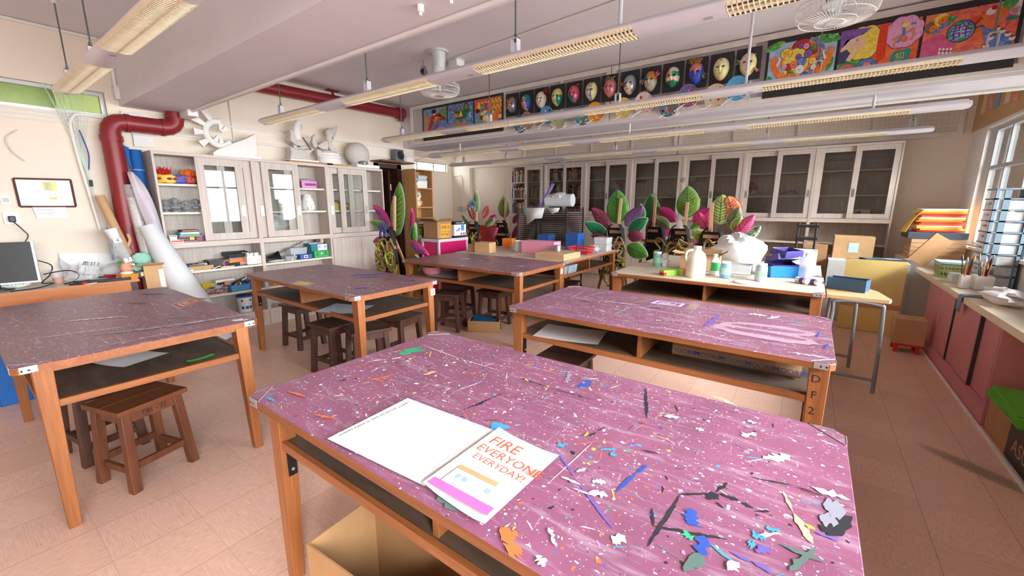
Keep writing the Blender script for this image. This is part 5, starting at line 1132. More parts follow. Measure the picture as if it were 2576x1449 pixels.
for s in (-1, 1):
    for k in range(3):
        for q in range(3): b.box(.075, .0756, s*.05-.018+k*.014, s*.05-.009+k*.014, .025+q*.02, .038+q*.02, PAPERG)
b.build('basket', t)
for i in range(5): boxy('white_packet', 'white card packet standing in the vented white basket', 'packet', at(-5.35, 2.06+i*.026, z+.085, rg.uniform(-8, 8)), .12, .022, .045+rg.uniform(0, .02), WHT, group='packets in the vented white basket')
# lower shelf two (z .457)
z = .457
t = thing('slotted_basket', 'mauve slotted basket of tools at the front of the lowest shelf', 'basket', at(-5.33, 1.67, z))
M_ = at(-5.345, 1.67, z+.001)
b = MB(M_); basket(b, .17, .27, .07, MAUV, .9, 12); b.build('basket', t)
b = MB(M_)
for k in range(14): b.cyl((rg.uniform(-.06, .06), rg.uniform(-.11, .05), .03), (rg.uniform(-.06, .06), rg.uniform(-.02, .12), .085), .006, [WHT, PAPERG, INKB, STEEL][k % 4], 6)
b.build('tools', t)['kind'] = 'stuff'
b = MB(at(-5.46, 1.74, z)); basket(b, .1, .25, .105, YLW, .92, 10, True); one(b, 'yellow_basket', 'yellow plastic basket behind the mauve tool basket', 'basket')
b = MB(at(-5.32, 1.66, z+.085, 20)); b.prism([(0, 0), (.09, 0), (.05, .05)], 0, .012, WHT); one(b, 'set_square', 'white plastic set square on the tool baskets', 'set square')
boxy('white_card_stack', 'stack of white boxes with dark edges at the back of the lowest shelf', 'boxes', at(-5.44, 1.83, z), .12, .19, .14, PAPER, WHT, INK)
t = thing('blue_basket', 'light blue plastic basket of glue tubes on the lowest shelf', 'basket', at(-5.33, 1.93, z))
M_ = at(-5.33, 1.93, z+.001)
b = MB(M_); basket(b, .16, .2, .075, mt('light_blue_plastic', (74, 142, 190), .4), .9, 12, True); b.box(.066, .0715, -.045, .04, .018, .05, PAPER, at(0, 0, 0, 0, 0, 5)); b.build('basket', t)
b = MB(M_)
for k in range(10): b.cyl((rg.uniform(-.05, .05), rg.uniform(-.08, .0), .03), (rg.uniform(-.05, .05), rg.uniform(-.0, .08), .09), .009, [WHT, INKB, BLK, WHT][k % 4], 8)
b.build('tubes', t)['kind'] = 'stuff'
b = MB(at(-5.36, 1.97, z+.09, 0, 18, 0)); b.box(-.02, .02, -.09, .09, 0, .035, BLK); b.box(.02, .0206, .02, .08, .01, .028, PAPERG); one(b, 'black_pump', 'black hand tool lying across the light blue basket', 'tool', bevel=.005)
b = MB(at(-5.39, 1.86, z+.07)); b.box(-.03, .03, -.05, .05, 0, .05, ORG); b.box(.03, .0306, -.035, .035, .012, .04, mt('sky_print', (120, 190, 220), .5)); one(b, 'crayon_box', 'orange crayon box between the baskets on the lowest shelf', 'box')
b = MB(at(-5.38, 2.08, z)); basket(b, .14, .07, .09, BLU, .9, 8, True); one(b, 'dark_blue_basket', 'dark blue basket at the right end of the lowest shelf', 'basket')
b = MB(at(-5.27, 1.85, z)); b.ell((0, 0, .012), (.012, .02, .012), REDP, 8, 6); b.ell((.0, -.14, .012), (.01, .014, .012), REDP, 8, 6); one(b, 'red_clips', 'small red clips at the edge of the lowest shelf', 'clips')
t = thing('paint_bucket', 'white paint bucket with blue lid and blue print on the cabinet floor', 'bucket', at(-5.34, 1.99, .19))
M_ = at(-5.355, 1.99, .191)
b = MB(M_); b.lathe([(.001, 0), (.066, 0), (.07, .006), (.08, .19), (.079, .19)], WHT, 28)
for k, a in enumerate((-40, -6, 26)):
    c, s = math.cos(R(a)), math.sin(R(a))
    for zz, h_, w_ in ((.04, .035, .032), (.13, .025, .02)):
        if k == 1 and zz > .1: continue
        r_ = .0725+(zz-.02)*.053; b.box(-.0004, .0006, -w_/2, w_/2, 0, h_, BLU, Matrix.Translation((c*r_, s*r_, zz)) @ Matrix.Rotation(R(a), 4, 'Z') @ Matrix.Rotation(R(3), 4, 'Y'))
b.build('bucket', t)
b = MB(M_); b.lathe([(.082, .178), (.084, .18), (.084, .198), (.001, .2)], BLU, 28); b.build('lid', t)
# second unit
t = thing('pink_basket', 'pink slotted basket with grey cloth on the upper shelf of the vase cabinet', 'basket', at(-5.39, 2.87, zs1))
M_ = at(-5.39, 2.88, zs1+.001)
b = MB(M_); basket(b, .19, .2, .085, PNKP, .95, 14, True); b.box(.094, .0952, -.06, .09, .03, .06, mt('violet_mesh', (120, 60, 130), .5)); b.build('basket', t)
b = MB(M_); crumple(b, (0, 0, .09), (.07, .09, .03), PAPERG, random.Random(4)); b.build('cloth', t)
t = thing('plaster_vase', 'knobbly white plaster vase on the middle shelf of its cabinet', 'vase', at(-5.38, 2.875, zs2))
M_ = at(-5.38, 2.875, zs2+.001)
b = MB(M_); b.lathe([(.001, 0), (.07, 0), (.088, .02), (.09, .05), (.075, .12), (.052, .18), (.044, .205), (.038, .20), (.045, .16), (.001, .10)], PLA, 28); b.build('vase', t)
for i in range(16):
    a = R(-80+rg.uniform(0, 160)); zz = rg.uniform(.02, .18); r_ = .09-.05*max(0, (zz-.05)/.15)
    b = MB(M_); b.ell((r_*math.cos(a), r_*math.sin(a), zz), .012 if i % 3 else .016, PLA, 10, 8); b.build('knob', t)
z = .745
b = MB(at(-5.36, 2.35, z)); b.poly([(.05, -.1, .02), (.05, .10, .01), (-.05, .11, .12), (-.05, -.02, .075)], BLK); b.poly([(.06, -.09, .03), (.06, 0, .03), (-.02, -.02, .06), (-.03, -.1, .05)], GREYM); one(b, 'black_folder', 'black folders slumped on the shelf below the vase cabinet', 'folder', thick=.006)
b = MB(at(-5.44, 2.53, z, 0, 22, 0)); b.box(-.004, .004, -.29, .29, .0, .012, mt('brown_lath', (96, 76, 66), .5)); one(b, 'brown_lath', 'brown wooden lath slanting up the shelf below the vase cabinet', 'lath').location.z += .10
b = MB(at(-5.32, 2.39, z)); crumple(b, (0, 0, .012), (.04, .11, .014), PAPERG, random.Random(7)); one(b, 'crumpled_plastic', 'grey white crumpled plastic at the shelf front', 'plastic')
b = MB(at(-5.36, 2.56, z)); b.hexa([(-.05, -.06, 0), (.05, -.06, 0), (.05, .06, 0), (-.05, .06, 0)], [(-.065, -.075, .055), (.065, -.075, .055), (.065, .075, .055), (-.065, .075, .055)], film('smoky_tub', (190, 192, 190), .6, .3, .1)); b.box(.05, .056, .0, .012, .0, .09, WHT, at(0, 0, 0, 0, -30)); one(b, 'smoky_tub', 'smoky plastic tub with a white scraper on the shelf', 'tub')
b = MB(at(-5.40, 2.68, z+.062)); b.hexa([(-.06, -.10, 0), (.06, -.10, 0), (.06, .10, 0), (-.06, .10, 0)], [(-.07, -.11, .085), (.07, -.11, .085), (.07, .11, .085), (-.07, .11, .085)], film('clear_tub', (206, 216, 222), .55, .3, .1)); one(b, 'clear_tub', 'clear plastic tub stacked on the blue and smoky tubs', 'tub')
boxy('blue_case', 'blue plastic case with a white label below the clear tub', 'case', at(-5.36, 2.75, z), .13, .16, .06, BLU, None, None, None, .004)
b = MB(at(-5.2945, 2.74, z+.012)); b.box(0, .0008, -.02, .03, 0, .036, PAPER); b.box(.0008, .0012, -.012, .02, .008, .028, INKV); one(b, 'case_label', 'white label with violet writing on the blue case', 'label')
t = thing('green_basket', 'green plastic basket at the right end of the shelf below the vase', 'basket', at(-5.37, 2.95, z))
M_ = at(-5.375, 2.96, z+.001)
b = MB(M_); basket(b, .16, .2, .085, GRN, .97, 10, True)
for s in (-1, 1):
    for q in range(4): b.box(.0785, .0797, s*.06-.012, s*.06+.012, .022+q*.014, .028+q*.014, INK)
b.disc((0, 0, 0), .012, PAPER, M=at(.0805, .0, .05, 0, 0, 90)); b.build('basket', t)
t = thing('teal_basket', 'teal basket with a white Chinese note stacked on the green basket', 'basket', at(-5.38, 2.95, z+.088))
M_ = at(-5.385, 2.945, z+.089)
b = MB(M_); basket(b, .17, .24, .09, TEA, .95, 10, True); b.build('basket', t)
b = MB(M_); b.box(.0855, .0868, -.03, .10, .005, .085, PAPER); b.text('紫．藍', .042, at(.0874, .035, .048, 90, 90), INKV); b.build('label', t)
b = MB(M_)
for k in range(6): b.ell((rg.uniform(-.05, .05), -.09+k*.03, .09), .022, PAPERG if k < 3 else BOOKM[9], 10, 8)
b.ell((-.02, .03, .125), (.03, .03, .05), BOOKM[5], 10, 8); b.ell((-.0, .08, .13), (.03, .025, .05), BOOKM[11], 10, 8); b.build('contents', t)['kind'] = 'stuff'
for lab, y, m in (('yellow tub low in the vase cabinet behind the number 3 table', 2.36, YLW), ('orange tub low in the vase cabinet behind the number 3 table', 2.52, ORG)):
    b = MB(at(-5.36, y, .457)); b.lathe([(.001, 0), (.04, 0), (.045, .05), (.001, .052)], m, 16); one(b, 'low_tub', lab, 'tub')
# third unit: things behind the glass
b = MB(at(-5.38, 3.35, 1.36)); crumple(b, (0, -.03, .05), (.07, .14, .08), mt('straw_yellow_cloth', (206, 178, 110), .85, 0, .2, 40), random.Random(21)); one(b, 'raffia_heap', 'straw coloured raffia heap behind the glass by the doorway', 'raffia')
b = MB(at(-5.4, 3.45, 1.05)); sheet(b, .16, .26, PAPERG, .02); one(b, 'paper_sheet', 'pale paper sheet low behind the glass by the doorway', 'paper').location.z += .01
b = MB(at(-5.4, 2.45, 1.05)); crumple(b, (0, 0, .12), (.08, .2, .14), BAGF, random.Random(31)); one(b, 'plastic_heap', 'cloudy plastic heap behind the glass of the vase cabinet', 'plastic')
# ---------------------------------------------------------------- tall bookcase by the doorway
BW = wood('beech_bookcase', (188, 138, 86), (208, 160, 106), 'z', .5, 16, .05, .15)
X0, X1, Y0, Y1, H_ = -5.36, -5.07, 4.452, 4.815, 1.985
t = thing('tall_bookcase', 'tall narrow beech bookcase beside the dark doorway', 'bookcase', at((X0+X1)/2, (Y0+Y1)/2, 0))
b = MB(); b.box(X0, X1, Y0, Y0+.018, 0, H_, BW); b.box(X0, X1, Y1-.018, Y1, 0, H_, BW); b.box(X0, X1, Y0+.018, Y1-.018, H_-.018, H_, BW); b.box(X0, X0+.006, Y0+.018, Y1-.018, 0, H_-.018, BW); b.box(X1-.05, X1-.02, Y0-.0006, Y0, 1.90, 1.92, PAPERG); b.build('case', t)
BS = [1.70, 1.405, 1.105, .80, .45, .08]
for z in BS: b = MB(); b.box(X0+.006, X1-.003, Y0+.018, Y1-.018, z-.018, z, BW); b.build('shelf', t)
rg = random.Random(42)
def pile(z, n, lab, cols, y0, w, hs, g, back=0):
    zz = z+.0005
    for i in range(n):
        h = rg.uniform(*hs); m = rg.choice(cols)
        b = MB(at(X1-.11-back, y0+rg.uniform(-.012, .012), zz, 90+rg.uniform(-9, 9))); book(b, w*rg.uniform(.85, 1.05), .20, h, m)
        one(b, 'book', lab, 'book', g); zz += h+.0006
    return zz
LB = [BOOKM[6], BOOKM[6], PAPERG, BOOKM[9], BOOKM[7], PAPER]
pile(1.70, 11, 'pale flat book in the leaning pile on the top bookcase shelf', LB, 4.60, .21, (.010, .026), 'books piled on the top bookcase shelf')
pile(1.405, 0, '', LB, 4.6, .2, (.01, .02), '')
zt_ = pile(1.105, 6, 'pale flat book in the low pile on the third bookcase shelf', LB+[BOOKM[3]], 4.62, .24, (.010, .018), 'books piled on the third bookcase shelf')
pile(.80, 8, 'white flat book in the pile on the fourth bookcase shelf', [PAPER, PAPER, BOOKM[6]], 4.68, .2, (.012, .02), 'white books on the fourth bookcase shelf')
for i in range(3):
    for k in range(4):
        b = MB(at(X1-.09, 4.605 if k % 2 else 4.665, .80+.16+i*.028+.0005, 90)); 
        if k < 2: book(b, .115, .16, .026, mt('violet_box_cover', (72, 62, 122), .5)); o = one(b, 'book', 'violet book in the stacked set on the fourth bookcase shelf', 'book', 'violet books on the fourth bookcase shelf'); o.location.y += .06*(1 if k else .0)+.03
for i in range(5):
    b = MB(at(X1-.06, 4.49+i*.016, .9605)); b.box(-.09, .05, -.007, .007, 0, .11, mt('lime_spine', (140, 200, 60), .5) if i < 3 else BOOKM[i]); one(b, 'book', 'lime green book standing on the fourth bookcase shelf', 'book', 'lime books on the fourth bookcase shelf')
b = MB(at(X1-.11, 4.50, .8005)); b.box(-.09, .09, -.03, .05, 0, .158, PAPER); one(b, 'book_block', 'block of white books below the lime green ones', 'books')
t = thing('flower_pitcher', 'cream pitcher holding white cloth flowers on the bookcase', 'vase', at(-5.17, 4.6, 1.12+.06))
zb_ = 1.405
M_ = at(-5.19, 4.575, zb_+.0005)
b = MB(M_); b.lathe([(.001, 0), (.035, 0), (.06, .02), (.068, .05), (.058, .085), (.045, .10), (.041, .10), (.001, .06)], mt('cream_glaze', (232, 208, 160), .3), 24); b.tube([(0, .05, .085), (0, .095, .09), (0, .10, .06), (0, .075, .03), (0, .062, .03)], .007, MATS['cream_glaze'], 8); b.build('pitcher', t)
PET = mt('ivory_petal', (226, 220, 206), .7)
for i in range(11):
    b = MB(M_); y, z, x = rg.uniform(-.07, .07), .12+rg.uniform(0, .09), rg.uniform(-.03, .04)
    for k in range(5):
        a = 2*PI*k/5; b.ell((x, y+.016*math.cos(a), z+.016*math.sin(a)), (.011, .014, .014), PET, 8, 6)
    b.tube([(0, 0, .08), (x, y, z)], .002, GRN, 4); b.build('flower', t)
# ---------------------------------------------------------------- leaf wing costumes hung on easels
LEAVES = {'A': (3.7, [('G1', -4.63, 1.02, -4.5, 1.73, 0.143), ('PB', -4.71, 1.1, -5.06, 1.43, 0.094), ('P', -4.31, 1.04, -4.22, 1.4, 0.048), ('G2', -4.69, 1.09, -5.1, 1.2, 0.071), ('PT', -4.73, 0.88, -5.04, 0.93, 0.1), ('GD', -4.22, 0.94, -4.13, 1.21, 0.068), ('PB', -4.26, 0.97, -3.89, 0.81, 0.063), ('GT', -4.76, 0.47, -4.97, 0.74, 0.084), ('GD', -4.12, 0.81, -4.02, 0.6, 0.046)]), 'B': (5.7, [('GW', -4.88, 1.28, -4.9, 1.7, 0.085), ('R', -4.93, 1.18, -5.09, 1.44, 0.064), ('R', -4.73, 1.22, -4.59, 1.43, 0.063), ('R', -4.96, 0.9, -5.07, 1.12, 0.058), ('P', -4.62, 1.12, -4.38, 1.27, 0.056), ('PW', -4.58, 0.84, -4.34, 1.06, 0.07), ('GS', -4.99, 1.11, -5.17, 1.26, 0.043), ('GS', -4.61, 1.08, -4.4, 1.22, 0.055), ('G2', -5.03, 0.75, -4.99, 0.95, 0.058)]), 'C': (6.5, [('GT', -4.87, 1.18, -4.89, 1.61, 0.147), ('PT', -4.65, 1.09, -4.52, 1.29, 0.061), ('PT', -4.66, 0.79, -4.53, 1.06, 0.062)]), 'D': (6.15, [('G3', -2.44, 1.15, -2.45, 1.66, 0.178), ('W', -2.54, 1.1, -2.86, 1.39, 0.105), ('WB', -2.3, 1.14, -2.03, 1.42, 0.103), ('GE', -2.59, 0.97, -2.94, 1.16, 0.1), ('GE', -2.24, 1.05, -1.94, 1.25, 0.096), ('W', -2.24, 1.0, -1.98, 0.97, 0.09), ('G3', -2.23, 0.83, -1.9, 0.7, 0.12), ('W', -2.58, 0.93, -2.81, 0.97, 0.062)]), 'E': (6.75, [('GK', -2.09, 1.08, -2.13, 1.61, 0.148), ('MG', -1.71, 1.19, -1.98, 1.39, 0.093), ('MX', -2.15, 0.98, -2.01, 1.29, 0.084), ('GS', -2.04, 1.24, -1.77, 1.07, 0.089), ('MG', -1.72, 1.04, -1.99, 1.05, 0.08), ('MX', -2.1, 0.88, -1.97, 1.07, 0.058), ('GV', -1.99, 0.62, -2.06, 0.99, 0.134), ('G2', -1.83, 0.67, -1.74, 0.95, 0.088), ('SK', -2.24, 1.16, -2.25, 1.46, 0.083)]), 'F': (6.5, [('G2', -1.5, 1.25, -1.52, 1.71, 0.164), ('P', -1.41, 1.17, -1.18, 1.39, 0.099), ('G2', -1.45, 1.1, -1.25, 1.21, 0.053)]), 'H': (5.95, [('GL', -0.97, 1.19, -0.97, 1.57, 0.139), ('MS', -0.8, 1.22, -0.9, 1.55, 0.116), ('PD', -1.07, 1.07, -1.22, 1.34, 0.073), ('GG', -0.86, 1.16, -0.75, 1.41, 0.081), ('G4', -1.06, 0.96, -1.28, 1.11, 0.089), ('G4', -0.8, 1.11, -0.72, 1.3, 0.065), ('PM', -0.76, 1.06, -0.58, 1.32, 0.075), ('GM', -0.65, 1.02, -0.5, 1.19, 0.054), ('P', -1.23, 0.92, -1.02, 0.99, 0.037)])}
lf = lambda n, *c: multi('leaf_'+n, list(c), 22, .5, 1.2)
LM = {'G1': lf('olive', (92, 130, 40), (128, 160, 58)), 'G2': lf('green', (96, 138, 50), (132, 166, 70)), 'G3': lf('bright', (60, 120, 30), (92, 160, 50), (40, 110, 50)), 'GE': lf('emerald', (14, 96, 60), (36, 140, 84), (20, 120, 70)), 'GK': lf('deep', (50, 110, 50), (86, 146, 74)), 'GV': lf('painted', (70, 130, 60), (126, 160, 80), (40, 90, 50)), 'GD': lf('dashed', (84, 150, 50), (130, 180, 70)), 'GT': lf('sheer', (130, 150, 76), (160, 176, 100)), 'GW': lf('white', (120, 160, 80), (200, 216, 160), (90, 140, 60)), 'GS': lf('spiral', (110, 140, 70), (150, 170, 100)), 'GL': lf('lime', (140, 170, 60), (190, 204, 120), (120, 160, 60)), 'G4': lf('yellowgreen', (140, 164, 60), (170, 190, 84)), 'GG': lf('grey', (100, 110, 70), (150, 150, 90), (90, 90, 84)), 'GM': lf('mixed', (90, 150, 70), (200, 200, 180), (60, 120, 60), (190, 90, 110)),
 'PB': lf('pinkblue', (200, 50, 110), (210, 70, 130)), 'P': lf('pink', (196, 36, 106), (216, 64, 124)), 'PT': lf('sheerpink', (176, 70, 100), (196, 100, 126)), 'R': lf('red', (186, 46, 56), (206, 76, 84)), 'PW': lf('wine2', (170, 60, 90), (196, 100, 120)), 'W': lf('wine', (130, 50, 70), (154, 76, 92)), 'WB': lf('wineblue', (140, 60, 84), (120, 90, 140), (170, 100, 110)), 'MG': lf('magenta', (178, 34, 110), (196, 50, 124)), 'MX': lf('motley', (190, 40, 100), (220, 120, 60), (90, 70, 130), (200, 60, 110)), 'MS': lf('stripe', (150, 190, 80), (220, 90, 80), (240, 170, 100), (120, 170, 80)), 'PD': lf('hotpink', (226, 60, 120), (236, 90, 140)), 'PM': lf('pinkswirl', (196, 36, 90), (226, 90, 140), (180, 60, 60)), 'SK': lf('skyleaf', (70, 150, 190), (90, 150, 90), (60, 120, 170))}
RIM = {'G': mt('rim_pale_cyan', (150, 214, 220), .4), 'P': mt('rim_magenta', (196, 30, 100), .4), 'R': mt('rim_red', (170, 30, 50), .4), 'W': mt('rim_wine', (150, 24, 70), .4), 'M': mt('rim_crimson', (176, 30, 90), .4), 'S': MATS['rim_pale_cyan'] if 'rim_pale_cyan' in MATS else None}
RIM['S'] = RIM['G']; RIMW = mt('rim_white', (222, 234, 226), .4)
VEIN = mt('vein_dark_green', (24, 74, 48), .6); VEINB = mt('vein_blue', (70, 72, 140), .6); VEINP = mt('vein_wine', (96, 20, 60), .6); VEINL = mt('vein_light', (226, 190, 150), .6); SPI = mt('spiral_lime', (176, 206, 60), .4); SPID = mt('spiral_dark', (40, 90, 60), .4)
STRAP = mt('black_webbing', (26, 25, 28), .8); EAS = wood('easel_beech', (186, 130, 84), (206, 152, 104), 'z', .5, 14, .06, .2); TWIG = mt('willow_twig', (124, 82, 44), .75, 0, .3, 30); TWIG2 = mt('raffia_string', (150, 122, 80), .85, 0, .25, 40); WOOL = mt('brown_tangle', (124, 66, 30), .8, 0, .25, 30)
def leaf(par, key, bx, bz, tx, tz, w, y, i):
    B_, T_ = Vector((bx, y, bz)), Vector((tx, y-.03, tz)); ax = T_-B_; L = ax.length; d = ax.normalized(); n = Vector((-d.z, 0, d.x))
    def P(s, q): # s along, q across -1..1
        s_ = min(max(s, 0), 1); wd = w*(math.sin(PI*s_**.85)**.72) if key[0] != 'M' else w*(math.sin(PI*s_)**.6)
        return B_+d*(L*s_)+n*(wd*q)+Vector((0, -.02*(1-q*q)-.012*math.sin(s_*5+i), 0))
    b = MB(); b.grid(lambda u, v: P(v, (u-.5)*2), 8, 18, LM[key])
    vm = VEINB if key in ('PB', 'WB') else (VEINP if key[0] in 'PMW' else (VEINL if key == 'R' else VEIN))
    if key != 'MG':
        e = Vector((0, -.0025, 0)); b.tube([P(s, 0)+e for s in (.06, .3, .6, .92)], [.004, .0035, .003, .001], vm, 4)
        k = 7
        for j in range(k):
            for s_ in (-1, 1):
                s0 = .12+.68*j/k; thick = .010 if key in ('G1', 'GD', 'PB', 'GV', 'GL') else .0035
                b.tube([P(s0, 0)+e, P(s0+.07, s_*.4)+e, P(s0+.13, s_*.72)+e], [thick*.5, thick, .0005], vm, 4, flat=.3)
    o = b.build('leaf_wing', par, thick=.002)
    rim = RIMW if key in ('GV', 'GE', 'G4', 'GT', 'GM', 'GS', 'GW') or (key == 'G3' and i) else RIM[key[0]]
    b = MB(); b.tube([P(s/20, -1) for s in range(21)]+[P(1-s/20, 1) for s in range(1, 21)], .0042, rim, 5); b.build('rim', o)
    return P
def spiral(par, x, y, z, r, m, turns=2.4):
    b = MB(); b.tube([(x+r*(1-k/40)*math.cos(turns*2*PI*k/40), y, z+r*(1-k/40)*math.sin(turns*2*PI*k/40)) for k in range(40)], .004, m, 5); b.build('wire_spiral', par)
def costume(label, key, ex, seed, tangle, crown=None, straps=True, H_=None):
    yy, L = LEAVES[key]
    t = thing('leaf_costume', label, 'costume', at(ex, yy, 0), 'leaf wing costumes on easels')
    for i, (m, bx, bz, tx, tz, w) in enumerate(L): leaf(t, m, bx, bz, tx, tz, w, yy-.015*i, i)
    rg = random.Random(seed); zt = 1.05
    if straps:
        for s in (-1, 1):
            b = MB(); b.tube(spline([(ex+s*.06, yy-.16, zt+.10), (ex+s*.12, yy-.20, zt+.02), (ex+s*.14, yy-.17, zt-.16), (ex+s*.12, yy-.15, zt-.40)], 5), .03, STRAP, 6, flat=.25); b.build('strap', t)
        b = MB(); b.box(ex-.13, ex+.13, yy-.15, yy-.13, zt-.55, zt+.05, STRAP); b.build('back_pad', t, bevel=.01)
    b = MB()
    for k in range(tangle):
        x, z = ex+rg.uniform(-.13, .13), rg.uniform(.5, 1.0); pts = []
        for q in range(6): pts.append((x, yy-.20-rg.uniform(0, .07), z)); x = min(max(x+rg.uniform(-.10, .10), ex-.2), ex+.2); z -= rg.uniform(-.04, .15); z = max(z, .2)
        b.tube(spline(pts, 4), .004 if k % 3 else .013, (TWIG2, WOOL, TWIG)[k % 3] if k % 7 else SPI, 5)
    o = b.build('vine_tangle', t); o['kind'] = 'stuff'
    if crown:
        b = MB(); cx, cz = crown[0], crown[1]; cm = crown[2]
        for k in range(5):
            a = R(90+(k-2)*30); b.poly([(cx+.03*math.cos(a)-.03*math.sin(a), yy-.26, cz+.02*math.sin(a)+.03*math.cos(a)), (cx+.11*math.cos(a), yy-.27, cz+.13*math.sin(a)), (cx+.03*math.cos(a)+.03*math.sin(a), yy-.255, cz+.02*math.sin(a)-.03*math.cos(a))], cm)
        b.tube(arc((cx, yy-.25, cz-.05), .06, -30, 210, 14), .010, cm, 6); b.build('paper_crown', t, thick=.002)
    return t
def easel(label, x, y, ztop, lean=.0, spread=.26):
    t = thing('wooden_easel', label, 'easel', at(x, y, 0), 'wooden easels holding the leaf costumes')
    zt = 1.06
    b = MB(); b.hexa([(x-.02, y-.13, .30), (x+.02, y-.13, .30), (x+.02, y-.10, .30), (x-.02, y-.10, .30)], [(x-.02+lean, y-.09, ztop), (x+.02+lean, y-.09, ztop), (x+.02+lean, y-.065, ztop), (x-.02+lean, y-.065, ztop)], PINEZ); b.build('mast', t)
    for s in (-1, 1):
        b = MB(); b.hexa([(x+s*spread-.02, y-.17, 0), (x+s*spread+.02, y-.17, 0), (x+s*spread+.02, y-.145, 0), (x+s*spread-.02, y-.145, 0)], [(x+s*.06-.02, y-.125, zt), (x+s*.06+.02, y-.125, zt), (x+s*.06+.02, y-.10, zt), (x+s*.06-.02, y-.10, zt)], EAS); b.build('leg', t)
    b = MB(); b.hexa([(x-.02, y+.35, 0), (x+.02, y+.35, 0), (x+.02, y+.37, 0), (x-.02, y+.37, 0)], [(x-.02, y-.10, zt), (x+.02, y-.10, zt), (x+.02, y-.08, zt), (x-.02, y-.08, zt)], EAS); b.build('back_leg', t)
    for z, w_, nm in ((zt-.02, .09, 'head_block'), (.88, .15, 'crossbar'), (.42, .24, 'crossbar')):
        b = MB(); b.box(x-w_, x+w_, y-.185+(.02 if z > 1 else 0), y-.125, z-.022, z+.022, EAS)
        if z > 1: b.cyl((x-.03, y-.168, z), (x-.03, y-.163, z), .007, MATS['brass_hinge'], 8); b.cyl((x+.03, y-.168, z), (x+.03, y-.163, z), .007, MATS['brass_hinge'], 8)
        b.build(nm, t)
    b = MB(); b.box(x-.16, x+.16, y-.24, y-.17, .40, .42, EAS); b.build('tray', t)
    return t
BC = mt('paper_crown_blue', (74, 86, 176), .6); BCL = mt('paper_crown_sky', (110, 170, 214), .6)
costume('leaf costume nearest the left cabinets, olive top leaf, pink wings, violet blue crown', 'A', -4.62, 1, 46, (-4.60, 1.10, BC)); easel('easel carrying the olive leaf costume beside the left cabinets', -4.62, 3.7, 1.55, .07, .2)
costume('leaf costume with small red wings and a light blue crown before the alcove', 'B', -4.85, 2, 60, (-4.78, 1.42, BCL), True); easel('easel behind the red winged costume near the pink storage box', -4.85, 5.7, 1.32)
costume('plain sheer olive leaf costume left of the black drying rack', 'C', -4.84, 3, 4, None); easel('easel of the sheer olive leaf costume beside the drying rack', -4.80, 6.5, 1.55)
costume('leaf costume with four emerald and wine wings right of the drying rack', 'D', -2.40, 4, 40, None); easel('easel of the emerald and wine winged costume', -2.40, 6.15, 1.54, .03)
costume('costume with dark green leaf, magenta wings and a blue pineapple leaf behind', 'E', -1.98, 5, 6, None); easel('easel of the magenta winged costume', -2.04, 6.75, 1.56)
t = costume('plain light green leaf costume with wire spirals at its tip', 'F', -1.56, 6, 46, None); easel('easel of the light green costume with spirals', -1.53, 6.5, 1.48, .03)
spiral(t, -1.60, 6.45, 1.79, .04, SPID); spiral(t, -1.47, 6.45, 1.79, .04, SPID); spiral(t, -1.38, 6.44, 1.50, .045, SPI); spiral(t, -1.71, 6.45, 1.62, .025, SPID, 1.5)
costume('leaf costume with lime striped leaf and hot pink wing behind the milky bag', 'H', -1.02, 7, 40, None); easel('easel of the lime striped leaf costume', -1.04, 5.95, 1.47, -.03)
# ---------------------------------------------------------------- drying rack and what lies on it
RK = mt('dark_rack_wire', (44, 40, 38), .5, .3); RKW = mt('dark_rack_plum', (60, 40, 48), .5)
t = thing('drying_rack', 'tall black wire drying rack of many shelves before the book cabinets', 'drying rack', at(-3.7, 6.25, 0))
x0, x1, y0, y1 = -4.18, -3.22, 5.95, 6.55
for sx, sy in ((x0, y0), (x1, y0), (x0, y1), (x1, y1)): b = MB(); b.cyl((sx, sy, .04), (sx, sy, 1.40), .012, RK, 8); b.build('post', t)
for i in range(34):
    z = .22+.0345*i; b = MB()
    b.box(x0, x1, y0-.004, y0+.004, z, z+.014, RK); b.box(x0, x1, y1-.004, y1+.004, z, z+.010, RK); b.box(x0-.004, x0+.004, y0, y1, z, z+.010, RK); b.box(x1-.004, x1+.004, y0, y1, z, z+.014, RKW)
    for k in range(1, 16): xx = x0+(x1-x0)*k/16; b.box(xx-.002, xx+.002, y0, y1, z+.003, z+.006, RK)
    b.build('wire_shelf', t)
b = MB()
for sx in (x0, x1):
    for sy in (y0, y1): b.cyl((sx-.012, sy, .03), (sx+.012, sy, .03), .03, BLK, 12)
b.box(x0+.47, x0+.49, y0-.006, y0, .2, 1.38, RK); b.build('base', t)
for k in range(7):
    b = MB(at(-3.75+.15*math.sin(k*2.2), 6.02, .50+.0345*(k*3)+.018)); sheet(b, .32, .12, PAPERG, .004); one(b, 'drying_sheet', 'pale paper lying in the drying rack, %s from the bottom' % ['first', 'second', 'third', 'fourth', 'fifth', 'sixth', 'seventh'][k], 'paper', 'papers in the drying rack')
def hang(name, label, pts, m): b = MB(); n = len(pts); b.add([p for p in pts], [tuple(range(n))], m); return one(b, name, label, 'paper', thick=.001)
hang('hanging_sheet', 'white paper drooping over the left front edge of the drying rack', [(-4.0, 5.93, 1.39), (-3.62, 5.93, 1.39), (-3.66, 5.915, 1.22), (-3.80, 5.915, 1.21), (-3.96, 5.91, 1.10)], PAPER)
hang('hanging_sheet', 'white paper corner drooping over the middle of the drying rack', [(-3.58, 5.93, 1.392), (-3.33, 5.93, 1.392), (-3.36, 5.92, 1.33), (-3.47, 5.915, 1.29)], PAPER)
hang('hanging_sheet', 'sea green paper at the left corner of the drying rack', [(-4.05, 5.935, 1.395), (-3.98, 5.935, 1.395), (-3.99, 5.93, 1.29), (-4.06, 5.93, 1.27)], mt('sea_green_paper', (110, 186, 170), .6))
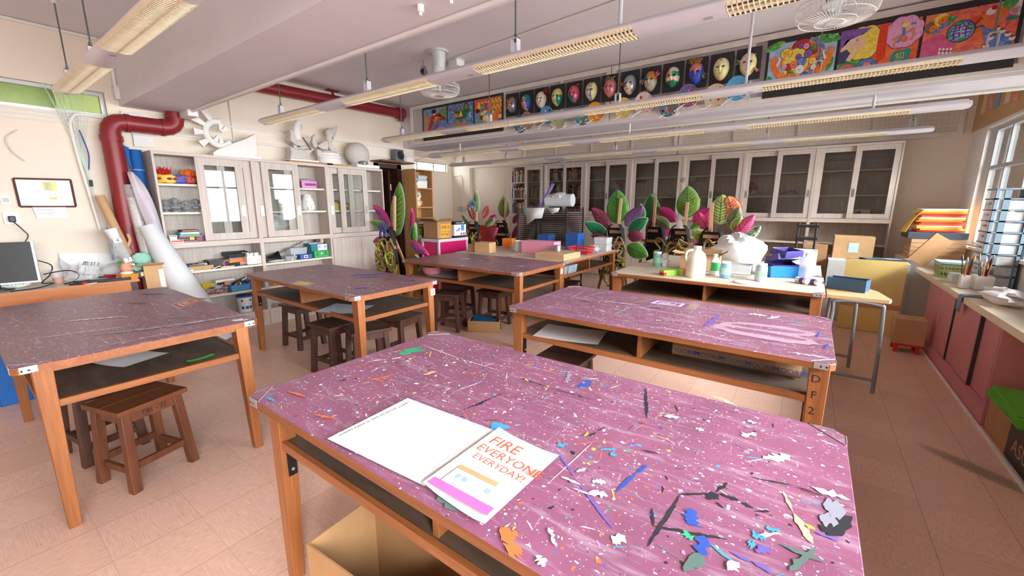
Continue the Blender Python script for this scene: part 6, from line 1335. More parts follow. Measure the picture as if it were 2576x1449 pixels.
b = MB(at(-3.66, 6.2, 1.402)); sheet(b, .85, .5, PAPER, .004); one(b, 'top_sheets', 'white sheets lying flat on top of the drying rack', 'paper').location.z += .002
t = thing('leaning_canvas', 'purple edged painted canvas leaning on top of the drying rack', 'canvas', at(-3.88, 6.2, 1.41))
Mc = at(-3.86, 6.2, 1.41, 24, 0, 28)
b = MB(Mc); b.box(-.012, .012, -.14, .14, 0, .44, mt('canvas_edge_purple', (90, 70, 190), .5)); b.build('canvas', t)
b = MB(Mc); b.box(.0122, .0128, -.135, .135, .005, .435, multi('canvas_paint', [(110, 50, 60), (170, 150, 150), (70, 70, 110)], 8)); b.build('painting', t)
b = MB(at(-3.5, 6.2, 1.41)); b.tube([(-.24, 0, .105), (.24, .03, .105)], .105, film('bubble_wrap', (232, 236, 238), .82, .3, .12, 30), 18); crumple(b, (-.02, .0, .17), (.16, .1, .06), MATS['bubble_wrap'], random.Random(3)); one(b, 'wrapped_bundle', 'white plastic wrapped bundle on top of the drying rack', 'bundle')
# ---------------------------------------------------------------- storage boxes by the bookcase
PINK = mt('magenta_storage_box', (206, 24, 100), .35); PINKF = mt('frosted_frame', (216, 206, 212), .4)
for k, (z0, lab) in enumerate(((.0, 'magenta storage box with frosted frame on the floor under its twin'), (.47, 'magenta storage box with frosted frame carrying the two cartons'))):
    t = thing('storage_box', lab, 'storage box', at(-4.62, 4.62, z0), 'magenta storage boxes')
    b = MB(); b.box(-4.80, -4.455, 4.31, 4.92, z0+.001, z0+.44, PINK); b.build('drawer', t)
    b = MB()
    for x in (-4.815, -4.475):
        for y in (4.295, 4.905): b.box(x, x+.035, y, y+.03, z0, z0+.44, PINKF)
    b.box(-4.82, -4.435, 4.29, 4.94, z0+.42, z0+.465, PINKF); b.build('frame', t, bevel=.004)
t = thing('labelled_carton', 'open brown carton with orange Chinese notes on the magenta box', 'box', at(-4.66, 4.47, .936))
Mc = at(-4.645, 4.48, .936)
b = MB(Mc); carton(b, .30, .30, .255, KRAFT, KRAFTD, flaps=11, rng=random.Random(5)); b.build('carton', t)
for y_, z_, w_, h_, s_ in ((-.005, .165, .20, .10, '漿糊.泡'), (-.02, .055, .18, .085, '勞作紙')):
    b = MB(Mc); b.box(.151, .1525, y_-w_/2+.02, y_+w_/2+.02, z_-h_/2, z_+h_/2, mt('orange_note', (240, 170, 50), .5)); b.text(s_, .055, at(.1532, y_+.02, z_, 90, 90), INK); b.build('note', t)
t = thing('printer_carton', 'white carton with black top and blue print beside the labelled carton', 'box', at(-4.62, 4.80, .936))
Mc = at(-4.62, 4.79, .936)
b = MB(Mc); b.box(-.17, .15, -.13, .14, 0, .03, BLK); b.box(-.17, .15, -.13, .14, .03, .20, WHT); b.box(-.17, .15, -.13, .14, .20, .25, BLK); b.build('carton', t)
b = MB(Mc); b.text('Colorio 咖啡', .035, at(.1512, .01, .225, 90, 90), WHT); b.build('lettering', t)
b = MB(Mc)
for y_, z_, w_, h_, m in ((.06, .15, .07, .09, mt('print_blue', (90, 150, 210), .5)), (-.06, .11, .06, .012, INKB), (-.06, .09, .07, .010, PAPERG), (-.02, .13, .05, .03, MATS['print_blue']), (.03, .055, .03, .03, INKV), (.08, .055, .03, .03, INKR), (.115, .055, .02, .03, INKV)): b.box(.1505, .1513, y_-w_/2, y_+w_/2, z_-h_/2, z_+h_/2, m)
b.build('print', t)
b = MB(at(-6.0, 7.2, .0)); carton(b, .6, .3, .98, REDP, REDP); one(b, 'red_crate', 'red crate standing low before the alcove back wall', 'crate', bevel=.01)
b = MB(); b.tube(spline([(-6.6, 7.3, .0), (-6.6, 7.3, 1.25), (-6.56, 7.3, 1.32), (-6.3, 7.3, 1.32), (-6.26, 7.3, 1.25), (-6.26, 7.3, 0)], 5), .012, STEEL, 8); one(b, 'trolley_handle', 'grey folding trolley handle between bookcase and back wall', 'trolley')
# ---------------------------------------------------------------- books in the back cabinets
rg = random.Random(77)
def shelf_books(x0, x1, z, hmax, g, lab, lean=0, dark=False):
    x = x0
    while x < x1-.03:
        w = rg.uniform(.016, .042); h = hmax*rg.uniform(.72, 1); 
        b = MB(at(x+w/2, 7.63, z+.002, 0, 0, lean*rg.uniform(.7, 1.2))); b.box(-w/2+.0008, w/2-.0008, -.07, .09, 0, h, rg.choice(BOOKM)); b.box(-w/2+.002, w/2-.002, -.0706, -.07, h*.7, h*.85, rg.choice(BOOKM))
        one(b, 'book', lab, 'book', g); x += w+(.002 if not lean else .006)
us = UE
shelf_books(us[0]+.03, us[0]+.86, 1.92, .245, 'books on the top shelf of the first back cabinet', 'upright book on the top shelf of the back cabinet next to the niche')
shelf_books(us[0]+.03, us[0]+.86, 1.58, .27, 'books on the middle shelf of the first back cabinet', 'upright book on the middle shelf of the back cabinet next to the niche')
shelf_books(us[0]+.03, us[0]+.86, 1.252, .25, 'books on the lowest shelf of the first back cabinet', 'upright book on the lowest glass shelf of the back cabinet next to the niche')
shelf_books(us[1]+.03, us[1]+.75, 1.92, .25, 'books on the top shelf of the second back cabinet', 'leaning book on the top shelf of the second back cabinet', -9)
shelf_books(us[1]+.03, us[1]+.86, 1.58, .27, 'books on the middle shelf of the second back cabinet', 'upright book on the middle shelf of the second back cabinet')
shelf_books(us[1]+.03, us[1]+.86, 1.252, .22, 'books on the lowest shelf of the second back cabinet', 'upright book on the lowest glass shelf of the second back cabinet')
b = MB(at(us[2]+.42, 7.65, 1.252)); carton(b, .36, .18, .17, KRAFT, closed=True); b.text('FUNNY', .08, at(0, -.091, .07, 0, 90), INK); one(b, 'carton', 'brown carton low behind the glass of the third back cabinet', 'box')
b = MB(at(us[5]+.10, 7.62, 1.582))
for k in range(5): a = 2*PI*k/5; b.ell((.05*math.cos(a), 0, .12+.05*math.sin(a)), (.045, .03, .045), mt('red_paper_petal', (150, 40, 44), .7), 10, 8)
b.ell((-.04, 0, .045), .045, PAPER); b.ell((.05, 0, .045), .045, mt('lilac_paper', (190, 186, 214), .7)); one(b, 'paper_flower', 'red paper flower with white petals on a back cabinet shelf', 'paper flower')
b = MB(at(us[5]+.64, 7.62, 1.582)); b.tube(spline([(-.13, 0, .02), (-.05, 0, .05), (.03, 0, .07), (.06, 0, .03)], 6), .022, mt('violet_ribbon', (110, 70, 150), .6), 8, flat=.5); one(b, 'violet_ribbon', 'violet rolled ribbon on the shelf right of the red paper flower', 'ribbon')
t = thing('picture_card', 'small picture card of a tree leaning in the last back cabinet', 'card', at(us[6]+.62, 7.62, 1.252))
Mc = at(us[6]+.60, 7.62, 1.253, 0, -8)
b = MB(Mc); b.box(-.10, .08, -.003, .003, 0, .13, PAPER); b.build('card', t)
b = MB(Mc)
for k in range(7): b.ell((-.05+.02*math.cos(k*2), -.004, .075+.02*math.sin(k*2.5)), (.016, .001, .014), [PM['n'], PM['c'], PM['g']][k % 3], 8, 4)
b.box(-.054, -.046, -.0045, -.003, .02, .07, INK); b.build('tree_picture', t)
boxy('small_carton', 'small brown box right of the picture card in the last back cabinet', 'box', at(us[6]+.75, 7.65, 1.252), .1, .08, .11, KRAFT)
b = MB(at(-4.85, 7.64, 2.262))
for k in range(5): b.box(-.2+.03*k, .15+.04*k, -.1, .08, .006*k, .006*k+.004, [PAPERG, PAPER, KRAFT][k % 3])
one(b, 'flat_folders', 'pile of flat folders on top of the first back cabinet', 'folders')
b = MB(at(-4.25, 7.64, 2.262)); crumple(b, (0, 0, .03), (.14, .08, .035), PAPERG, random.Random(8)); one(b, 'paper_heap', 'crumpled papers on top of the second back cabinet', 'paper')
# ---------------------------------------------------------------- mesh panels
WIRE = mt('grey_wire', (196, 192, 186), .5, .3); FRM = mt('mesh_frame_paint', (232, 226, 216), .5)
def mesh_panel(label, x0, x1, y, z0, z1, pitch, mids=(), fr=.05, wr=.0011, group=None):
    t = thing('wire_mesh_panel', label, 'mesh panel', at((x0+x1)/2, y, z0), group)
    b = MB(); b.box(x0, x1, y-.012, y+.012, z1-fr, z1, FRM); b.box(x0, x1, y-.012, y+.012, z0, z0+fr, FRM); b.box(x0, x0+fr, y-.012, y+.012, z0+fr, z1-fr, FRM); b.box(x1-fr, x1, y-.012, y+.012, z0+fr, z1-fr, FRM)
    for m in mids: b.box(m-.018, m+.018, y-.004, y+.012, z0+fr, z1-fr, FRM)
    b.build('frame', t)
    b = MB(); n = int((x1-x0)/pitch)
    for i in range(1, n): x = x0+i*(x1-x0)/n; b.box(x-wr, x+wr, y-.002, y, z0+.02, z1-.02, WIRE)
    n = int((z1-z0)/pitch)
    for i in range(1, n): z = z0+i*(z1-z0)/n; b.box(x0+.02, x1-.02, y-.004, y-.002, z-wr, z+wr, WIRE)
    b.build('mesh', t)
    return t
mesh_panel('wire mesh panel on the far beam behind the left paintings and first masks', -5.30, -1.985, 4.610, 2.36, 2.925, .038, (-4.45, -3.45, -2.6))
mesh_panel('wire mesh panel on the far beam behind the right masks and big paintings', -1.975, 1.46, 4.610, 2.36, 2.925, .038, (-.62, .3, 1.05))
for i, (a, c, l) in enumerate(((-5.30, -2.06, 'wire mesh panel high on the back wall above the book cabinets'), (-2.04, 1.40, 'wire mesh panel high on the back wall above the emptier glass cabinets'))):
    mesh_panel(l, a, c, 7.755, 2.30, 2.935, .05, [a+(c-a)*k/4 for k in (1, 2, 3)], .055, .0013)
# ---------------------------------------------------------------- painted pictures
YA = 4.594
class Pic:
    def __init__(s, x0, x1, z0, z1, y): s.q = (x0, x1, z0, z1); s.y = y; s.b = MB(); s.k = 0
    def P(s, u, v, d=0): x0, x1, z0, z1 = s.q; return (x0+(x1-x0)*u, s.y-.0015-s.k*.00006-d, z0+(z1-z0)*v)
    def poly(s, pts, m): s.k += 1; s.b.poly([s.P(u, v) for u, v in pts], m)
    def fan(s, pts, m):
        s.k += 1; cu = sum(p[0] for p in pts)/len(pts); cv = sum(p[1] for p in pts)/len(pts); n = len(pts)
        s.b.add([s.P(cu, cv)]+[s.P(u, v) for u, v in pts], [(0, 1+i, 1+(i+1) % n) for i in range(n)], m)
    def oval(s, u, v, a, c, m, rot=0, n=22, line=None):
        A = R(rot); asp = (s.q[1]-s.q[0])/(s.q[3]-s.q[2])
        pts = []
        for k in range(n):
            g = 2*PI*k/n; p, q = a*math.cos(g), c*math.sin(g); pts.append((u+(p*math.cos(A)-q*math.sin(A)), v+(p*math.sin(A)+q*math.cos(A))*asp))
        if line: s.poly([(u+(p-u)*1.08, v+(q-v)*1.08) for p, q in pts], line)
        s.poly(pts, m)
    def cloud(s, u, v, a, c, m, n=9, line=None):
        pts = []; asp = (s.q[1]-s.q[0])/(s.q[3]-s.q[2])
        for k in range(n*6):
            g = 2*PI*k/(n*6); r = 1+.10*abs(math.sin(g*n/2)); pts.append((u+a*r*math.cos(g), v+c*r*math.sin(g)*asp))
        if line: s.fan([(u+(p-u)*1.04, v+(q-v)*1.04) for p, q in pts], line)
        s.fan(pts, m)
    def stroke(s, pts, w, m, taper=0):
        asp = (s.q[1]-s.q[0])/(s.q[3]-s.q[2]); P = spline([(u, v/asp, 0) for u, v in pts], 6); s.k += 1; L_, R_ = [], []
        for i, p in enumerate(P):
            t = (P[min(i+1, len(P)-1)]-P[max(i-1, 0)]); t.normalize(); f = 1-taper*i/len(P)
            L_.append((p.x-t.y*w*f, (p.y+t.x*w*f)*asp)); R_.append((p.x+t.y*w*f, (p.y-t.x*w*f)*asp))
        for i in range(len(P)-1): s.b.poly([s.P(*L_[i]), s.P(*L_[i+1]), s.P(*R_[i+1]), s.P(*R_[i])], m)
    def text(s, body, u, v, size, m, rot=0):
        s.k += 1; x, y, z = s.P(u, v)
        s.b.text(body, size, Matrix.Translation((x, y, z)) @ Matrix.Rotation(R(90), 4, 'X') @ Matrix.Rotation(R(rot), 4, 'Z'), m)
C = lambda n, *c, **k: multi('daub_'+n, list(c), **k)
c_blue = C('blue', (40, 72, 160), (92, 132, 210), (150, 180, 230)); c_sky = C('sky', (140, 176, 226), (196, 216, 240)); c_snow = C('snow', (30, 80, 150), (70, 130, 190), (220, 234, 244), scale=60, dist=.3)
c_or = C('orange', (222, 88, 16), (246, 128, 28), (250, 160, 50)); c_red = C('red', (170, 24, 26), (216, 50, 40)); c_yel = C('yellow', (230, 176, 20), (246, 220, 80), (252, 240, 160), scale=50); c_gr = C('green', (20, 110, 60), (70, 170, 80), (190, 220, 90)); c_grd = C('dgreen', (14, 84, 50), (36, 140, 76))
c_pk = C('pink', (226, 120, 190), (240, 170, 216), (246, 200, 230), scale=50); c_pur = C('purple', (84, 50, 130), (130, 90, 180), (150, 110, 190), scale=50); c_skin = C('skin', (236, 190, 160), (246, 214, 190)); c_red2 = C('redpink', (214, 70, 110), (236, 96, 90), (244, 140, 90), (240, 100, 130), scale=20)
c_wh = C('white', (232, 228, 224), (248, 246, 244)); c_br = C('brown', (110, 52, 30), (160, 84, 48)); c_tan = C('tan', (200, 130, 86), (226, 160, 110)); c_tealp = C('tealp', (24, 120, 110), (60, 170, 150), scale=60); c_navy = C('navy', (34, 38, 84), (84, 88, 130), scale=70); c_dk = C('dark', (46, 16, 14), (90, 34, 24)); c_gyb = C('greyblue', (96, 130, 160), (150, 180, 200)); c_mix = C('mixed', (220, 60, 50), (240, 180, 50), (70, 150, 200), (120, 70, 160), (240, 230, 220), scale=26)
c_redor = C('redor', (226, 64, 40), (240, 110, 60), (244, 140, 80), scale=12); BLKCARD = mt('black_card', (46, 45, 47), .7, 0, .06)
def board(label, x0, x1, z0, z1):
    t = thing('picture_board', label, 'picture board', at((x0+x1)/2, YA, z0))
    b = MB(); b.box(x0, x1, YA-.002, YA+.002, z0, z1, BLKCARD); b.build('backing', t)
    return t
def picture(par, label, x0, x1, z0, z1, bg, draw):
    p = Pic(x0, x1, z0, z1, YA-.002)
    p.b.box(x0, x1, YA-.0034, YA-.002, z0, z1, bg)
    draw(p); o = p.b.build('painting', par); o['label'] = label
def d_hands(p):
    p.oval(.08, .95, .16, .06, c_gr, 20); p.oval(.85, .93, .2, .07, c_gr, -10); p.oval(.05, .12, .06, .12, c_gr, 20); p.oval(.93, .35, .04, .11, c_gr, -20); p.oval(.78, .04, .13, .05, c_gr, 10); p.oval(.15, .02, .12, .04, c_gr)
    p.stroke([(.76, .85), (.80, .55), (.70, .25), (.45, .05)], .05, c_blue)
    p.cloud(.50, .52, .28, .30, c_or, 7); p.oval(.56, .82, .20, .13, c_red, -18, line=INK); p.oval(.42, .50, .2, .24, c_yel)
    p.stroke([(.62, .20), (.78, .55), (.74, .86), (.60, .97)], .045, c_mix)
    for u, v, r, m in ((.32, .42, .055, c_red), (.40, .46, .055, c_red2), (.52, .50, .065, c_blue), (.46, .62, .045, c_pur), (.60, .66, .06, c_pur), (.36, .27, .05, c_gr), (.58, .16, .06, c_blue), (.50, .33, .07, c_wh), (.68, .48, .05, c_yel), (.56, .84, .045, c_pk), (.48, .86, .04, c_pur), (.66, .86, .04, c_or), (.70, .34, .04, c_wh), (.37, .15, .08, c_or), (.45, .10, .06, c_pur), (.66, .78, .04, c_gr), (.26, .44, .04, c_pk)):
        p.oval(u, v, r, r*1.1, m, line=INK); p.stroke([(u-.02, v+.01), (u, v-.015), (u+.02, v)], .003, INK)
    p.oval(.27, .74, .085, .085, c_yel, line=INK); p.oval(.30, .60, .045, .03, c_yel); p.text('智', .27, .72, .062, mt('picture_orange', (226, 120, 30), .5), 8)
    for s in (0, 1):
        f = (lambda u: u) if not s else (lambda u: 1-u)
        p.stroke([(f(.40), .02), (f(.26), .14), (f(.13), .38), (f(.07), .56)], .058, c_or, .35)
        for q, (du, dv) in enumerate(((.03, .70), (.075, .74), (.12, .74), (.165, .68))): p.stroke([(f(.08+.02*q), .48), (f(du+.01), .62), (f(du), dv)], .017, c_or if q < 3 else c_wh, .4)
def d_think(p):
    p.poly([(0, 0), (1, 0), (1, .55), (.62, .48), (.3, .4), (0, .35)], c_redor); p.poly([(0, 0), (.55, 0), (.5, .25), (.3, .38), (.1, .36), (0, .3)], c_gr)
    p.cloud(.32, .68, .24, .24, c_yel, 8, INK); p.cloud(.80, .76, .22, .22, c_pk, 8, INK); p.poly([(.52, .2), (.62, .3), (.60, .98), (.50, .98), (.49, .5)], C('red3', (220, 40, 20), (240, 80, 40)))
    p.fan([(0, .3), (.1, .30), (.16, .50), (.10, .60), (0, .62)], c_navy); p.fan([(.02, .55), (.10, .6), (.20, .60), (.27, .67), (.29, .80), (.2, .88), (.06, .84), (.02, .7)], c_skin); p.stroke([(.14, .34), (.19, .50), (.26, .60), (.33, .76)], .035, c_skin, .5); p.stroke([(.24, .60), (.33, .62)], .02, c_skin)
    p.fan([(0, .60), (.05, .66), (.07, .78), (.14, .80), (.22, .84), (.30, .86), (.40, .98), (.2, 1.0), (0, .98)], c_pur); p.oval(.22, .76, .025, .02, c_wh, line=INK); p.oval(.225, .76, .010, .014, INK)
    p.stroke([(.68, .62), (.92, .80)], .022, c_tan); p.stroke([(.74, .56), (.80, .72), (.78, .95)], .02, c_blue); p.stroke([(.72, .62), (.70, .50), (.76, .46)], .012, c_tan); p.stroke([(.92, .78), (.92, .62), (.88, .58)], .014, c_tan); p.oval(.81, .9, .05, .04, c_yel); p.oval(.82, .62, .04, .05, c_red2); p.oval(.9, .9, .03, .02, c_blue)
    for u, v, m, f in ((.13, .13, C('rosy', (190, 40, 60), (226, 150, 150), scale=80), c_gr), (.40, .18, C('bluedot', (30, 70, 160), (120, 160, 220), scale=80), c_red2)):
        p.cloud(u, v, .12, .10, m, 7, INK); p.oval(u, v-.01, .05, .06, c_skin, line=INK); p.oval(u, v+.04, .045, .025, f); p.stroke([(u-.02, v-.03), (u, v-.04), (u+.02, v-.03)], .004, INK)
    p.stroke([(.40, .08), (.5, .06), (.55, .16)], .02, c_skin)
    p.fan([(.68, .05), (.88, .0), (.93, .36), (.90, .42), (.72, .38), (.69, .3)], c_tealp); p.text('知', .80, .27, .055, YLW, 6); p.text('足', .77, .12, .055, YLW, 6)
def d_globe(p):
    p.poly([(0, 0), (.32, 0), (.4, .4), (.2, .6), (0, .5)], C('magenta', (206, 70, 130), (226, 110, 150), scale=16)); p.poly([(.78, .85), (1, .7), (1, 1), (.8, 1)], c_wh)
    p.oval(.60, .62, .18, .16, c_redor, 15)
    p.stroke([(.52, .60), (.64, .80), (.76, .88)], .018, c_br); p.stroke([(.50, .56), (.62, .62), (.66, .58)], .012, c_navy)
    p.oval(.42, .58, .145, .145, c_blue, line=INK); p.oval(.42, .58, .105, .11, c_sky)
    for u, v, a, r in ((.33, .48, .05, 30), (.38, .73, .06, 10), (.52, .62, .05, -40), (.45, .43, .05, 0), (.30, .60, .03, 60)): p.oval(u, v, a, a*.5, c_gr, r)
    p.text('群', .42, .57, .11, INKV, 4)
    for u, v, hair in ((.10, .72, mt('hair_grey', (130, 110, 90), .7)), (.20, .84, c_yel)):
        p.cloud(u-.02, v+.03, .075, .085, hair, 8); p.oval(u+.01, v, .06, .055, c_or, 20, line=INK); p.stroke([(u-.01, v+.01), (u+.01, v+.015)], .005, INK); p.fan([(u+.06, v-.06), (u+.12, v-.03), (u+.16, v+.06), (u+.08, v+.04)], c_blue); p.oval(u+.04, v-.07, .05, .03, c_blue)
    p.oval(.29, .86, .04, .05, c_gr)
    p.stroke([(.62, .78), (.74, .88), (.80, .84)], .022, c_or); p.fan([(.74, .84), (.80, .96), (.90, .92), (.92, .84), (.80, .72)], c_or); p.cloud(.88, .95, .075, .06, c_gr, 9); p.oval(.94, .80, .055, .055, c_sky, line=c_pur); p.oval(.94, .80, .035, .035, c_red2); p.oval(.93, .67, .07, .025, c_tealp); p.oval(.70, .86, .05, .05, c_wh); p.oval(.73, .92, .03, .03, c_red)
    p.fan([(.64, .60), (.74, .52), (.86, .46), (.98, .36), (.98, .04), (.72, .04), (.70, .3)], c_blue)
    for u, v in ((.80, .52), (.86, .46), (.92, .38), (.97, .30), (.72, .22), (.75, .36), (.70, .10)): p.oval(u, v, .035, .035, c_wh, line=INK); p.oval(u, v+.03, .03, .015, c_red)
    for i in range(4):
        for k in range(3): p.oval(.22+i*.042, .14+k*.075-.01*i, .016, .02, c_wh)
    p.oval(.20, .06, .05, .04, c_wh, line=c_gr); p.oval(.31, .05, .04, .035, c_sky)
def d_girl(p):
    p.oval(.62, .42, .30, .26, c_dk, -8); p.oval(.60, .48, .2, .14, C('sunset', (240, 120, 40), (200, 40, 30), (246, 210, 120), scale=8), -8); p.oval(.86, .52, .12, .2, c_br); p.oval(.80, .22, .26, .2, c_blue); p.oval(.52, .24, .18, .15, c_pur)
    p.fan([(0, 0), (.35, 0), (.33, .15), (.22, .30), (.08, .34), (0, .3)], c_tan); p.oval(.75, .1, .25, .1, c_tan); p.stroke([(.10, .40), (.16, .6), (.08, .72)], .06, c_or)
    p.stroke([(.22, .10), (.32, .40), (.42, .64), (.44, .74)], .07, c_red, .2); p.stroke([(.42, .72), (.62, .74), (.76, .84)], .02, c_red); p.stroke([(.40, .70), (.28, .62)], .02, c_red); p.oval(.48, .80, .05, .06, c_skin); p.cloud(.46, .88, .10, .06, mt('hair_violet', (70, 24, 66), .6), 7); p.stroke([(.36, .2), (.52, .42), (.44, .56)], .03, c_gr)
    p.fan([(.72, .78), (.84, .98), (1, .96), (1, .66), (.88, .62)], c_gr)
    for i in range(3): p.stroke([(.78+.04*i, .80-.03*i), (.90+.04*i, .92-.03*i)], .008, c_red)
def d_star(p):
    p.fan([(.18, .82), (.45, .72), (.5, .80), (.62, .74), (.95, .74), (.75, .55), (.72, .42), (.30, .42), (.33, .58)], c_grd); p.fan([(.02, .0), (.2, .18), (.40, .32), (.52, .2), (.66, .32), (.88, .18), (.92, 0)], c_or); p.fan([(.28, .5), (.45, .5), (.42, .62), (.28, .64)], c_or); p.fan([(.44, .5), (.60, .5), (.53, .76)], c_yel)
    p.oval(.52, .40, .09, .09, mt('picture_face', (140, 104, 84), .6)); p.stroke([(.44, .45), (.60, .45)], .012, INK); p.stroke([(.49, .33), (.56, .33)], .008, INKR); p.oval(.74, .84, .10, .11, c_dk); p.oval(.74, .84, .07, .08, C('fruit', (200, 40, 40), (60, 140, 60), (240, 200, 80), scale=70)); p.oval(.12, .83, .08, .06, c_pur); p.oval(.36, .82, .04, .06, c_red); p.oval(.52, .84, .03, .06, c_red)
    p.stroke([(.06, .05), (.12, .3), (.18, .45)], .05, c_mix); p.stroke([(.90, .4), (.86, .6)], .03, c_sky); p.stroke([(.34, .05), (.36, .35)], .03, c_gr); p.oval(.78, .12, .1, .1, c_gyb)
def d_feast(p):
    p.poly([(0, 0), (.62, 0), (.58, .5), (0, .55)], c_gyb); p.poly([(.06, .55), (.62, .6), (.6, .98), (.1, .98)], c_redor)
    for i in range(6):
        for k in range(7):
            if (i+k) % 2: p.poly([(.64+i*.06, .50+k*.07+.01*i), (.70+i*.06, .50+k*.07), (.70+i*.06, .57+k*.07), (.64+i*.06, .57+k*.07+.01*i)], c_yel if k % 3 else c_gr)
    for u, m in ((.16, c_yel), (.28, c_gr), (.44, c_pur), (.54, c_red2)): p.oval(u, .72, .055, .12, m); p.oval(u, .90, .05, .05, c_red); p.oval(u, .88, .035, .035, c_skin)
    p.oval(.12, .60, .09, .06, c_dk); p.oval(.3, .60, .06, .05, c_pur); p.oval(.34, .5, .13, .05, C('dish', (190, 214, 150), (236, 230, 190)), 20); p.fan([(.62, .42), (.72, .40), (.78, .52), (.66, .56)], c_wh); p.fan([(.60, .4), (.74, .36), (.80, .54), (.64, .60)], c_gr); p.fan([(.64, .43), (.71, .42), (.75, .51), (.67, .54)], c_pk)
    for i in range(3): p.stroke([(.2, .40-.05*i), (.32, .38-.05*i)], .025, c_br)
    p.oval(.40, .30, .09, .09, c_yel); p.stroke([(.56, .12), (.72, .25), (.80, .45), (.98, .52)], .06, c_or); p.poly([(.86, .1), (1, .1), (1, .45), (.9, .4)], c_pur); p.oval(.94, .3, .06, .06, c_yel); p.oval(.6, .08, .2, .06, c_yel, 15); p.oval(.2, .12, .12, .1, c_snow)
t = board('black board of three small dark toned paintings left of the masks', -5.005, -3.465, 2.40, 2.872)
picture(t, 'painting of a girl in a red dress by a dark globe', -4.98, -4.495, 2.485, 2.84, c_gyb, d_girl); picture(t, 'painting of a green star shape and orange robe on snowy blue', -4.47, -3.985, 2.485, 2.84, c_snow, d_star); picture(t, 'painting of a feast with red and yellow checks', -3.957, -3.488, 2.485, 2.84, c_redor, d_feast)
t = board('black board of three large bright paintings right of the masks', -.507, 1.012, 2.388, 2.868)
picture(t, 'painting of orange hands round a heap of coloured heads', -.485, -.006, 2.475, 2.825, c_sky, d_hands); picture(t, 'painting of a thinking face with purple hair', .014, .495, 2.475, 2.828, c_redor, d_think); picture(t, 'painting of a blue globe with a Chinese character on red', .514, .99, 2.475, 2.826, c_red2, d_globe)
# ---------------------------------------------------------------- masks on black cards
def face_mask(label, cx, base, parts=(), lips=None, extra=None, tilt=0):
    """egg shaped face with brow, nose, cheeks; base(u, v) names the paint"""
    M = at(cx, YA-.004, 2.70, 0, 0, tilt)
    t = thing('face_mask', label, 'mask', M, 'painted masks on the far beam')
    W, H, D = .069, .10, .062
    b = MB(M); nr, na = 12, 36
    def pt(r, g):
        u = r*math.cos(g); v = r*math.sin(g)
        k = 1+(.06*v if v > 0 else .16*v)
        x = W*u*k; z = H*v
        d = D*math.sqrt(max(0, 1-r**2.6))
        d += .020*math.exp(-((u/.13)**2))*math.exp(-(((v+.08)/.20)**2))*(1 if v > -.4 else 1)      # nose
        d += .006*math.exp(-((u/.3)**2)-(((v-.30)/.10)**2))+.006*math.exp(-(((abs(u)-.42)/.22)**2)-(((v+.2)/.2)**2))
        d -= .012*math.exp(-(((abs(u)-.36)/.17)**2)-(((v-.12)/.10)**2))
        d += .008*math.exp(-((u/.22)**2)-(((v+.50)/.06)**2))-.004*math.exp(-((u/.25)**2)-(((v+.62)/.05)**2))+.006*math.exp(-((u/.25)**2)-(((v+.8)/.12)**2))
        return (x, -d, z), u, v
    vs = [pt(0, 0)[0]]; uv = [(0, 0)]
    for i in range(1, nr+1):
        for k in range(na):
            p, u, v = pt(i/nr, 2*PI*k/na); vs.append(p); uv.append((u, v))
    F = [((0, 1+k, 1+(k+1) % na)) for k in range(na)]
    for i in range(nr-1):
        for k in range(na): F.append((1+i*na+k, 1+(i+1)*na+k, 1+(i+1)*na+(k+1) % na, 1+i*na+(k+1) % na))
    by = {}
    for f in F:
        u = sum(uv[i][0] for i in f)/len(f); v = sum(uv[i][1] for i in f)/len(f); by.setdefault(base(u, v), []).append(f)
    off = len(b.v); b.v += [M @ Vector(p) for p in vs]
    for m, fl in by.items():
        k = b.idx(m)
        for f in fl: b.f.append(tuple(off+i for i in f)); b.mi.append(k); b.sm.append(True)
    b.build('face', t)
    for s in (-1, 1):
        b = MB(M); pts = []
        for k in range(14):
            g = 2*PI*k/14; u = s*.36+.19*math.cos(g); v = .12+.075*math.sin(g)*(1 if math.sin(g) > 0 else .7)-.03*abs(math.cos(g))
            p, _, _ = pt(min(.99, math.hypot(u, v)), math.atan2(v, u)); pts.append((p[0], p[1]-.0022, p[2]))
        b.poly(pts, BLK); b.build('eye_opening', t)
    if lips:
        b = MB(M); pts = []
        for k in range(16):
            g = 2*PI*k/16; u = .20*math.cos(g); v = -.51+.065*math.sin(g)
            p, _, _ = pt(math.hypot(u, v), math.atan2(v, u)); pts.append((p[0], p[1]-.0022, p[2]))
        b.poly(pts, lips); b.build('lips', t)
    if extra: extra(t, M, pt)
    return t
def feathers(cols, u0, v0, spread, n, L0, ang, name='feathers'):
    def f(t, M, pt):
        rg = random.Random(n*7+int(u0*100)); b = MB(M)
        for k in range(n):
            u, v = u0+rg.uniform(-spread, spread), v0+rg.uniform(-.12, .12); a = R(ang+rg.uniform(-55, 55)); L = L0*rg.uniform(.6, 1.2)
            x, z = .069*u, .10*v; p1 = (x+L*.5*math.cos(a), -.02-rg.uniform(0, .03), z+L*.5*math.sin(a)); p2 = (x+L*math.cos(a)+rg.uniform(-.01, .01), -.01-rg.uniform(0, .02), z+L*math.sin(a))
            b.tube([(x, -.02, z), p1, p2], [.003, .007, .001], rg.choice(cols), 5, flat=.4)
        b.build(name, t)
    return f
mm = lambda n, *c, **k: multi('mask_'+n, list(c), rough=.3, **k)
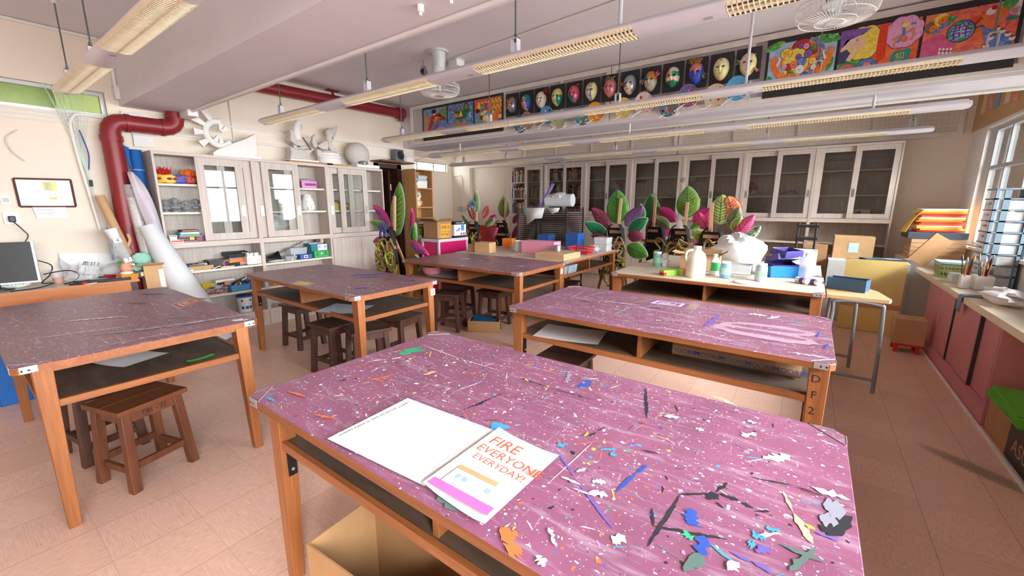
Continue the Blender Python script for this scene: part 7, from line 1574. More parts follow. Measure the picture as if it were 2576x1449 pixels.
m_silver = mm('silver', (70, 70, 74), (190, 190, 196), scale=12, metal=.6); m_gold = mm('gold', (170, 110, 50), (226, 170, 90), scale=14, metal=.4); m_ivory = mm('ivory', (214, 208, 180), (240, 236, 214), scale=20); m_yg = mm('yellowgold', (210, 180, 90), (240, 222, 150), (60, 130, 80), scale=34, dist=2.2); m_gr = mm('green', (20, 110, 86), (70, 170, 140), scale=16, metal=.3); m_pink = mm('pink', (200, 70, 100), (226, 120, 130), scale=18, metal=.2); m_blue = mm('blue', (90, 150, 190), (150, 196, 220), scale=20, metal=.3); m_red = mm('red', (170, 40, 50), (206, 80, 70), scale=20); m_teal = mm('teal', (20, 90, 110), (40, 150, 150), scale=18, metal=.3); m_multi = mm('multi', (214, 110, 90), (232, 190, 90), (110, 170, 200), (226, 150, 180), scale=40, dist=2); m_rose = mm('rose', (190, 96, 100), (226, 150, 146), scale=26, metal=.2); m_cur = mm('curl', (100, 106, 116), (176, 184, 190), (120, 110, 150), scale=40, dist=3, metal=.4); m_yel = mm('paleyellow', (232, 222, 140), (240, 234, 180), scale=18); m_vine = mm('vine', (230, 222, 140), (238, 230, 170), (240, 236, 190), (60, 140, 80), scale=26, dist=2.5); m_lil = mm('lilac', (200, 190, 220), (240, 220, 170), (226, 180, 200), scale=24, dist=2)
MX = [-3.318+.2225*i for i in range(13)]
for i, x in enumerate(MX):
    b = MB(); x0 = -3.42+.2225*i; b.box(x0, x0+.205, YA-.003, YA+.001, 2.566, 2.842, BLKCARD)
    for px in (x0+.008, x0+.197):
        for pz in (2.574, 2.834): b.cyl((px, YA-.003, pz), (px, YA-.008, pz), .002, STEEL, 6)
    one(b, 'mask_card', 'black card behind %s' % ['the silver and gold mask with a pink wing', 'the harlequin mask with a rainbow cheek', 'the ivory mask with dark red feathers', 'the yellow and green swirled mask', 'the pink and teal mask', 'the mask with a dark striped brow', 'the rosy mask with curly feather hair', 'the silver curled mask with a dark red mouth', 'the patchwork mask with pink tassels', 'the mask with an emerald eye patch', 'the blue mask with a feather crest', 'the pale yellow mask with vines', 'the lilac and gold mask beside the large paintings'][i], 'card', 'black cards behind the masks')
FE = mt('rust_feather', (176, 110, 60), .8); FG = mt('grey_feather', (150, 140, 120), .8); FD = mt('dark_red_feather', (110, 22, 28), .8)
def wing(m, s):
    def f(t, M, pt):
        b = MB(M)
        for k in range(3): b.ell((s*.062, -.02, .06-.045*k), (.022, .006, .018), m, 10, 6)
        b.build('paper_wing', t)
    return f
def spot(m, u, v, a):
    def f(t, M, pt):
        b = MB(M); p, _, _ = pt(math.hypot(u, v), math.atan2(v, u)); b.ell((p[0], p[1], p[2]), (a, .003, a), m, 12, 6); b.build('spot', t)
    return f
def both(*fs):
    def f(t, M, pt):
        for q in fs: q(t, M, pt)
    return f
face_mask('dark silver and gold mask with a pink paper wing, leftmost of the mask row', MX[0], lambda u, v: m_gold if abs(u) < .45 and v > -.25 and v < .45 else m_silver, lips=m_silver, extra=wing(m_pink, -1))
face_mask('harlequin mask with a rainbow cheek and green brow', MX[1], lambda u, v: m_gr if v > .3 else (m_rose if u < .2 else (m_multi if u < .45 else m_blue)), lips=m_rose, extra=wing(m_blue, -1) if 0 else spot(m_ivory, -.15, .45, .016))
face_mask('plain ivory mask with dark red feathers at its right temple', MX[2], lambda u, v: m_ivory, lips=m_rose, extra=both(feathers([FD, FRED], .8, .6, .15, 26, .06, 30), spot(m_rose, .35, -.25, .012)))
face_mask('yellow and green swirled mask with no feathers', MX[3], lambda u, v: m_gr if u > .25 and v < .1 else m_yg, lips=m_red)
face_mask('pink and teal mask with pink rays and a small red plume', MX[4], lambda u, v: m_teal if v < -.2 and u < .25 or (u < 0 and v < .05 and u > -.5) else m_pink, lips=m_teal, extra=both(feathers([FD, FORG], .7, .8, .06, 8, .03, 60), spot(m_red, -.1, .5, .01)))
face_mask('yellow and ivory mask with a dark striped brow', MX[5], lambda u, v: m_silver if v > .1 and abs(u-.1) < .14+.3*max(0, v) and int((u+1)*9) % 2 else (m_yel if u > .3 or v > .2 else (m_ivory if u < .1 else m_blue)), lips=m_gold)
face_mask('rosy pink mask with curly orange and grey feather hair', MX[6], lambda u, v: m_rose, lips=m_rose, extra=both(feathers([FORG, FG, FE, GRN], 0, .75, .6, 44, .035, 90), feathers([FORG, FE], -.85, .1, .05, 8, .03, 180), feathers([FORG, FG], .85, .2, .05, 8, .03, 0)))
face_mask('silver curled mask with a dark red mouth and orange plume', MX[7], lambda u, v: m_cur if v > .1 or u > .45 else (m_gr if u < -.3 and v > -.3 else m_lil), lips=m_red, extra=feathers([FORG, FE], -.9, .1, .08, 12, .045, 170))
face_mask('patchwork mask with pink tassels and ribbons at both sides', MX[8], lambda u, v: m_teal if u < -.3 and v > 0 else (m_gold if v > .2 or (u > 0 and v > 0) else m_multi), lips=m_pink, extra=both(feathers([FPNK, REDP], .9, .3, .05, 10, .06, 80), feathers([PAPER, INK, FPNK], -.95, .1, .05, 14, .04, 200), feathers([FE, KRAFTL], -.6, -.95, .25, 16, .06, 250)))
face_mask('mask with an emerald eye patch and green chin', MX[9], lambda u, v: m_gr if (u > .08 and -.05 < v < .45) or (v < -.38 and abs(u) < .8) else (m_gold if u < -.3 and v > -.1 else m_lil), lips=m_red, extra=spot(YLW, .72, .12, .008))
face_mask('blue mask with a tall crest of rust and grey feathers', MX[10], lambda u, v: m_rose if v > .12 and abs(u) < .75 or abs(u) < .16 and v > -.1 else m_blue, lips=m_rose, extra=both(feathers([FE, FG, FORG, mt('olive_feather', (150, 150, 80), .8)], -.1, .85, .55, 40, .06, 95), feathers([FG, m_teal], .9, -.1, .06, 14, .05, -70)))
face_mask('pale yellow mask painted with green vines', MX[11], lambda u, v: m_vine if v > -.2 else m_yel, lips=m_pink, extra=spot(m_rose, 0, .68, .014))
face_mask('lilac and gold mask with curled paper petals, next to the large paintings', MX[12], lambda u, v: m_yel if v < -.3 or u > .5 else m_lil, lips=m_pink, extra=both(feathers([m_yel, m_lil, m_blue], 0, .4, .5, 22, .045, 90), feathers([m_lil, FPNK], .85, -.4, .1, 8, .05, -60), feathers([m_yel, m_gr], -.9, .2, .08, 8, .045, 150)))
# ---------------------------------------------------------------- painted plates on wire stands
PL = [(-3.143, 2.438, 'deep blue and green painted plate, leftmost of the row', (30, 90, 170), (60, 150, 90), (220, 150, 70)), (-3.005, 2.462, 'mauve and gold speckled painted plate', (150, 110, 130), (200, 170, 110), (180, 120, 150)), (-2.748, 2.500, 'light blue painted plate with a dark round figure', (90, 170, 210), (70, 140, 200), (220, 230, 230)), (-2.575, 2.425, 'pale green and tan painted plate with lines of writing', (200, 190, 140), (150, 190, 140), (220, 170, 150)), (-2.275, 2.438, 'teal painted plate with a tan figure', (30, 120, 150), (60, 170, 180), (180, 140, 100)), (-2.10, 2.452, 'bright yellow and orange painted plate', (240, 190, 30), (236, 100, 40), (246, 220, 90)), (-1.79, 2.46, 'pale yellow painted plate with a red square', (232, 214, 110), (236, 226, 160), (220, 120, 120)), (-1.56, 2.475, 'white painted plate with a pink and black drawing', (232, 226, 220), (226, 170, 180), (200, 200, 210)), (-1.32, 2.42, 'green and purple painted plate with a striped arch', (40, 150, 110), (130, 90, 160), (220, 190, 80)), (-1.125, 2.482, 'plate in blue, red and yellow quarters with a round face', (40, 110, 190), (226, 70, 40), (240, 210, 50)), (-.885, 2.455, 'pale beige painted plate with soft figures', (226, 208, 180), (210, 190, 160), (200, 200, 170)), (-.70, 2.485, 'sky blue painted plate with an arch and orange dots', (80, 170, 220), (110, 190, 230), (70, 150, 210))]
for i, (x, z, lab, c1, c2, c3) in enumerate(PL):
    yb = 4.53-.035*(i % 2); M = at(x, yb, z, -6, 14, 8*math.sin(i*2.3))
    t = thing('painted_plate', lab, 'plate', M, 'painted plates below the masks')
    b = MB(M); b.lathe([(.001, .003), (.085, .004), (.100, .010), (.101, .012), (.084, .0065), (.001, .0055)], multi('plate_%d' % i, [c1, c1, c2, c3], 16, .35, 1.6), 32, M=Matrix.Rotation(R(90), 4, 'X'), sy=1.06); b.build('plate', t)
    b = MB(M); rg = random.Random(i+50)
    for k in range(7):
        u, v = rg.uniform(-.06, .06), rg.uniform(-.06, .06)
        b.ell((u, -.006, v), (rg.uniform(.008, .02), .0015, rg.uniform(.008, .02)), rg.choice([PM['r'], PM['y'], PM['c'], PM['w'], PM['p'], PM['k']]), 10, 4)
    if i in (2, 9): b.ell((.0, -.008, .0), (.022, .002, .022), INK, 14, 4); b.ell((.0, -.0095, -.005), (.015, .0015, .013), PM['w'], 12, 4)
    b.build('painted_motif', t)
    b = MB(); w = .004
    for s in (-1, 1):
        b.tube([(x+s*.035, yb+.01, z-.07), (x+s*.085, yb-.015, z-.105), (x+s*.12, yb-.02, 2.348)], w, WHITEP, 6); b.tube([(x+s*.035, yb+.02, z-.06), (x+s*.02, 4.60, z-.03)], w, WHITEP, 6)
    b.tube(arc((x, yb+.008, z), .106, 200, 340, 10), w*.7, WHITEP, 6); b.build('wire_stand', t)
# ---------------------------------------------------------------- ceiling fans
FANW = mt('fan_enamel', (214, 218, 220), .35, .2)
def fan(label, x, y, zc):
    t = thing('orbit_fan', label, 'fan', at(x, y, ZC), 'orbit fans on the ceiling')
    b = MB(); b.cyl((x, y, ZC-.02), (x, y, ZC), .10, FANW, 24); b.cyl((x, y, zc+.16), (x, y, ZC-.02), .058, FANW, 20, .07); b.build('ceiling_mount', t)
    b = MB(); b.lathe([(.001, 0), (.04, .0), (.062, .03), (.066, .12), (.05, .17), (.02, .19), (.001, .19)], FANW, 22, M=at(x, y-.01, zc+.05)); b.cyl((x, y, zc-.02), (x, y, zc+.06), .02, FANW, 12)
    b.tube(spline([(x-.06, y, zc+.2), (x-.12, y, zc+.23), (x-.10, y, zc+.32), (x-.03, y, ZC-.02)], 5), .006, WHITEP, 6); b.build('motor', t)
    for k in range(3):
        b = MB(); a = R(120*k+20)
        def bl(u, v): r = .03+.145*v; g = a+(u-.5)*(.55+.5*math.sin(PI*v)); return (x+r*math.cos(g), y+r*math.sin(g), zc-.008+.02*(u-.5))
        b.grid(bl, 6, 6, FANW); b.build('blade', t, thick=.002)
    b = MB(); rr = .20
    for r, z in ((rr, .03), (rr*1.005, .0), (rr*.9, -.045), (rr*.5, -.06), (.045, -.062)): b.tube([(x+r*math.cos(2*PI*k/32), y+r*math.sin(2*PI*k/32), zc+z) for k in range(32)], .0022, WHITEP, 5, closed=True)
    for k in range(60):
        c, s = math.cos(2*PI*k/60), math.sin(2*PI*k/60)
        b.tube([(x+r*c, y+r*s, zc+z) for r, z in ((rr, .03), (rr*1.005, .0), (rr*.97, -.03), (rr*.9, -.045), (rr*.5, -.06), (.045, -.062))], .0011, WHITEP, 4, cap=False)
    for k in range(6):
        c, s = math.cos(2*PI*k/6), math.sin(2*PI*k/6); b.tube([(x+rr*c, y+rr*s, zc+.03), (x+rr*.9*c, y+rr*.9*s, zc+.07), (x+.05*c, y+.05*s, zc+.10)], .002, WHITEP, 5)
    b.cyl((x, y, zc-.066), (x, y, zc-.06), .045, FANW, 16); b.build('cage', t)
fan('caged fan hanging from the ceiling above the three small paintings', -3.22, 3.2, 2.585)
fan('caged fan hanging from the ceiling at the top right of the photo', -.03, 3.25, 2.545)
# ---------------------------------------------------------------- cardboard with drawings over the window
t = thing('drawing_panel', 'brown cardboard panel of children drawings above the window corner', 'cardboard panel', at(1.49, 7.0, 2.35))
b = MB(); b.box(1.482, 1.496, 6.15, 7.76, 2.335, 2.93, KRAFTL); b.build('cardboard', t)
for i, (y0_, y1_) in enumerate(((7.36, 7.52), (7.14, 7.30), (6.90, 7.05), (6.58, 6.74), (6.35, 6.52))):
    b = MB(); b.box(1.478, 1.4815, y0_, y1_, 2.50-.01*i, 2.90, multi('drawing_sheet_%d' % (i % 3), [[(226, 232, 220), (236, 190, 140), (190, 220, 170)], [(240, 236, 220), (230, 120, 80), (120, 190, 170)], [(190, 210, 226), (90, 120, 180), (236, 226, 200)]][i % 3], 22, .6, 1.5)); b.build('drawing', t)
# ---------------------------------------------------------------- clutter on the far cream tables
TZ = .7862
def cart(label, x, y, z, sx, sy, sz, m=KRAFT, rz=0, closed=True, name='carton'):
    b = MB(at(x, y, z, rz)); carton(b, sx, sy, sz, m, KRAFTD, closed=closed); return one(b, name, label, 'box')
def bot(label, x, y, r, h, m, cap, lab=None, neck=.8, shoulder=.8):
    M = at(x, y, TZ); t = thing('bottle', label, 'bottle', M)
    b = MB(M); bottle(b, r, h, m, neck, None, .12, None, shoulder); b.build('body', t)
    b = MB(M); b.lathe([(r*neck*1.1, h*.88), (r*neck*1.12, h), (.001, h)], cap, 20); b.build('cap', t)
    if lab: b = MB(M); b.lathe([(r*1.01, h*.22), (r*1.01, h*.62)], lab, 16, arc=PI, M=at(0, 0, 0, -130)); b.build('label', t)
    return t
PALE = mt('mint_label', (160, 216, 180), .5)
cart('small brown carton with a label beside the larger one, far cream table', -3.86, 4.42, TZ, .14, .10, .11)
cart('brown carton with tape on the far cream table', -3.68, 4.45, TZ, .24, .18, .14, KRAFTL, 8)
t = thing('pink_box', 'long pink printed box on the far cream table', 'box', at(-2.98, 4.76, .83)); b = MB(at(-2.98, 4.80, TZ, 3)); b.box(-.25, .25, -.10, .10, 0, .17, mt('pink_card', (236, 150, 178), .5)); b.build('box', t)
b = MB(at(-2.98, 4.80, TZ, 3)); b.text('PUPPET', .045, at(.13, -.101, .10, 0, 90), PAPERG); b.text('STUDIO', .045, at(.15, -.101, .06, 0, 90), PAPERG); b.build('lettering', t)
for k in range(3): b = MB(at(-2.55, 4.52, TZ+k*.024)); b.box(-.2, .2, -.22, .22, 0, .022, PINEW); one(b, 'wood_frame', 'flat pine frame board, %s of the pile by the red basket' % ['lowest', 'middle', 'topmost'][k], 'board', 'pine boards on the far table')
b = MB(at(-3.38, 4.85, TZ)); b.lathe([(.001, 0), (.06, 0), (.066, .15), (.062, .15), (.056, .01), (.001, .008)], WHT, 24); b.tube(arc((-.07, 0, .08), .035, 90, 270, 8), .008, WHT, 6); one(b, 'white_mug', 'large white mug behind the pink box', 'mug')
b = MB(at(-3.55, 4.95, TZ)); b.lathe([(.001, 0), (.05, 0), (.06, .07), (.001, .07)], PAPERG, 20); one(b, 'lidded_pot', 'small grey white pot left of the large white mug', 'pot')
t = thing('red_basket', 'red slotted plastic basket behind the pine boards', 'basket', at(-2.55, 5.12, TZ)); b = MB(at(-2.52, 5.10, TZ)); basket(b, .30, .24, .09, REDP); b.build('basket', t)
b = MB(at(-2.62, 4.62, TZ+.073)); b.lathe([(.001, 0), (.05, 0), (.05, .07), (.046, .07), (.001, .004)], STEEL, 20); one(b, 'steel_tin', 'round steel tin standing on the pine boards', 'tin')
for x, y, sx, sy, sz, l in ((-3.35, 5.55, .2, .2, .20, 'blue painted wooden block behind the grey box'), (-2.85, 5.55, .2, .22, .24, 'taller blue block with a white sticker')): b = MB(at(x, y, TZ)); b.box(-sx/2, sx/2, -sy/2, sy/2, 0, sz, BLU); one(b, 'blue_block', l, 'block')
cart('orange and white printed carton behind the brown cartons', -3.75, 5.1, TZ, .16, .12, .15, ORG, 12)
b = MB(at(-3.2, 5.2, TZ)); b.box(-.16, .16, -.1, .1, 0, .11, mt('grey_case_plastic', (140, 150, 156), .4)); one(b, 'grey_case', 'grey plastic case behind the pink box', 'case', bevel=.01)
for k in range(2): b = MB(at(-2.43, 5.62, TZ+k*.098)); b.hexa([(-.09, -.09, 0), (.09, -.09, 0), (.09, .09, 0), (-.09, .09, 0)], [(-.1, -.1, .095), (.1, -.1, .095), (.1, .1, .095), (-.1, .1, .095)], MILK); one(b, 'food_tub', 'milky lidded tub, %s of two on the far table corner' % ('lower', 'upper')[k], 'tub')
b = MB(at(-2.45, 5.33, TZ)); crumple(b, (0, 0, .05), (.10, .10, .05), BAGF, random.Random(2)); one(b, 'plastic_bag', 'crinkled bag on the table edge before the milky tubs', 'bag')
for y, s, l in ((4.55, .11, 'wide grey plastic tub on the shelf of the cream topped table'), (4.36, .05, 'slim plastic tub on the shelf next to the number 0 leg')): b = MB(at(-2.42, y, .606)); b.hexa([(-.06, -s, 0), (.06, -s, 0), (.06, s, 0), (-.06, s, 0)], [(-.07, -s*1.1, .10), (.07, -s*1.1, .10), (.07, s*1.1, .10), (-.07, s*1.1, .10)], film('shelf_tub', (170, 184, 196), .7)); one(b, 'shelf_tub', l, 'tub')
# bottles table
t = thing('paint_jug', 'big cream white plastic jug with a handle', 'jug', at(-.82, 4.02, TZ)); M = at(-.82, 4.02, TZ)
b = MB(M); b.lathe([(.001, 0), (.078, 0), (.084, .012), (.084, .17), (.07, .215), (.032, .25), (.030, .262), (.001, .262)], mt('ivory_jug', (236, 230, 214), .4), 28); b.build('body', t)
b = MB(M); b.tube(spline([(-.03, -.02, .25), (-.075, -.045, .235), (-.082, -.05, .18), (-.07, -.04, .15)], 5), .012, MATS['ivory_jug'], 10); b.build('handle', t)
b = MB(M); b.lathe([(.036, .258), (.036, .285), (.001, .285)], WHT, 20); b.build('cap', t)
bot('teal paint bottle with white cap at the left of the cream table', -1.32, 4.53, .045, .155, mt('teal_paint', (120, 190, 180), .4), WHT, PALE); bot('white bottle with a green label right of the big jug', -.70, 4.24, .042, .20, WHT, WHT, GRN, .4, .7)
bot('blue paint bottle with white cap', -.59, 4.14, .045, .15, mt('blue_paint', (120, 160, 214), .4), WHT, PALE); bot('lilac paint bottle with white cap in front of the blue basket', -.31, 4.13, .046, .155, mt('lilac_paint', (190, 180, 204), .4), WHT, PALE); bot('tall plain white bottle at the right of the blue basket', .005, 4.50, .055, .235, MILK, WHT, None, .35, .78)
b = MB(at(-1.24, 4.54, TZ)); b.lathe([(.001, 0), (.032, 0), (.036, .05), (.026, .08), (.001, .085)], PLA, 16); b.ell((0, 0, .115), .033, PLA); b.ell((-.03, -.01, .06), (.014, .014, .03), PLA); b.ell((.03, -.01, .06), (.014, .014, .03), PLA); one(b, 'white_figurine', 'small white figurine beside the teal bottle', 'figurine')
b = MB(at(-1.02, 4.03, TZ, 55)); b.box(-.13, .13, -.03, .03, 0, .05, mt('lime_wrap_box', (150, 206, 70), .5)); b.box(.09, .131, -.031, .031, .001, .051, REDP); b.box(-.131, -.10, -.031, .031, .001, .03, REDP); one(b, 'wrap_box', 'lime green film box with red ends lying by the jug', 'box')
t = thing('open_carton', 'open brown carton of bottles behind the big white jug', 'box', at(-.88, 4.55, TZ)); b = MB(at(-.88, 4.52, TZ, 6)); carton(b, .36, .22, .16, KRAFTL, KRAFTD, flaps=15); b.build('carton', t)
t = thing('blue_basket', 'bright blue slotted basket with purple trays on the cream table', 'basket', at(-.17, 4.6, TZ)); M = at(-.18, 4.57, TZ, 30); b = MB(M); basket(b, .32, .24, .10, mt('bright_blue_plastic', (24, 130, 196), .35), .93, 14, True); b.build('basket', t)
for k, (z, a) in enumerate(((.07, 12), (.14, -18), (.19, 8))): b = MB(M @ at(.02*k-.02, 0, z, 12*k, a)); carton(b, .22, .16, .06, PUR, PUR, .006); one(b, 'purple_tray', 'purple plastic tray piled in the blue basket, %s' % ['lowest', 'middle', 'topmost'][k], 'tray', 'purple trays', bevel=.006)
t = thing('milky_bag', 'large milky plastic bag heaped on the rear cream table', 'bag', at(-.62, 5.02, TZ)); b = MB(at(-.62, 5.05, TZ)); crumple(b, (0, 0, .15), (.26, .2, .19), mt('milky_bag_film', (238, 240, 240), .35, 0, .03), random.Random(14), 26, 16, .14, -.78); b.build('bag', t)
b = MB(at(-.52, 4.50, TZ)); carton(b, .2, .17, .09, PAPERG, PAPERG); one(b, 'grey_tray', 'open grey card tray before the milky bag', 'tray')
b = MB(at(-.12, 5.3, TZ)); carton(b, .40, .26, .19, MILK, MILK); one(b, 'clear_crate', 'milky plastic crate behind the purple trays', 'crate')
for x, y, l in ((-.02, 4.22, 'left white tube lying at the table corner'), (.06, 4.20, 'right white tube lying at the table corner')): b = MB(at(x, y, TZ+.025, 130)); b.cyl((-.07, 0, 0), (.05, 0, 0), .024, WHT, 16); b.cyl((-.04, 0, 0), (.0, 0, 0), .0245, INKV, 16); one(b, 'paint_tube', l, 'tube')
for x, y, z, r, m, l in ((-.47, 4.27, .02, .10, CLR, 'clear round palette disc behind the lilac bottle'), (-.40, 3.97, 0, .09, WHT, 'paint smeared white palette at the table front')): b = MB(at(x, y, TZ+z)); b.lathe([(.001, 0), (r, 0), (r, .008), (.001, .006)], m, 28); one(b, 'round_palette', l, 'palette')
# small desk, yellow board, cartons, cabinets on the right
t = thing('school_desk', 'small wooden topped desk with grey tube legs beside the cream table', 'desk', at(.35, 4.3, 0))
b = MB(); b.prism([(.16, 4.03), (.53, 4.03), (.55, 4.08), (.50, 4.42), (.40, 4.62), (.16, 4.62)], .72, .745, PINEW); b.build('desktop', t); TUBE_G = mt('grey_tube', (140, 146, 150), .4, .4)
for y, x1 in ((4.04, .53), (4.58, .41)): b = MB(); b.tube(spline([(.20, y, .01), (.21, y, .60), (.23, y, .70), (x1-.06, y, .70), (x1-.02, y, .62), (x1, y, .01)], 5), .014, TUBE_G, 10); b.tube([(.2, y, .11), (x1, y, .11)], .012, TUBE_G, 8); b.build('leg_frame', t)
b = MB(at(.30, 4.35, .746, -18)); carton(b, .26, .12, .10, mt('slate_blue_box', (54, 92, 122), .5), KRAFT); one(b, 'blue_file_box', 'slate blue file box with a round hole on the small desk', 'box')
t = thing('kraft_portfolio', 'large yellow paper portfolio leaning upright on the floor', 'portfolio', at(.64, 6.14, 0)); b = MB(at(.64, 6.14, .005, -2, -4)); b.box(-.265, .265, -.012, .012, 0, .82, mt('yellow_kraft', (232, 204, 128), .6, 0, .06, 5)); b.build('cover', t); b = MB(at(.64, 6.14, .005, -2, -4)); b.box(-.265, .265, -.0135, -.012, .27, .33, KRAFTL); b.build('tape', t)
b = MB(); b.box(.22, .98, 6.5, 7.2, 0, .765, PAPERG); one(b, 'grey_cabinet', 'low grey metal cabinet behind the yellow portfolio', 'cabinet')
t = thing('taped_carton', 'large taped brown carton with a pale blue note on the grey cabinet', 'box', at(.46, 6.95, .766)); b = MB(at(.46, 6.95, .766)); carton(b, .40, .34, .28, KRAFTL, closed=True); b.build('carton', t); b = MB(at(.46, 6.95, .766)); b.box(-.05, .05, -.172, -.1705, .08, .2, mt('blue_note', (190, 220, 230), .5)); b.build('note', t)
cart('brown carton between the crate and the grey cabinet', .08, 6.85, .0, .24, .3, .93, KRAFT)
for k in range(2): b = MB(at(.62+.12*k, 6.62, .767+.02*k, 15, 0, 0)); b.box(-.2, .2, -.09, .09, 0, .018, BLKCARD); b.box(-.17, -.01, -.07, .07, .018, .019, TEA); b.box(.02, .17, -.07, .07, .018, .019, BOOKM[9]); one(b, 'print_mount', 'black mounted prints lying on the grey cabinet, %s' % ('left', 'right')[k], 'print')
t = thing('black_rack', 'black plastic rack tower with a steel tin on top', 'rack', at(-.05, 6.3, 0))
for x in (-.13, .05):
    for y in (6.2, 6.4): b = MB(); b.cyl((x, y, 0), (x, y, 1.22), .012, BLK, 8); b.build('post', t)
for z in (.3, .6, .9, 1.05, 1.2): b = MB(); b.box(-.15, .07, 6.18, 6.42, z-.03, z, BLK); b.build('tray', t)
PKD = mt('pink_laminate', (204, 134, 140), .45, 0, .04); DKE = mt('dark_edge', (62, 54, 56), .5)
t = thing('worktop', 'cream worktop along the windows', 'worktop', at(1.27, 4, .7)); b = MB(); b.box(1.05, 1.46, 2.2, 6.67, .672, .722, mt('cream_worktop', (226, 212, 188), .4, 0, .06, 6)); b.build('slab', t)
t = thing('pink_cupboard', 'pink sliding door cupboard under the window worktop', 'cupboard', at(1.27, 4.9, 0)); b = MB(); b.box(1.06, 1.46, 3.85, 6.02, 0, .11, PKD); b.box(1.10, 1.46, 6.0, 6.02, .11, .67, PKD); b.box(1.06, 1.46, 3.85, 3.87, .11, .67, PKD); b.box(1.43, 1.46, 3.87, 6.0, .11, .67, BLK); b.build('carcass', t)
for y0, y1, x, hy in ((5.47, 6.0, 1.08, 5.53), (4.99, 5.46, 1.07, 5.36), (4.36, 4.98, 1.08, 4.42), (4.02, 4.4, 1.10, None)):
    b = MB(); b.box(x, x+.018, y0, y1, .115, .67, PKD); b.box(x-.001, x+.019, y0-.02, y0, .115, .67, DKE); d = b.build('sliding_door', t)
    if hy: b = MB(); b.ell((x, hy, .39), (.003, .012, .055), STEEL, 12, 8); b.build('handle', d)
b = MB(); b.box(.95, 1.46, 6.72, 7.45, 0, .80, WHITEP); one(b, 'white_cabinet', 'white low cabinet in the window corner under the board pile', 'cabinet')
for k in range(5): b = MB(at(1.22, 7.05, .801+.05*k)); b.box(-.23, .23, -.24, .24, 0, .047, PINEW); one(b, 'wooden_board', 'thick pine board in the pile by the window corner', 'board', 'pine boards in the window corner')
for k in range(3): b = MB(at(1.2, 7.05, 1.052+.025*k)); b.box(-.25, .25, -.25, .25, 0, .023, mt('slate_folder', (74, 84, 96), .5)); one(b, 'grey_portfolio', 'slate grey portfolio on the pine board pile', 'portfolio', 'slate portfolios')
FC = [mt('festive_%d' % i, c, .6) for i, c in enumerate(((220, 60, 40), (240, 150, 50), (246, 210, 70), (240, 236, 230), (226, 90, 50)))]
for k in range(14): b = MB(at(1.22+.01*math.sin(k*3), 7.05, 1.13+.019*k, 6*math.sin(k*1.7))); b.box(-.19, .19, -.18, .18, 0, .017, FC[k % 5]); one(b, 'festive_banner', 'red and yellow folded banner in the pile by the window corner', 'banner', 'folded banners by the window')
b = MB()
for k in range(9): b.tube(spline([(1.06, 6.86+.02*k, 1.39), (.98, 6.85+.02*k, 1.28), (.92-.01*(k % 3), 6.84+.02*k, 1.12)], 5), .012, FC[2 if k % 3 else 1], 5, flat=.4)
one(b, 'yellow_streamers', 'yellow ribbon streamers hanging from the banner pile', 'streamers')
b = MB(at(1.04, 6.66, .78, 20, 14, 30)); b.box(-.10, .10, -.008, .008, 0, .36, KRAFT); one(b, 'cardboard_sheet', 'brown card panel leaning on the pine boards', 'card')
t = thing('green_basket', 'pale green slotted basket of papers on the worktop', 'basket', at(1.2, 5.95, .723)); b = MB(at(1.2, 5.95, .723)); basket(b, .22, .26, .14, mt('sage_plastic', (176, 196, 130), .4), rows=2); b.build('basket', t); b = MB(at(1.2, 5.95, .723)); b.box(-.12, .12, -.14, .14, .142, .16, mt('pale_blue_folder', (170, 196, 206), .5)); b.build('folder', t)
for k in range(3): b = MB(at(1.2, 5.62, .723+.026*k)); b.box(-.07, .07, -.08, .08, 0, .025, WHT); one(b, 'white_case', 'white flat case before the green basket, %s of three' % ['lowest', 'middle', 'topmost'][k], 'case', 'white cases')
rg = random.Random(6)
for x, y, w, l in ((1.14, 5.2, .035, 'perforated white holder of thin brushes'), (1.25, 5.22, .07, 'wide white holder crowded with paint brushes')):
    M = at(x, y, .723); t = thing('brush_holder', l, 'brush holder', M); b = MB(M); carton(b, w*1.6, w*2, .12, WHT, WHT, .003); b.build('holder', t)
    for k in range(9):
        b = MB(M); u, v = rg.uniform(-.6, .6)*w, rg.uniform(-.8, .8)*w; p, q = (u*.6, v*.6, .01), (u*1.8, v*1.8, rg.uniform(.17, .25)); b.cyl(p, q, .004, [BLK, ORG, DARKW][k % 3], 6); a, c = Vector(p), Vector(q); b.tube([c, c+(c-a)*.12, c+(c-a)*.25], [.006, .009, .002], [KRAFT, STEEL, BLK][k % 3], 6); b.build('brush', t)
SLT = mt('blue_grey_frame', (120, 142, 156), .45)
t = thing('drawer_tower', 'blue grey drawer tower with clear drawers on the worktop', 'drawers', at(1.36, 5.5, .723)); b = MB()
for k in range(9): z = .724+k*.095; b.box(1.25, 1.47, 5.36, 5.62, z-.0, z+.012, SLT)
b.box(1.25, 1.47, 5.36, 5.62, 1.567, 1.58, SLT); b.box(1.25, 1.27, 5.36, 5.38, .73, 1.57, SLT); b.box(1.30, 1.34, 5.36, 5.38, .73, 1.57, SLT); b.box(1.45, 1.47, 5.36, 5.62, .73, 1.57, SLT); b.build('frame', t)
for k in range(8): z = .738+k*.095; b = MB(); b.box(1.255, 1.445, 5.37, 5.61, z, z+.075, MILK); d = b.build('drawer', t); b = MB(); b.box(1.247, 1.255, 5.45, 5.52, z+.04, z+.055, SLT); b.build('handle', d)
b = MB(at(1.22, 4.55, .723)); crumple(b, (0, 0, .05), (.11, .25, .06), mt('white_rag', (238, 232, 232), .8), random.Random(5)); one(b, 'white_rag', 'white rags heaped on the worktop', 'cloth')
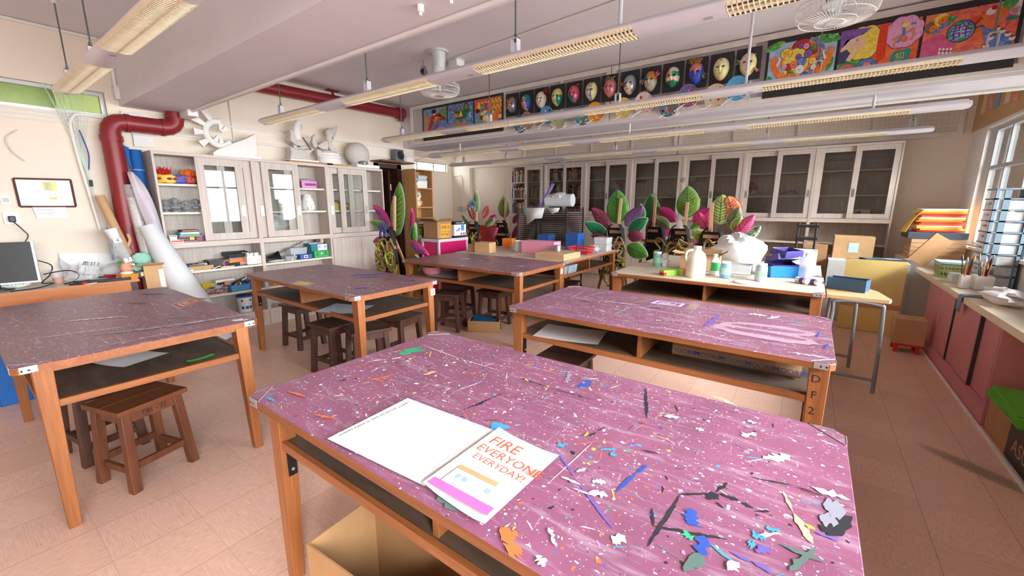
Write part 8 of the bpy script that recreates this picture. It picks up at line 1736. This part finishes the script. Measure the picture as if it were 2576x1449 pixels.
b = MB(); b.grid(lambda u, v: (1.20-.16*min(1, v*1.6)-.004*math.sin(9*u), 4.70+.1*u, .728-.13*max(0, v-.62)/.38*1.0), 6, 12, mt('grey_rag', (120, 136, 146), .85)); one(b, 'grey_rag', 'grey cloth hanging over the worktop edge', 'cloth', thick=.006)
t = thing('red_stool', 'low red plastic stool by the pink cupboard', 'stool', at(.9, 5.5, 0)); b = MB(); b.box(.80, 1.0, 5.41, 5.62, .07, .09, REDP); b.build('seat', t)
for x in (.82, .98):
    for y in (5.43, 5.6): b = MB(); b.box(x-.015, x+.015, y-.015, y+.015, 0, .07, REDP); b.build('leg', t)
cart('tan carton sitting on the low red stool', .90, 5.52, .091, .23, .22, .25, KRAFTL)
t = thing('computer_carton', 'brown and black computer carton under the worktop end', 'box', at(1.25, 3.4, 0)); b = MB(); b.box(1.07, 1.45, 3.46, 3.82, 0, .26, KRAFT); b.box(1.07, 1.45, 3.0, 3.46, 0, .26, BLK); b.build('carton', t); b = MB(); b.text('ASUS', .12, at(1.0692, 3.25, .10, -90, 90), KRAFTL); b.build('lettering', t)
for k in range(6): b = MB(at(1.17, 3.45, .262+.013*k, 3*math.sin(k))); b.box(-.15, .15, -.24, .24, 0, .011, mt('leaf_green_card', (84, 178, 44), .45)); one(b, 'green_packet', 'bright green flat packet stacked on the computer carton', 'packet', 'green packets')
# ---------------------------------------------------------------- booklet, papers and boxes in front
t = thing('booklet', 'open white booklet with the FIRE everyone poster page', 'booklet', at(-.75, .7, .7875)); zb = .7875
def page(c, nm, curl, m=PAPER):
    b = MB()
    def P(u, v):
        a = [c[0][i]+(c[1][i]-c[0][i])*u for i in (0, 1)]; d = [c[3][i]+(c[2][i]-c[3][i])*u for i in (0, 1)]
        return (a[0]+(d[0]-a[0])*v, a[1]+(d[1]-a[1])*v, zb+curl(u, v))
    b.grid(P, 12, 8, m); return b, P
b, P = page([(-1.037, .546), (-.665, .57), (-.68, .857), (-1.049, .844)], 'left', lambda u, v: .002); q = zb+.0026
for i in range(8): x = -1.0+.043*i; b.box(x, x+.0012, .60, .80, q, q+.0002, PAPERG)
for i in range(6): y = .60+.04*i; b.box(-1.0, -.70, y, y+.0012, q, q+.0002, PAPERG)
b.text('UNITY should be seen in every square!', .016, at(-1.022, .70, q, -90), INK); b.build('grid_page', t)
b, P = page([(-.668, .569), (-.468, .554), (-.461, .85), (-.671, .866)], 'right', lambda u, v: .004+.008*abs(2*u-1)**3); b.build('poster_page', t)
q = zb+.0125; RD = mt('red_watercolour', (222, 92, 60), .6); b = MB()
for s_, x, y, z_ in (('FIRE', -.60, .80, .055), ('EVERYONE', -.555, .752, .042), ('EVERYDAY!', -.56, .715, .032)): b.text(s_, z_, at(x, y, q, -3), RD)
b.text('PREVENTS', .016, at(-.505, .805, q), PAPERG); b.box(-.64, -.52, .655, .67, q, q+.0003, KRAFTL); b.box(-.64, -.50, .60, .655, q-.001, q-.0006, mt('poster_wall', (214, 222, 226), .6)); b.box(-.66, -.48, .575, .60, q-.001, q-.0006, mt('poster_pink', (240, 110, 180), .6))
for x in (-.62, -.60, -.53): b.box(x, x+.012, .625, .64, q, q+.0003, BOOKM[9])
b.build('poster_art', t)
b = MB(at(-.92, .66, 0, 4)); carton(b, .5, .26, .40, KRAFT, KRAFTD, .006); one(b, 'open_carton', 'open brown carton under the foreground table', 'box')
t = thing('folder_carton', 'low brown carton with blue folders on the floor', 'box', at(-3.05, 3.66, 0)); b = MB(at(-2.98, 3.58, 0, 30)); carton(b, .36, .24, .13, KRAFT, KRAFTD); b.build('carton', t)
b = MB(at(-2.99, 3.59, .11, 30, 12)); b.box(-.14, .14, -.09, .09, 0, .012, mt('petrol_folder', (20, 92, 134), .5)); one(b, 'blue_folder', 'petrol blue folder lying in the low carton', 'folder')
def shelfpaper(l, x, y, rz, w, d, m, z=.604, n='shelf_paper'): b = MB(at(x, y, z, rz)); sheet(b, w, d, m, .006); return one(b, n, l, 'paper')
shelfpaper('white paper sheet on the shelf of the near left table', -2.98, .50, 20, .3, .22, PAPER); shelfpaper('bright green paper strip on the near left table shelf', -2.645, .73, 96, .13, .03, mt('green_strip', (60, 190, 70), .6)); shelfpaper('white paper sheets on the shelf of the petal marked table', -1.2, 2.32, 12, .42, .3, PAPER); shelfpaper('folded newspapers on the shelf of the number 3 table', -3.0, 1.84, 25, .36, .28, multi('newsprint', [(200, 204, 206), (150, 170, 190), (214, 206, 180)], 40)); shelfpaper('grey paper pile on the shelf of the number 2 table', -3.45, 3.55, 10, .5, .4, PAPERG)
b = MB(at(-.28, 2.32, .604)); b.tube([(-.27, 0, .05), (.32, .02, .05)], .048, mt('brown_wrap', (170, 136, 96), .7), 14, flat=.9)
for k in range(5): b.text('MOORIM', .035, at(-.2+.12*k, -.0475, .05, 0, 90), INKB)
one(b, 'paper_roll', 'brown paper wrapped MOORIM pack on the petal marked table shelf', 'roll')
t = thing('pink_basin', 'pink plastic basin on the shelf of the number 2 table', 'basin', at(-3.8, 3.5, .604)); b = MB(at(-3.75, 3.5, .604)); b.lathe([(.001, 0), (.10, 0), (.125, .09), (.135, .09), (.12, .085), (.001, .01)], mt('dusty_pink', (220, 140, 150), .4), 28); b.build('basin', t)
for x, y, w, s_ in ((-2.6165, 2.44, 'number', '3'), (-2.2665, 4.11, 'number', '2')): b = MB(); b.box(x, x+.001, y-.025, y+.025, .66, .72, CRM); b.text(s_, .05, at(x+.0015, y, .69, 90, 90), INK); one(b, 'number_label', ('cream label numbered 3 on the leg facing the window' if s_ == '3' else 'cream number label below the far purple table corner, by the plastic tubs'), 'label')
b = MB(); [b.text(ch, .05, at(.093, 2.139, .69-.075*i, 0, 90), INK) for i, ch in enumerate('DF214')]; one(b, 'leg_lettering', 'DF214 written down the leg of the petal marked table', 'lettering')
